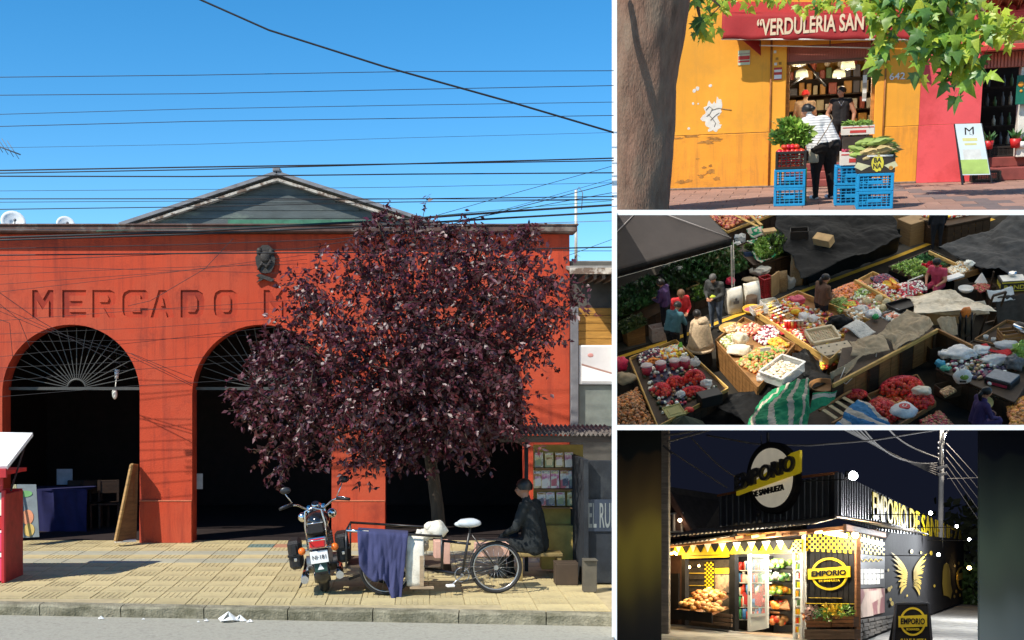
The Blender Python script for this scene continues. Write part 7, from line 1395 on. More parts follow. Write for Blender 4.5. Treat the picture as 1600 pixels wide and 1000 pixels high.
# striped cloths, pallet, black plastic at the bottom
stall('low bench under the striped cloths at the bottom edge', ((520,790),(740,690),(1000,760),(820,900)), .4, .05, m_swd, m_swd)
sq = lambda c: (lambda s,t: c if (s*5.2+.35*sin(t*3)) % 1 < .55 else 1)
drape('striped_cloth','green and cream striped cloth heaped at the bottom edge',((510,850),(610,680),(750,655),(775,850)),(.55,.75,.95,.6),[m_gw[0],m_gw[1]],64,50,.20,1.7,'cloth',lambda s,t: 0 if ((t*4.1+.5*s+.4*sin(s*5)) % 1) < .66 else 1,sd=33); drape('striped_cloth','loose tail of the green striped cloth over the pallet',((760,715),(878,690),(850,745),(770,775)),(.85,.8,.6,.65),[m_gw[0],m_gw[1]],30,22,.09,2.4,'cloth',lambda s,t: 1 if .08 < t < .28 else 0,sd=35)
drape('striped_cloth','blue and cream striped cloth at the bottom edge',((840,850),(940,725),(1080,800),(1060,900)),(.5,.75,.7,.5),[m_gw[2],m_gw[1]],50,40,.11,2,'cloth',lambda s,t: 0 if ((s*2.6+.3*t+.1) % 1) < .6 else 1,sd=37)
pt = thing('slatted_pallet','pale slatted pallet between the striped cloths','pallet',Mk,mz(870,740,.62)); pq = mz(870,740,.62); PXm = Matrix.Translation(-pq)
for k in range(4): obj('slat', G().bar(mz(815+k*26,765-k*16,.66),mz(868+k*28,800-k*16,.6),.10,.02), mat('pallet_slat',(.48,.36,.19),.8,.2,5), pt, X=PXm)
for a_, b_ in (((800,770,.6),(925,690,.66)),((850,820,.56),(985,745,.6))): obj('bearer', G().bar(mz(*a_),mz(*b_),.06,.06), m_sw, pt, X=PXm)
drape('black_plastic','black plastic sheet across the bottom between the stalls',((400,760),(760,600),(850,640),(540,830)),(.45,.62,.6,.4),m_blkp,60,30,.09,1.6,'tarp',sd=40); drape('black_plastic','black bag plastic between the clear tub and the wooden cart',((690,540),(790,535),(850,640),(740,640)),(.72,.7,.5,.6),m_blkp,36,26,.12,2.4,'tarp',sd=42); drape('black_plastic','black plastic skirt in front of the onion stall',((330,720),(560,690),(600,800),(330,840)),(.3,.6,.2,.15),m_blkp,40,24,.07,2,'tarp',sd=44)
tag(obj('basket', G().lathe([(.0,0),(.26,0),(.33,.16),(.31,.16),(.25,.03),(0,.03)],22), m_sw, None, Mk, Matrix.Translation(mz(815,690,.5))), 'brown round basket under the striped cloth tail', 'basket')
# ---- small goods filling the stalls
for nm,Q4,z,n,ms,lb in (('small_goods',((90,600),(230,545),(400,680),(190,790)),.62,130,['berry','herb','cherry','potato','garlic'],'small dark goods covering the bottom left stall'),('small_goods',((590,420),(730,350),(960,440),(790,540)),.72,170,['nut','garlic','onion','red_onion','lemon','tomato'],'small packets filling the centre stall'),('small_goods',((870,350),(1010,300),(1180,340),(1060,420)),.78,170,['garlic','beans','pink_potato','red_onion','nut'],'small produce filling the long stall'),('small_goods',((1290,600),(1400,520),(1600,570),(1520,690)),.72,120,['berry','garlic','herb','nut','red_onion'],'small packets on the lower right stall'),('small_goods',((1010,730),(1170,670),(1230,750),(1090,820)),.35,120,['tomato','onion'],'loose onions under the red nets')): heap(nm, lb, Q4, z, .06, n, ms, .04)
# ---- people of the market
m_teal = mat('jacket_teal',(.045,.13,.16),.85,.2,7,.3,40); m_redj = mat('jacket_red',(.50,.02,.025),.8,.15,7,.3,40); m_greyj = mat('jacket_grey',(.045,.048,.046),.85,.2,7,.3,40); m_brj = mat('jacket_brown',(.14,.075,.045),.85,.2,7,.3,40); m_fur = mat('coat_fur',(.52,.39,.25),.95,.25,14,.9,30); m_jean = mat('jeans_grey',(.10,.13,.18),.9,.2); m_purp = mat('jacket_purple',(.06,.03,.10),.85,.2); m_pinkj = mat('top_pink',(.50,.06,.11),.8,.15); m_hbr = mat('hair_brown',(.13,.06,.03),.6,.3,30); m_drk = mat('clothes_dark',(.012,.013,.018),.9,.3)
hold = dict(chest=(0,.03,1.26), neck=(0,.07,1.44), head=(0,.13,1.56), shL=(-.19,.04,1.39), shR=(.19,.04,1.39), elL=(-.26,.06,1.11), elR=(.26,.06,1.11), waL=(-.09,.30,1.06), waR=(.09,.30,1.06))
lean = dict(hip=(0,-.02,.92), chest=(0,.10,1.23), neck=(0,.19,1.39), head=(0,.28,1.49), shL=(-.19,.15,1.34), shR=(.19,.15,1.34), elL=(-.27,.22,1.07), elR=(.27,.22,1.07), waL=(-.12,.45,.98), waR=(.12,.45,.98))
kw = dict(voxel=.02)
person('man in a dark grey jacket and pale jeans looking down at a yellow green packet', Mk, mz(398,452), pi-.35, m_greyj, m_jean, m_skl, mat('hair_grey',(.09,.085,.08),.6), m_black, hold, 1.04, 1.2, nod=.5, **kw); tag(obj('packet', G().ell((0,0,0),(.08,.05,.06),10,wob=.3), mat('packet_lime',(.5,.6,.05),.5), None, Mk, Matrix.Translation(mz(385,325,1.08))), 'yellow green packet in the hands of the man in grey', 'packet')
person('person in a bright red jacket with brown hair under the tent', Mk, mz(262,508), pi+.5, m_redj, m_drk, m_skl, m_hbr, m_black, hold, 1.0, 1.15, nod=.3, hairkind='puff', **kw); person('person in dark purple turned away behind the red jacket', Mk, mz(205,470), 1.2, m_purp, m_drk, m_skd, m_hairb, m_black, hold, 1.0, 1.1, hairkind='puff', **kw)
person('person in a teal jacket and dark cap seen from behind at the left stall', Mk, mz(232,572), -.5, m_teal, m_drk, m_skd, m_hairb, m_black, lean, 1.0, 1.3, hairkind='puff', nod=.5, **kw)
fp = mz(340,602); person('person in a pale fur coat and dark skirt at the left stall', Mk, fp, .75, m_fur, m_drk, m_skd, m_hairb, m_black, hold, .98, 1.25, hairkind='puff', **kw)
ct = thing('fur_coat', 'pale fur coat with a thick hem worn at the left stall', 'coat', Mk, fp, .75); obj('coat_body', G().lathe([(.33,.62),(.31,.80),(.27,1.0),(.25,1.2),(.22,1.36),(.12,1.45)],22), m_fur, ct, solid=.02); obj('fur_hem', G().torus((0,0,.62),.33,.045,'z',26,8), m_fur, ct); obj('hood', G().ell((0,-.1,1.42),(.16,.12,.1),14,wob=.2), m_fur, ct); obj('skirt', G().lathe([(.30,.12),(.28,.4),(.24,.7)],18), m_drk, ct)
tag(obj('carrier_bag', G().ell((0,0,0),(.06,.05,.15),10,wob=.3), mat('bag_lime',(.18,.50,.05),.5), None, Mk, Matrix.Translation(mz(258,520,.8))), 'bright green small bag held between the teal and fur coats', 'bag')
person('woman in a brown jacket with long dark hair looking right in the aisle', Mk, mz(806,470), -.9, m_brj, m_drk, m_skl, m_hairb, m_black, hold, 1.03, 1.2, hairkind='tail', look=-.3, **kw)
sitm = dict(sit); person('person in a pink top sitting hunched behind the cream tarp', Mk, mz(1262,330,.25), pi-.6, m_pinkj, m_drk, m_skl, m_hairb, m_black, sitm, .98, 1.1, hairkind='puff', sleeves='short', nod=.6, **kw)
person('man in black standing with his back turned at the top of the street', Mk, mz(1256,138), .2, m_drk, m_drk, m_skd, m_hairb, m_black, None, .92, 1.2, **kw)
person('woman in dark purple sitting low at the bottom right, face turned right', Mk, mz(1408,880,.28), -1.2, m_purp, m_drk, m_skl, m_hairb, m_black, sitm, 1.02, 1.15, hairkind='tail', **kw)
# ---- unseen translucent sheet added over the market to soften sunlight, open at the right
m_sheet = bpy.data.materials.new('light_sheet'); m_sheet.use_nodes = True; nt = m_sheet.node_tree; tr_n = nt.nodes.new('ShaderNodeBsdfTranslucent'); tr_n.inputs[0].default_value = (1.0,.90,.74,1); nt.links.new(tr_n.outputs[0], nt.nodes['Material Output'].inputs[0])
def wpt(u, v, y): return Vector((0,0,EYE))+rdir(u,v)*y
hr = obj('roof_or_light_sheet', G().quad(wpt(962,-50,22.7),wpt(1900,-50,22.7),wpt(1900,190,50),wpt(962,190,50)), m_sheet, None, None, Matrix.Identity(4)); hr['kind'] = 'structure'
# ================================================================ BOTTOM RIGHT: the corner shop at night
random.seed(71)
def uv_(x, y): return (960+x/2.5, 668+y/2.5)             # zoomed pixels of that photograph
KN = N.gnd(1336, 1007); LN = N.gnd(1040, 979); RN = N.gnd(1516, 940.5)
dl = (LN-KN).normalized(); nl = Vector((0,0,1)).cross(dl); nl = nl if nl.y < 0 else -nl
dr = (RN-KN).normalized(); nr = dr.cross(Vector((0,0,1))); nr = nr if nr.dot(Vector((1,-1,0))) > 0 else -nr
def PL(x, y, o=0.0): u, v = uv_(x,y); return N.pln(u, v, KN+nl*o, nl)
def PR(x, y, o=0.0): u, v = uv_(x,y); return N.pln(u, v, KN+nr*o, nr)
def NG(x, y, z=0.0): u, v = uv_(x,y); return N.gnd(u, v, z)
m_nblk = mat('black_timber', (.016,.015,.016), .8, .3, 4, .2, 25, spec=.15); m_ntin = mat('black_tin', (.045,.045,.05), .38, .2, 5, spec=.6); m_nyel = mat('sign_yellow', (.72,.52,.01), .5, .06); m_gold = mat('mural_gold', (.66,.45,.05), .6, .15, 20)
m_ncon = mat('night_concrete', (.34,.32,.29), .9, .2, 4, .4, 30, col2=(.22,.21,.19), c2pos=.55); m_brn = wood('eave_wood', (.30,.13,.05)); m_white2 = mat('door_white', (.75,.75,.72), .45, .06)
g = G(); g.add([(-14,14,0),(16,14,0),(26,110,0),(-26,110,0)], [(0,1,2,3)]); struct('night_street', g, mat('night_asphalt', (.17,.165,.155), .9, .2, 3, .3, 40), N)
g = G(); P = [NG(1010,835),NG(1500,830),NG(1500,690),NG(1395,676),NG(1075,745)]; g.add([p+Vector((0,0,.006)) for p in P], [list(range(5))]); struct('night_pavement', g, m_ncon, N)
g = G(); P = [NG(150,840),NG(950,865),NG(960,800),NG(400,735),NG(150,775)]; g.add([p+Vector((0,0,.006)) for p in P], [list(range(5))]); struct('shop_apron', g, m_ncon, N)
bld = thing('corner_emporium', 'black timber corner emporium with yellow trim and tin parapet, lit at night', 'building', N, KN); NX_ = Matrix.Translation(-KN)
def bp(n, g, m, par=None, **k): return obj(n, g, m, par or bld, X=NX_ if par is None else None, **k)
def sl4(pts, t): return G().slab(*pts, t)
def face(f, x0,y0,x1,y1,x2,y2,x3,y3, o=0.0, t=.02): # bottom left, bottom right, top right, top left in zoomed pixels, standing o proud
    a = [f(x0,y0,o),f(x1,y1,o),f(x2,y2,o),f(x3,y3,o)]; n = nl if f is PL else nr
    b = [p-n*t for p in a]; return G().add(b+a, [(3,2,1,0),(4,5,6,7),(0,1,5,4),(1,2,6,5),(2,3,7,6),(3,0,4,7)])
def bar2(f, x0,y0,x1,y1, w, t=.04, o=.0): return G().bar(f(x0,y0,o), f(x1,y1,o), t, w, up=tuple(nl if f is PL else nr))
# left front: posts, shop openings, fascia
zE = PL(940,415).z
bp('wall', face(PL,738,828,938,850,938,400,738,405,-.02,.2), m_nblk); 
for k in range(9): # planks of the sign bay
    a = 740+k*22; bp('plank', face(PL,a+1,830+(k*2.2),a+20,832+k*2.2,a+20,488,a+1,484,.0,.03), m_nblk)
for x0, x1, m in ((448,470,m_nblk),(262,276,m_nblk),(732,744,m_white2),(938,946,m_brn)): bp('post', face(PL,x0,{448:790,262:770,732:828,938:852}[x0],x1,{448:795,262:772,732:829,938:853}[x0],x1,415,x0,425,.06,.14), m)
bp('upper_wall', face(PL,196,470,735,440,735,380,196,440,-.05,.15), m_nblk)
fa = bp('yellow_fascia', face(PL,200,498,735,490,735,437,200,462,.12,.02), m_nyel)
for k in range(9):
    x = 222+k*57; w = 17+k*.8; y0 = 462-(x-200)*.047; bp('bunting', face(PL,x-.5,y0+34+k*.8,x+.5,y0+34+k*.8,x+w,y0-(w*.04),x-w,y0+w*.04,.135+.002*k,.006), m_nblk)
for k in range(8):
    x = 250+k*57; w = 12+k*.8; y0 = 462-(x-200)*.047; bp('bunting', face(PL,x-.5,y0+30+k,x+.5,y0+30+k,x+w,y0-(w*.04),x-w,y0+w*.04,.150,.006), m_plast)
bp('yellow_banner', face(PL,264,513,446,506,446,484,264,490,.15,.02), m_nyel); bp('banner_print', G().bar(PL(290,501,.16),PL(420,497,.16),.01,.04,up=tuple(nl)), m_nblk)
def checker(f, x0,x1,yt0,yt1,yb0,yb1,nx,ny,o):
    g = G(); g2 = G()
    for i in range(nx):
        for j in range(ny):
            s0, s1, t0, t1 = i/nx, (i+1)/nx, j/ny, (j+1)/ny
            pt = lambda s,t: f(x0+(x1-x0)*s, (yt0+(yt1-yt0)*s)*(1-t)+(yb0+(yb1-yb0)*s)*t, o)
            (g if (i+j)%2 else g2).quad(pt(s0,t1),pt(s1,t1),pt(s1,t0),pt(s0,t0))
    bp('checker_yellow', g, m_nyel); bp('checker_black', g2, m_nblk)
checker(PL,746,938,420,408,482,492,18,6,.03); checker(PR,947,1056,410,440,490,502,13,6,.03); checker(PL,695,732,442,440,486,484,4,5,.14)
# sign bay: round EMPORIO logo on planks
def ring(f, cx, cy, rx, ry, w, o, m, name, n=40, a0=0, a1=2*pi):
    g = G(); q = [f(cx+rx*cos(a0+(a1-a0)*k/n), cy-ry*sin(a0+(a1-a0)*k/n), o) for k in range(n+1)]; q2 = [f(cx+(rx-w)*cos(a0+(a1-a0)*k/n), cy-(ry-w)*sin(a0+(a1-a0)*k/n), o) for k in range(n+1)]
    nn = nl if f is PL else nr
    g.add(q+q2+[p-nn*.02 for p in q], [(k,k+1,n+2+k,n+1+k) for k in range(n)]+[(k+1,k,2*n+2+k,2*n+3+k) for k in range(n)]); return bp(name, g, m)
def lettering(s, f, x0, y0, x1, y1, h, o, m, name, bold=.02, depth=.02, par=None):
    """text on a wall from x0,y0 to x1,y1 (its mid line), h zoomed pixels high at both ends"""
    nn = nl if f is PL else nr; t = text_g(s, 1.0, 1.0, bold, 1.0); h0, h1 = h if isinstance(h, tuple) else (h, h); V = []
    for (x, y, z) in t.v:
        k = x+.5; p = f(x0+(x1-x0)*k, y0+(y1-y0)*k-z*(h0+(h1-h0)*k), o); V.append(p+nn*(-y*depth))
    t.v = [tuple(v) for v in V]; return bp(name, t, m, par)
ring(PL,840,572,72,64,9,.03,m_nyel,'logo_ring'); bp('logo_bar', face(PL,756,594,921,585,920,541,755,553,.05,.025), m_nyel)
lettering('EMPORIO', PL, 770,572,905,565, 22, .055, m_nblk, 'logo_lettering', .03, .01); lettering('DE SANHUEZA', PL, 800,600,880,596, 9, .04, m_nyel, 'logo_small_lettering', .02, .01)
bp('yellow_rule', G().bar(PL(744,687,.03),PL(936,689,.03),.015,.035,up=tuple(nl)), m_nyel); bp('small_print', G().bar(PL(760,665,.03),PL(858,666,.03),.01,.03,up=tuple(nl)).bar(PL(862,666,.03),PL(888,667,.03),.01,.05,up=tuple(nl)), m_gold)
# right side: text panel, photo panel, wings wall
bp('wall', face(PR,946,845,1382,672,1382,440,946,395,-.02,.25), m_nblk); bp('panel', face(PR,948,630,1056,622,1056,505,948,492,.02,.02), mat('panel_black', (.03,.028,.026), .5))
for k in range(3): [bp('panel_print', face(PR,960+q*16,571+k*21-q*.3,973+q*16,570.7+k*21-q*.5,973+q*16,553+k*20,960+q*16,553+k*20.4,.03,.005), m_plast) for q in range(6) if not (k == 2 and q == 5)]
g = G(); g.tube([PR(958+k*4,520-5*sin(k*1.3)-k*.1,.04) for k in range(23)], .012, 4); bp('script_print', g, m_gold)
bp('photo_panel', face(PR,944,748,1056,722,1056,628,944,632,.03,.02), mat('photo_pink', (.30,.12,.12), .4, .2, 2, col2=(.58,.42,.32), c2pos=.5, c2w=.05)); bp('photo_shape', G().add([PR(960,700,.04),PR(985,640,.04),PR(1040,634,.04),PR(1050,660,.04),PR(1000,690,.04),PR(1012,735,.04),PR(970,742,.04)], [[0,1,2,3,4,5,6][::-1]]), mat('photo_cream', (.60,.45,.36), .4, .2, 3))
random.seed(5)
for r in range(5):   # rough stone plinth
    for k in range(7):
        x = 946+k*24; f_ = (x-946)/(1110-946)
        yb = 838-(838-768)*f_; yt = 752-(752-730)*f_; y1 = yb+(yt-yb)*(r+.08)/5; y0 = yb+(yt-yb)*(r+.92)/5
        if x > 1090: continue
        bp('plinth_brick', face(PR,x+(6 if r%2 else 0),y1,x+22+(6 if r%2 else 0),y1-5,x+22+(6 if r%2 else 0),y0-3.5,x+(6 if r%2 else 0),y0,.05+random.uniform(0,.03),.05), mat('plinth_stone', (.10,.085,.07), .9, .35, 9, objrand=.3))
# gold wings, bottle, crest and dots
def feather(x0,y0,x1,y1,w,bend): 
    P = []; n = 8; dx, dy = x1-x0, y1-y0; L_ = sqrt(dx*dx+dy*dy); px_, py_ = -dy/L_, dx/L_
    for s in (1,-1):
        for k in (range(n+1) if s > 0 else range(n-1,0,-1)):
            t = k/n; ww = w*sin(pi*min(1,t*.92+.08))**.7*s*.5; b = bend*t*(1-t)*4; P.append(PR(x0+dx*t+px_*(ww+b), y0+dy*t+py_*(ww+b), .03))
    return P
for sx, cx in ((-1,1148),(1,1164)):
    for k in range(8):
        f_ = k/7; x1 = cx+sx*(68-f_*30); y1 = 500+f_*130+(12 if sx>0 else 0); x1 = {-1:1080+f_*38, 1:1222-f_*30}[sx]; y1 = (486 if sx<0 else 492)+f_*165; P = feather(cx+sx*(3+2*f_),572+f_*44,x1,y1,10,sx*-6); bp('wing_feather', G().add(P,[list(range(len(P)))]), m_gold)
    for k in range(7):
        f_ = k/6; P = feather(cx+sx*8,566+f_*38,cx+sx*(46-f_*16),(535 if sx<0 else 540)+f_*92,5,sx*-3); bp('wing_feather', G().add([p+nr*.012 for p in P],[list(range(len(P)))]), m_gold)
random.seed(12)
for k in range(26):
    x = random.uniform(1068,1255); y = random.uniform(478,690); 
    if 1082 < x < 1222 and 500 < y < 655: continue
    r = random.uniform(3.5,8); q = [PR(x+r*.8*cos(a*pi/6),y-r*sin(a*pi/6)*1.2,.03) for a in range(12)]; bp('gold_dot', G().add(q,[list(range(12))]), m_gold)
q = [PR(*p,.03) for p in ((1283,560),(1288,535),(1297,528),(1306,535),(1312,565),(1314,610),(1320,640),(1314,670),(1304,660),(1286,655),(1281,610))]; bp('gold_bottle', G().add(q,[list(range(len(q)))]), m_gold)
ring(PR,1357,590,20,46,6,.03,m_gold,'crest_ring',24); q = [PR(*p,.04) for p in ((1336,602),(1378,585),(1378,560),(1336,574))]; bp('crest_bar', G().add(q,[(0,1,2,3)]), m_gold)
for x,y in ((1330,540),(1345,530),(1370,535),(1335,640),(1350,655),(1372,640),(1328,660)): q = [PR(x+4*cos(a*pi/4),y-7*sin(a*pi/4),.03) for a in range(8)]; bp('gold_dot', G().add(q,[list(range(8))]), m_gold)
# tin parapet: front and right side, ribs one by one
bp('parapet_front', face(PL,410,395,885,352,885,176,410,264,-.30,.06), m_ntin); bp('parapet_side', face(PR,872,352,1388,512,1388,432,872,174,-.22,.06), m_ntin)
for k in range(21): f_ = k/20; x = 414+f_*468; bp('tin_rib', G().bar(PL(x,393-f_*40,-.27),PL(x,264-f_*86,-.27),.05,.05), m_ntin)
for k in range(44): f_ = (k/43)**1.15; x = 884+f_*500; bp('tin_rib', G().bar(PR(x,356+f_*154,-.19),PR(x,180+f_*252,-.19),.05,.09), m_ntin)
bp('rust_cap', G().bar(PL(405,266,-.25),PL(640,220,-.25),.08,.05).bar(PL(715,196,-.25),PL(872,177,-.25),.08,.06), mat('rust', (.30,.10,.04), .8, .3, 9))
# eave: corrugated sheets over the front and the corner
def eave(f, x0,yi0,x1,yi1, depth, drop, n): 
    nn = nl if f is PL else nr; a, b = f(x0,yi0,-.2), f(x1,yi1,-.2)
    def fn(s,t): p = a.lerp(b,s)+nn*(depth+.2)*t-Vector((0,0,drop*t)); return (p.x,p.y,p.z+.022*sin(s*n*2*pi))
    return G().grid(fn, n*6, 3)
m_zinc = mat('zinc_sheet', (.26,.23,.20), .5, .25, 5, col2=(.20,.11,.06), c2pos=.58)
bp('eave_sheet', eave(PL,330,398,905,345,.95,.22,34), m_zinc, solid=.008); bp('eave_sheet', eave(PR,860,345,1062,392,.9,.16,16), m_zinc, solid=.008); bp('lower_eave', eave(PL,185,455,480,418,.75,.16,18), m_zinc, solid=.008)
bp('eave_beam', G().bar(PL(205,462,.5),PL(905,392,.5),.06,.10), m_brn); bp('eave_beam', G().bar(PR(900,390,.5),PR(1056,420,.45),.06,.12), m_brn); bp('soffit', face(PL,480,420,930,398,930,392,480,414,.35,.9), m_brn); bp('soffit_yellow', G().bar(PL(500,424,.42),PL(830,402,.42),.04,.06), m_nyel)
for k in range(6): x = 560+k*62; bp('rafter', G().bar(PL(x,416-k*4,-.0),PL(x,416-k*4,.0)+nl*.8-Vector((0,0,.12)),.05,.07), m_brn)
# letters on the parapet
lettering('EMPORIO DE SANHUEZA', PR, 1009,303,1362,439, (106,66), -.12, m_nyel, 'parapet_lettering', .012, .015)
# round sign
sg_c = PL(612,196,.15); rs = thing('round_sign', 'round cream EMPORIO sign with a tilted yellow bar above the eave', 'sign', N, sg_c); SXn = Matrix.Translation(-sg_c)
def rsp(n, g, m, **k): return obj(n, g, m, rs, X=SXn, **k)
def rdisc(rx, ry, o0, o1, cx=612, cy=196, n=48):
    f_ = [PL(cx+rx*cos(2*pi*k/n), cy-ry*sin(2*pi*k/n), o1) for k in range(n)]; b = [PL(cx+rx*cos(2*pi*k/n), cy-ry*sin(2*pi*k/n), o1)-nl*(o1-o0) for k in range(n)]
    return G().add(f_+b, [list(range(n)), list(range(n,2*n))[::-1]]+[((k+1)%n,k,n+k,n+(k+1)%n) for k in range(n)])
rsp('rim', rdisc(96,140,.0,.22), m_nblk); rsp('cream_face', rdisc(82,116,.20,.25), mat('sign_cream_glow', (.78,.70,.54), .6, .06, emit=.22)); m_syel = mat('sign_bar_yellow_glow', (.78,.58,.02), .5, .05, emit=.12); rsp('sign_bar', face(PL,476,266,723,172,724,88,690,100,.34,.08), m_syel)  # cream face and yellow bar glow faintly; brightness added, no lamp in the sign
def tilt_text(s, x0,y0,x1,y1,h,o,m,nm,bold,depth):
    t = text_g(s,1.0,1.0,bold,1.0); V = []
    for (x,y,z) in t.v: k = x+.5; V.append(PL(x0+(x1-x0)*k, y0+(y1-y0)*k-z*h, o)+nl*(-y*depth))
    t.v = [tuple(v) for v in V]; rsp(nm, t, m)
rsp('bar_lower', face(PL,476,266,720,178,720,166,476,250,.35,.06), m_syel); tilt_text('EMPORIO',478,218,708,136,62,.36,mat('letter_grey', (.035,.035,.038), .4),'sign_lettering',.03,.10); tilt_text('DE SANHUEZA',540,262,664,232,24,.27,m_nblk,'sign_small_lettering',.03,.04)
rsp('mount', G().bar(PL(600,70,.1),PL(600,20,.1),.06,.06).bar(PL(575,75,.1),PL(573,28,.1),.02,.02), m_ntin); rsp('bracket', G().bar(PL(560,330,.0),PL(560,345,-.2),.08,.08).bar(PL(664,320,.0),PL(664,340,-.2),.08,.08), m_ntin)
# left shop window with bread baskets
bp('window_back', face(PL,276,770,448,790,448,515,276,520,-.55,.03), mat('window_back', (.05,.04,.03), .8, .4, 12)); bp('window_floor', G().add([PL(276,770,-.55),PL(448,790,-.55),PL(448,792,.0),PL(276,772,.0)],[(0,1,2,3)]), m_nblk)
checker(PL,352,388,526,524,650,650,5,16,-.50)
for k in range(9): bp('wall_slat', G().bar(PL(284,545+k*24,-.5),PL(350,545+k*24.3,-.5),.03,.02), m_gold if k%2 else m_nblk)
bp('poster', face(PL,392,640,446,645,446,575,392,575,-.48,.02), mat('poster_brown', (.30,.20,.13), .5, .4, 6, col2=(.06,.05,.04), c2pos=.5)); bp('poster_yellow', face(PL,392,570,446,570,446,548,392,550,-.48,.02), m_nyel)
def bread(x0,y0,x1,y1,o,nb,lb,w=.5):
    a, b = PL(x0,y0,o), PL(x1,y1,o); m_ = a.lerp(b,.5); t = thing('bread_basket', lb, 'basket', N, m_); XX = Matrix.Translation(-m_); q = nl*w; d = (b-a)
    obj('tray', G().slab(a,b,b+q-Vector((0,0,.16)),a+q-Vector((0,0,.16)),-.05), m_brn, t, X=XX); obj('front_board', G().slab(a+q-Vector((0,0,.34)),b+q-Vector((0,0,.34)),b+q-Vector((0,0,.10)),a+q-Vector((0,0,.10)),.03), m_nblk, t, X=XX)
    for k in range(nb): s = (k+.5)/nb; 
    g = G()
    for k in range(nb*4): s, u_ = random.random(), random.random(); p = a.lerp(b,s)+q*u_+Vector((0,0,.07-.16*u_+random.uniform(0,.10))); g.ell(p,(.10,.08,.06),9,random.randrange(3),Matrix.Rotation(random.random()*3,4,'Z'))
    obj('bread', g, [mat('bread_crust', (.50,.22,.05), .5, .25, 9), mat('bread_pale', (.62,.40,.16), .6, .2, 9), mat('bread_dark', (.30,.11,.03), .5, .2)], t, X=XX, kind='stuff')
bread(298,694,446,708,.15,13,'front wooden bread rack outside the shop window',.55); bread(340,652,446,664,-.2,9,'rear wooden bread rack below the yellow poster',.4)
for k in range(3): bp('rack_plank', face(PL,300,742+k*17-14,458,757+k*18-14,458,757+k*18-27,300,742+k*17-27,.55,.03), wood('rack_wood', (.13,.08,.05)))
# shop interior seen through the door: shelves of vegetables, fridge, door leaf
m_in = mat('night_inside', (.55,.52,.46), .8, .1)
for o_, nm in ((-2.2,'inner_wall'),): bp(nm, face(PL,470,800,735,820,735,440,470,440,o_,.05), m_in)
bp('shop_floor', G().add([PL(470,800,.0),PL(735,826,.0),PL(735,826,.0)-nl*2.2,PL(470,800,.0)-nl*2.2],[(0,1,2,3)]), mat('warm_floor', (.42,.30,.2), .7, .2)); zc_ = PL(600,435).z; a, b = PL(470,800), PL(735,826)
bp('shop_ceiling', G().add([Vector((a.x,a.y,zc_)),Vector((b.x,b.y,zc_)),Vector((b.x,b.y,zc_))-nl*2.2,Vector((a.x,a.y,zc_))-nl*2.2],[(0,1,2,3)]), m_in)
vs_ = thing('vegetable_shelf', 'tall shelf of vegetables inside the lit doorway', 'shelf', N, PL(645,800,-1.5)); vq = PL(645,800,-1.5); VX = Matrix.Translation(-vq); random.seed(2)
for r,(y,ms) in enumerate(((540,('kale','lettuce','pepper_green')),(590,('lettuce','garlic','kale')),(640,('lemon','pepper_green','orange')),(700,('carrot','tomato','mushroom')),(755,('potato','onion','tomato')))):
    a, b = PL(600,y+14,-1.5), PL(695,y+15,-1.5); obj('shelf_board', G().slab(a,b,b+nl*.5,a+nl*.5,-.03), m_nblk, vs_, X=VX); g = G()
    for k in range(52): p = a.lerp(b,random.random())+nl*random.uniform(.05,.5)+Vector((0,0,.05+random.uniform(0,.14))); g.ell(p,random.uniform(.05,.10),7,random.randrange(3),k=4)
    obj('vegetables', g, [FR[m] for m in ms], vs_, X=VX, kind='stuff')
for k,(x,y) in enumerate(((625,705),(665,690))): obj('slanted_crate', G().slab(PL(x-20,y+20,-1.0),PL(x+22,y+24,-1.0),PL(x+12,y-15,-1.4),PL(x-26,y-18,-1.4),.04), m_brn, vs_, X=VX)
fr_ = thing('drinks_fridge', 'glass fronted drinks fridge behind the white door', 'fridge', N, PL(520,790,-.6)); fq = PL(520,790,-.6); FX = Matrix.Translation(-fq)
obj('cabinet', face(PL,484,788,590,800,590,500,484,505,-1.0,.3), m_nblk, fr_, X=FX)
for r in range(5):
    y = 560+r*48; obj('wire_shelf', face(PL,488,y,588,y+1,588,y-3,488,y-3,-.75,.25), m_plast, fr_, X=FX); g = G()
    for k in range(14): p = PL(492+k*7,y-4,-.78+random.uniform(-.08,.08)); g.cyl(p,p+Vector((0,0,random.uniform(.16,.26))),.035,None,8,random.randrange(4))
    obj('bottles', g, [FR['tomato'],mat('bottle_blue',(.05,.2,.5),.3),m_plast,mat('bottle_green',(.05,.25,.1),.3)], fr_, X=FX, kind='stuff')
obj('red_crate', face(PL,500,690,575,697,575,645,500,645,-.70,.06), mat('crate_red', (.42,.025,.03)), fr_, X=FX)
dr_ = thing('shop_door', 'white glazed shop door standing open', 'door', N, PL(560,800,.3)); dq = PL(560,800,.3); DX = Matrix.Translation(-dq)
for nm,c in (('stile',(520,796,532,797,532,492,520,495)),('stile',(588,784,598,783,598,498,588,497)),('rail',(532,740,588,736,588,725,532,728)),('rail',(532,796,588,786,588,768,532,775)),('rail',(532,506,588,508,588,498,532,494)),('lower_panel',(532,776,588,770,588,737,532,741))): obj(nm, face(PL,*c,.30 if nm!='lower_panel' else .28,.05), m_white2, dr_, X=DX)
obj('glass', face(PL,532,728,588,724,588,508,532,506,.27,.01), mat('door_glass', (.8,.85,.85), .05, .02, alpha=.18), dr_, X=DX); obj('handle', G().bar(PL(527,640,.36),PL(527,655,.36),.02,.03), m_blackm, dr_, X=DX)
wd_ = thing('display_rack', 'white edged rack of packets at the right side of the doorway', 'rack', N, PL(715,820,.1)); wq = PL(715,820,.1); WX2 = Matrix.Translation(-wq)
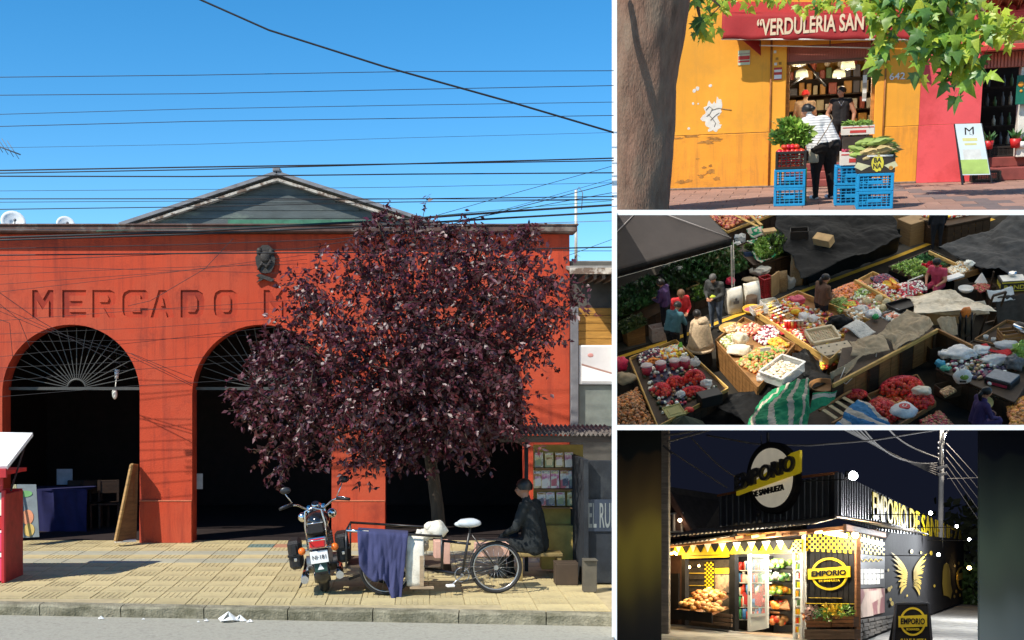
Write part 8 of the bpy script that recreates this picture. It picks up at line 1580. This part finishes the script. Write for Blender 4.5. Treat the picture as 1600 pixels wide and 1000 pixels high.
obj('frame', face(PL,697,822,705,824,705,490,697,490,.1,.1).join(face(PL,726,824,733,826,733,490,726,490,.1,.1)), m_white2, wd_, X=WX2)
for r in range(9):
    y = 520+r*35; obj('shelf_board', face(PL,704,y+5,728,y+5,728,y+1,704,y+1,.08,.12), m_white2, wd_, X=WX2)
    for k in range(3): obj('packet', face(PL,706+k*7,y,711+k*7,y,711+k*7,y-22,706+k*7,y-22,.08,.05), random.choice((m_plast,FR['orange'],FR['tomato'],goods[3],m_nyel)), wd_, X=WX2)
# planter of flowers and crates below the sign bay
for k, (x0,x1,yt,yb,o,lb) in enumerate(((748,845,738,781,.30,'left flower crate below the EMPORIO bay'),(850,932,735,780,.30,'right flower crate below the EMPORIO bay'),(742,938,786,828,.42,'long dark crate under the flower crates'))):
    t = thing('planter_crate', lb, 'crate', N, PL((x0+x1)/2,yb,o)); tq_ = PL((x0+x1)/2,yb,o); X_ = Matrix.Translation(-tq_)
    for r in range(3): obj('slat', face(PL,x0,yb-(yb-yt)*r/3-1,x1,yb-(yb-yt)*r/3-1,x1,yb-(yb-yt)*(r+1)/3+2,x0,yb-(yb-yt)*(r+1)/3+2,o,.03), m_brn if k<2 else wood('rack_wood',(.13,.08,.05)), t, X=X_)
    obj('box', face(PL,x0+2,yb-2,x1-2,yb-2,x1-2,yt+4,x0+2,yt+4,o-.035,.22), wood('rack_wood',(.13,.08,.05)), t, X=X_)
random.seed(8)
for k,(x,y,r,m,lb) in enumerate(((770,722,.2,mat('flower_mauve',(.40,.27,.24),.7,.3,20,island=.4),'pale mauve flower head at the left of the planter'),(800,730,.15,FR['kale'],'dark green leaves at the centre of the planter'),(838,735,.19,FR['pepper_green'],'bright green leaves at the centre of the planter'),(835,712,.16,mat('flower_yellow',(.55,.35,.03),.7,.3,20,island=.4),'yellow flowers at the centre of the planter'),(872,720,.17,FR['lemon'],'yellow flowers right of centre in the planter'),(905,722,.18,FR['pepper_green'],'green and gold foliage at the right of the planter'),(750,740,.10,FR['orange'],'orange flower at the left tip of the planter'))):
    p = PL(x,y,.25); g = G()
    for q in range(90): a_ = rnd().normalized(); leaf_g(g, p+a_*r*random.uniform(.2,.8), a_+rnd(.4), rnd(), r*.5, r*.16)
    tag(obj('flowers', g, m, None, N), lb, 'flowers')
# dark house behind at the left, posts
hs2 = thing('dark_house', 'dark steep roofed house with one small window behind the emporium', 'house', N, PL(300,440,-3)); hq = PL(300,440,-3); HX = Matrix.Translation(-hq)
obj('wall', face(PL,180,800,320,800,320,430,200,240,-3.0,.2), mat('house_brown', (.07,.035,.025), .8, .3, 4), hs2, X=HX); e_ = [PL(205,240,-2.95),PL(300,445,-2.95)]; back = Vector((4.5,6,0))
obj('roof', G().slab(PL(196,236,-2.9),PL(320,448,-2.9),PL(470,448,-5.5),PL(430,272,-5.5),.08), mat('house_roof', (.05,.05,.055), .8, .3, 6), hs2, X=HX); obj('barge_board', G().bar(PL(200,238,-2.85),PL(318,446,-2.85),.1,.16), mat('house_trim', (.16,.09,.07), .7), hs2, X=HX)
w_ = obj('window', face(PL,204,412,262,408,262,330,204,335,-2.85,.08), m_plast, hs2, X=HX); obj('pane', face(PL,209,405,257,402,257,337,209,341,-2.80,.02), mat('pane_dim', (.20,.12,.09), .3, .3, 4), w_); obj('mullion', G().bar(PL(233,405,-2.75),PL(233,338,-2.75),.06,.06), m_plast, w_)
bp('side_wall', face(PL,192,770,262,770,262,480,192,490,-.3,.1), mat('house_brown', (.07,.035,.025))); bp('side_door', face(PL,205,748,250,752,250,570,205,570,-.22,.05), m_nblk)
ps = thing('timber_post', 'weathered utility post at the left edge of the night street', 'post', N, NG(198,806)); pq_ = NG(198,806); obj('shaft', G().bar(pq_, N.wal(*uv_(198,-30),pq_.y), .22,.22,up=(0,1,0)), wood('grey_post', (.20,.17,.14)), ps, X=Matrix.Translation(-pq_)); obj('bracket', G().bar(N.wal(*uv_(190,70),pq_.y-.1),N.wal(*uv_(228,102),pq_.y-.1),.05,.05), m_ntin, ps, X=Matrix.Translation(-pq_))
# utility pole on the right with its lamp arm
pb2 = NG(1270,716); yp = pb2.y; up_ = thing('utility_pole', 'grey concrete utility pole in front of the wing mural', 'pole', N, pb2); UX = Matrix.Translation(-pb2)
def pp(x,y,d=0): return N.wal(*uv_(x,y),yp+d)
obj('shaft', G().tube([pb2,pp(1271,500),pp(1277,200),pp(1280,-20)],[.13,.12,.105,.10],12), mat('pole_concrete', (.30,.29,.28), .85, .2, 4), up_, X=UX); obj('lamp_arm', G().tube([pp(1284,160,-.3),pp(1285,60,-.3),pp(1292,25,-.3),pp(1312,5,-.3)],.045,8), m_chrome, up_, X=UX); obj('crossarm', G().bar(pp(1258,160,-.4),pp(1302,150,-.4),.12,.12).bar(pp(1262,185,-.4),pp(1300,180,-.4),.12,.12), m_ntin, up_, X=UX)
for k in range(4): obj('insulator', G().cyl(pp(1268,60+k*22,-.4),pp(1262,60+k*22,-.4),.07,None,8), m_ntin, up_, X=UX)
# wires of the night sky
def nw(P, d, r, lb, d2=None): 
    W = [N.wal(*uv_(*p),d+((d2 or d)-d)*i/(len(P)-1)) for i,p in enumerate(P)]; Q = []
    n = 18; m_ = len(W)-1
    for i in range(n+1):
        t = i/n
        Q.append(W[0].lerp(W[1],t) if m_ == 1 else (W[0]*(1-t)**2+(W[1]*2-W[0]*.5-W[-1]*.5)*2*t*(1-t)+W[-1]*t*t if m_ == 2 else W[min(m_-1,int(t*m_))].lerp(W[min(m_,int(t*m_)+1)],t*m_-min(m_-1,int(t*m_)))))
    cable('overhead_cable', lb, N, Q, r, mat('night_cable', (.13,.12,.115), .7), 'cables over the night street')
for k in range(6): nw([(845+k*22,-20),(1060+k*10,90+k*6),(1262,188-k*10)], 32, .028, f'night cable from the top centre to the utility pole, {["lowest","second lowest","third","fourth","second highest","highest"][k]} of six', yp)
for k in range(5): nw([(1296,60+k*28),(1370,140+k*36),(1445,225+k*42)], yp, .018, f'night cable from the utility pole to the right edge, {["highest","second","middle","fourth","lowest"][k]} of five')
nw([(1300,200),(1430,196)], yp, .02, 'short level wire right of the utility pole'); nw([(1060,-10),(1150,70),(1270,120)], 36, .03, 'thin night cable above the bundle', yp); nw([(360,30),(560,66),(760,70),(1010,50),(1262,8)], 30, .028, 'pale cable crossing behind the round sign')
nw([(195,30),(300,15),(380,-15)], 27, .035, 'upper cable at the top left of the night sky'); nw([(205,55),(300,30),(450,-15)], 27, .03, 'second cable at the top left of the night sky'); nw([(215,90),(330,165),(440,235)], 29, .022, 'thin cable slanting down to the tin parapet'); nw([(300,40),(400,140),(470,190)], 29, .022, 'second thin cable slanting to the round sign')
# A frame board
fa_ = [NG(1093,845),NG(1238,842)]; ya_ = (fa_[0].y+fa_[1].y)/2; 
def ab(x,y,d=0.0): return N.wal(*uv_(x,y),ya_+d)
Q5 = [ab(1086,885),ab(1242,882),ab(1226,686,.12),ab(1100,688,.12)]; ac = (Q5[0]+Q5[1])/2; ac.z = 0; af = thing('pavement_board', 'black folding pavement board with a yellow EMPORIO ring', 'sign', N, ac); AFX = Matrix.Translation(-ac)
obj('panel', G().slab(*Q5,.03), m_nblk, af, X=AFX); 
for i,j in ((0,3),(1,2),(3,2)): obj('frame_rail', G().bar(Q5[i]-Vector((0,.02,0)),Q5[j]-Vector((0,.02,0)),.05,.05), m_ntin, af, X=AFX)
obj('rear_panel', G().slab(Q5[0]+Vector((-.1,.55,0)),Q5[1]+Vector((-.1,.55,0)),Q5[2]+Vector((0,.05,0)),Q5[3]+Vector((0,.05,0)),.03), m_nblk, af, X=AFX)
def aq(x,y,o=.012):
    o += .032
    n = (Q5[1]-Q5[0]).cross(Q5[3]-Q5[0]).normalized(); n = n if n.y<0 else -n; return N.pln(*uv_(x,y),Q5[0]+n*o,n)
K_ = 36; o1 = [aq(1166+51*cos(2*pi*k/K_),758-56*sin(2*pi*k/K_)) for k in range(K_)]; o2 = [aq(1166+43*cos(2*pi*k/K_),758-48*sin(2*pi*k/K_)) for k in range(K_)]; obj('logo_ring', G().add(o1+o2,[(k,(k+1)%K_,K_+(k+1)%K_,K_+k) for k in range(K_)]), m_nyel, af, X=AFX)
obj('logo_bar', G().slab(aq(1110,781,.03),aq(1222,777,.03),aq(1221,731,.03),aq(1109,737,.03),-.018), m_nyel, af, X=AFX)
def atext(s,x0,x1,yc,h,m,nm,o,b=.03): 
    t = text_g(s,1.0,1.0,b,1.0); t.v = [tuple(aq(x0+(x1-x0)*(x+.5),yc-z*h,o+(-y)*.008)) for (x,y,z) in t.v]; obj(nm,t,m,af,X=AFX)
atext('EMPORIO',1119,1213,757,24,m_nblk,'logo_lettering',.032); atext('DE SANHUEZA',1140,1192,788,9,m_nyel,'logo_small_lettering',.014); atext('SANHUEZA',1118,1222,836,24,m_nyel,'board_lettering',.014)
# bush at the far right corner
random.seed(19); bc_ = NG(1398,692); bu = thing('roadside_bush', 'green bush at the far end of the emporium wall', 'bush', N, bc_); g = G()
for k in range(520):
    a_ = rnd().normalized(); p = Vector((a_.x*1.15*random.uniform(.3,1),a_.y*.8,1.0+a_.z*1.05*random.uniform(.3,1))); leaf_g(g,p,a_+rnd(.5),rnd(),.42,.13)
obj('foliage', g, mat('bush_leaf',(.055,.10,.03),.5,.35,20,island=.5), bu, kind='stuff'); obj('stem', G().tube([(0,0,0),(.1,0,.8),(-.1,0,1.4)],[.06,.04,.02],6), m_bark, bu)
tag(obj('dark_hedge', (lambda g: [leaf_g(g, NG(1412,690)+Vector((random.gauss(0,.8),random.uniform(0,2),random.uniform(.2,5.5))), rnd(), rnd(), .6,.2) for _ in range(420)] and g)(G()), mat('hedge_leaf',(.03,.04,.02),.7,.3,9,island=.4), None, N), 'dark tall hedge at the far end of the night street', 'hedge')
# lamps: floodlights on the parapet, tube and bulbs under the eave, strings of bulbs, shop light
g_w = glow('lamp_white',(.92,.97,1),40); g_y = glow('lamp_amber',(1,.62,.22),22); g_t = glow('tube_white',(1,.95,.85),8)
def flood(x,y,o,r,e,lb,ar=1.0):
    p = PR(x,y,o); t = thing('floodlight', lb, 'lamp', N, p, 0, 'floodlights on the emporium wall'); obj('lens', G().ell((0,0,0),r,14), g_w, t); obj('housing', G().box(nr*-r*1.1+Vector((0,0,r*.3)),(r*1.3,r*1.3,r*1.5),b=.02), m_nblk, t); obj('arm', G().bar((0,0,-r*.8),Vector((0,0,-r*1.2))-nr*o*.9,.02,.02), m_nblk, t); plight(p+nr*(.35+r), e, (.9,.95,1), r, N)
flood(932,188,.9,.075,80,'large floodlight at the corner of the tin parapet'); flood(1235,334,1.5,.042,130,'floodlight above the first S of the parapet letters'); flood(1337,386,1.5,.045,520,'floodlight near the end of the parapet letters'); flood(1386,437,1.5,.048,1000,'last floodlight at the far end of the parapet'); flood(1266,497,1.5,.04,320,'floodlight low on the wall by the utility pole')
def bulb(p, r, m, lb, gr, name='bulb_lamp'): t = thing(name, lb, 'lamp', N, p, 0, gr); obj('bulb', G().ell((0,0,0),r,10), m, t); obj('socket', G().cyl((0,0,r*.7),(0,0,r*2),r*.5,None,8), m_blackm, t)
ta, tb_ = PL(820,412,.38), PL(908,426,.38); tt = thing('tube_lamp','white fluorescent tube under the corner eave','lamp',N,ta); obj('tube', G().cyl((0,0,0),tb_-ta,.03,None,8), g_t, tt); obj('batten', G().bar((0,0,.05),tb_-ta+Vector((0,0,.05)),.05,.03), m_white2, tt); plight(ta.lerp(tb_,.5)+nl*.10-Vector((0,0,.05)), 110, (1,.9,.72), .1, N)
bulb(PL(941,420,.20),.075,glow('corner_amber',(1,.75,.42),30),'bright bulb at the corner post of the emporium','eave bulbs'); plight(PL(941,420,.6), 26, (1,.72,.4), .06, N)
tt = thing('tube_lamp','short white tube above the text panel','lamp',N,PR(968,440,.25)); obj('tube', G().cyl((0,0,0),PR(1046,458,.25)-PR(968,440,.25),.03,None,8), g_t, tt); obj('batten', G().bar((0,0,.05),PR(1046,458,.25)-PR(968,440,.25)+Vector((0,0,.05)),.05,.03), m_white2, tt); plight(PR(1005,452,.9), 22, (1,.88,.68), .1, N)
for k,(x,y) in enumerate(((204,488),(212,494),(222,492),(234,488),(242,494))): bulb(PL(x,y,.25),.035,g_y,f'small amber bulb, {["first","second","third","fourth","fifth"][k]} in the string at the left awning','string of amber bulbs')
plight(PL(222,500,.5), 26, (1,.6,.2), .1, N); bulb(N.pln(*uv_(256,362),hq+nl*.4,nl),.06,glow('house_lamp',(1,.7,.45),10),'dim bulb at the window of the dark house','house bulb'); bulb(PL(292,545,-.25),.04,g_y,'small amber bulb inside the bread window, left','window bulbs'); bulb(PL(330,540,-.25),.03,g_y,'small amber bulb inside the bread window, right','window bulbs')
plight(PL(360,575,.10), 55, (1,.8,.5), .15, N); 
tt = thing('ceiling_tube','bright ceiling tube inside the shop doorway','lamp',N,PL(560,470,-.8)); obj('tube', G().cyl((0,0,0),PL(690,470,-.8)-PL(560,470,-.8),.04,None,8), g_t, tt); obj('batten', G().bar((0,0,.05),PL(690,470,-.8)-PL(560,470,-.8)+Vector((0,0,.05)),.05,.03), m_white2, tt)
plight(PL(610,490,-.7), 140, (1,.95,.82), .15, N); plight(PL(600,470,.6), 125, (1,.93,.7), .12, N); plight(PL(420,478,.6), 60, (1,.85,.5), .12, N)
bulb(PR(1386,548,.6),.10,g_y,'orange lamp at the far end of the mural wall','far lamp'); tag(obj('street_lamp_head', G().ell((0,0,0),(.3,.12,.08),10), m_chrome, None, N, Matrix.Translation(pp(1316,2,-.3))), 'lamp head on the arm of the utility pole', 'lamp'); plight(pp(1316,2,-.9)-Vector((0,0,.25)), 420, (1,.9,.76), .12, N)
# blurred print panels at both sides of the night street
def softprint(name, stops, vert=True):
    m = bpy.data.materials.new(name); m.use_nodes = True; n = m.node_tree.nodes; l = m.node_tree.links; t = n.new('ShaderNodeTexCoord'); s = n.new('ShaderNodeSeparateXYZ'); l.new(t.outputs['Generated'], s.inputs[0]); r = n.new('ShaderNodeValToRGB'); r.color_ramp.interpolation = 'B_SPLINE'
    z = n.new('ShaderNodeTexNoise'); z.inputs['Scale'].default_value = 1.6; z.inputs['Detail'].default_value = 1; l.new(t.outputs['Generated'], z.inputs[0]); a = n.new('ShaderNodeMath'); a.operation = 'MULTIPLY_ADD'; a.inputs[1].default_value = .25; l.new(z.outputs[0], a.inputs[0]); l.new(s.outputs['Z'], a.inputs[2])
    E = r.color_ramp.elements; E[0].position = stops[0][0]+.12; E[0].color = (*stops[0][1],1); E[1].position = stops[-1][0]+.12; E[1].color = (*stops[-1][1],1)
    for p, c in stops[1:-1]: e = E.new(p+.12); e.color = (*c,1)
    l.new(a.outputs[0], r.inputs[0]); l.new(r.outputs[0], n['Principled BSDF'].inputs['Base Color']); n['Principled BSDF'].inputs['Roughness'].default_value = .9; return m
Mi = N.M.inverted()
def wp_(u,v,y): return Mi @ (Vector((0,0,EYE))+rdir(u,v)*y)
for (u0,u1,lb,stops) in ((964.2,1033.5,'tall dark panel with a soft gold blur at the left of the night street',[(0,(0.052,0.026,0.013)),(.22,(0.078,0.039,0.0182)),(.38,(.55,.27,.03)),(.50,(.85,.44,.045)),(.60,(.30,.13,.03)),(.85,(0.0078,0.0078,0.0078))]),(1530.5,1625,'tall dark panel with a soft olive blur at the right of the night street',[(0,(0.676,0.624,0.494)),(.18,(0.572,0.52,0.39)),(.30,(0.26,0.234,0.156)),(.45,(0.416,0.416,0.234)),(.60,(0.182,0.195,0.13)),(.85,(0.0156,0.0182,0.0364))])):
    q = [wp_(u0,1010,15.3),wp_(u1,1010,15.3),wp_(u1,671.5,15.3),wp_(u0,671.5,15.3)]; o = tag(obj('blurred_panel', G().slab(*q[::-1],.05), softprint('soft_print_'+str(int(u0)),stops), None, N), lb, 'panel'); o['noclip'] = 1
# the night sky: a closed dark dome of sheets over the street
ns_m = bpy.data.materials.new('night_air'); ns_m.use_nodes = True; b_ = ns_m.node_tree.nodes['Principled BSDF']; b_.inputs['Base Color'].default_value = (.004,.004,.007,1); b_.inputs['Roughness'].default_value = 1; b_.inputs['Specular IOR Level'].default_value = 0; b_.inputs['Emission Color'].default_value = (.24,.30,.62,1); b_.inputs['Emission Strength'].default_value = .022
g = G(); A0 = [wp_(u,v,12.7) for u,v in ((964.5,1060),(1640,1060),(1640,670),(964.5,670))]; A1 = [wp_(u,v,112) for u,v in ((964.5,1060),(1640,1060),(1640,670),(964.5,670))]
g.add(A0+A1, [(4,5,6,7),(3,2,6,7),(0,3,7,4),(1,2,6,5)]); o = obj('night_sky', g, ns_m, None, N, kind='structure'); o['noclip'] = 1
# ---------------------------------------------------------------- dividing walls and slabs between the four places
m_div = mat('divider_white', (.88,.88,.87), .8, .03)
def wedge(u0, v0, u1, v1, ya, yb):
    e = Vector((0,0,EYE)); vs = [e+rdir(u,v)*y for y in (ya,yb) for (u,v) in ((u0,v1),(u1,v1),(u1,v0),(u0,v0))]
    return G().add(vs, [(0,1,2,3),(7,6,5,4),(0,4,5,1),(1,5,6,2),(2,6,7,3),(3,7,4,0)])
W_ = Matrix.Identity(4)
def div(name, g, m, lb):
    o = obj(name, g, m, None, None, W_); o['kind'] = 'structure'; return o
div('party_wall', wedge(956,-40,964,331.9,17.0,17.05), m_div, '')
div('party_wall', wedge(956,332.1,964,1040,12.6,44), m_div, '')
div('terrace_edge', wedge(964.2,328,1700,336,14.5,15.0), m_div, '')
div('hall_ledge', wedge(964.2,664,1700,672,12.6,13.1), m_div, '')
# ---------------------------------------------------------------- each place ends at its own dividing plane
def clip_all():
    def plane(u0, v0, u1, v1, keep):
        a, b = rdir(u0, v0), rdir(u1, v1); n = a.cross(b).normalized(); 
        if n.dot(rdir(*keep)) < 0: n = -n
        return n
    P = {'L': [plane(959,0,959,900,(400,500))], 'T': [plane(961,0,961,300,(1300,160)), plane(1000,331,1500,331,(1300,160))],
         'M': [plane(961,340,961,600,(1300,500)), plane(1000,667,1500,667,(1300,500))], 'N': [plane(1000,669,1500,669,(1300,830))]}
    bpy.context.view_layer.update()
    eye = Vector((0, 0, EYE)); done = {}
    for o in list(C.objects):
        if o.type != 'MESH' or 'st' not in o or 'noclip' in o: continue
        for n in P[o['st']]:
            Mw = o.matrix_world; bb = [(Mw @ Vector(c)-eye).dot(n) for c in o.bound_box]
            if min(bb) >= 0: continue
            if max(bb) <= 0 and not o.children:
                bpy.data.objects.remove(o); break
            if max(bb) <= 0: continue
            if o.data.users > 1: o.data = o.data.copy()
            bm = bmesh.new(); bm.from_mesh(o.data); Mi = Mw.inverted(); pl = Mi @ eye; nl = (Mw.to_3x3().transposed() @ n).normalized()
            bmesh.ops.bisect_plane(bm, geom=bm.verts[:]+bm.edges[:]+bm.faces[:], plane_co=pl, plane_no=nl, clear_inner=True)
            if len(bm.faces) == 0: bm.free(); bpy.data.objects.remove(o); break
            bm.to_mesh(o.data); bm.free()
    for o in list(C.objects):
        if o.type == 'EMPTY' and not any(c.parent == o for c in C.objects): bpy.data.objects.remove(o)
clip_all()
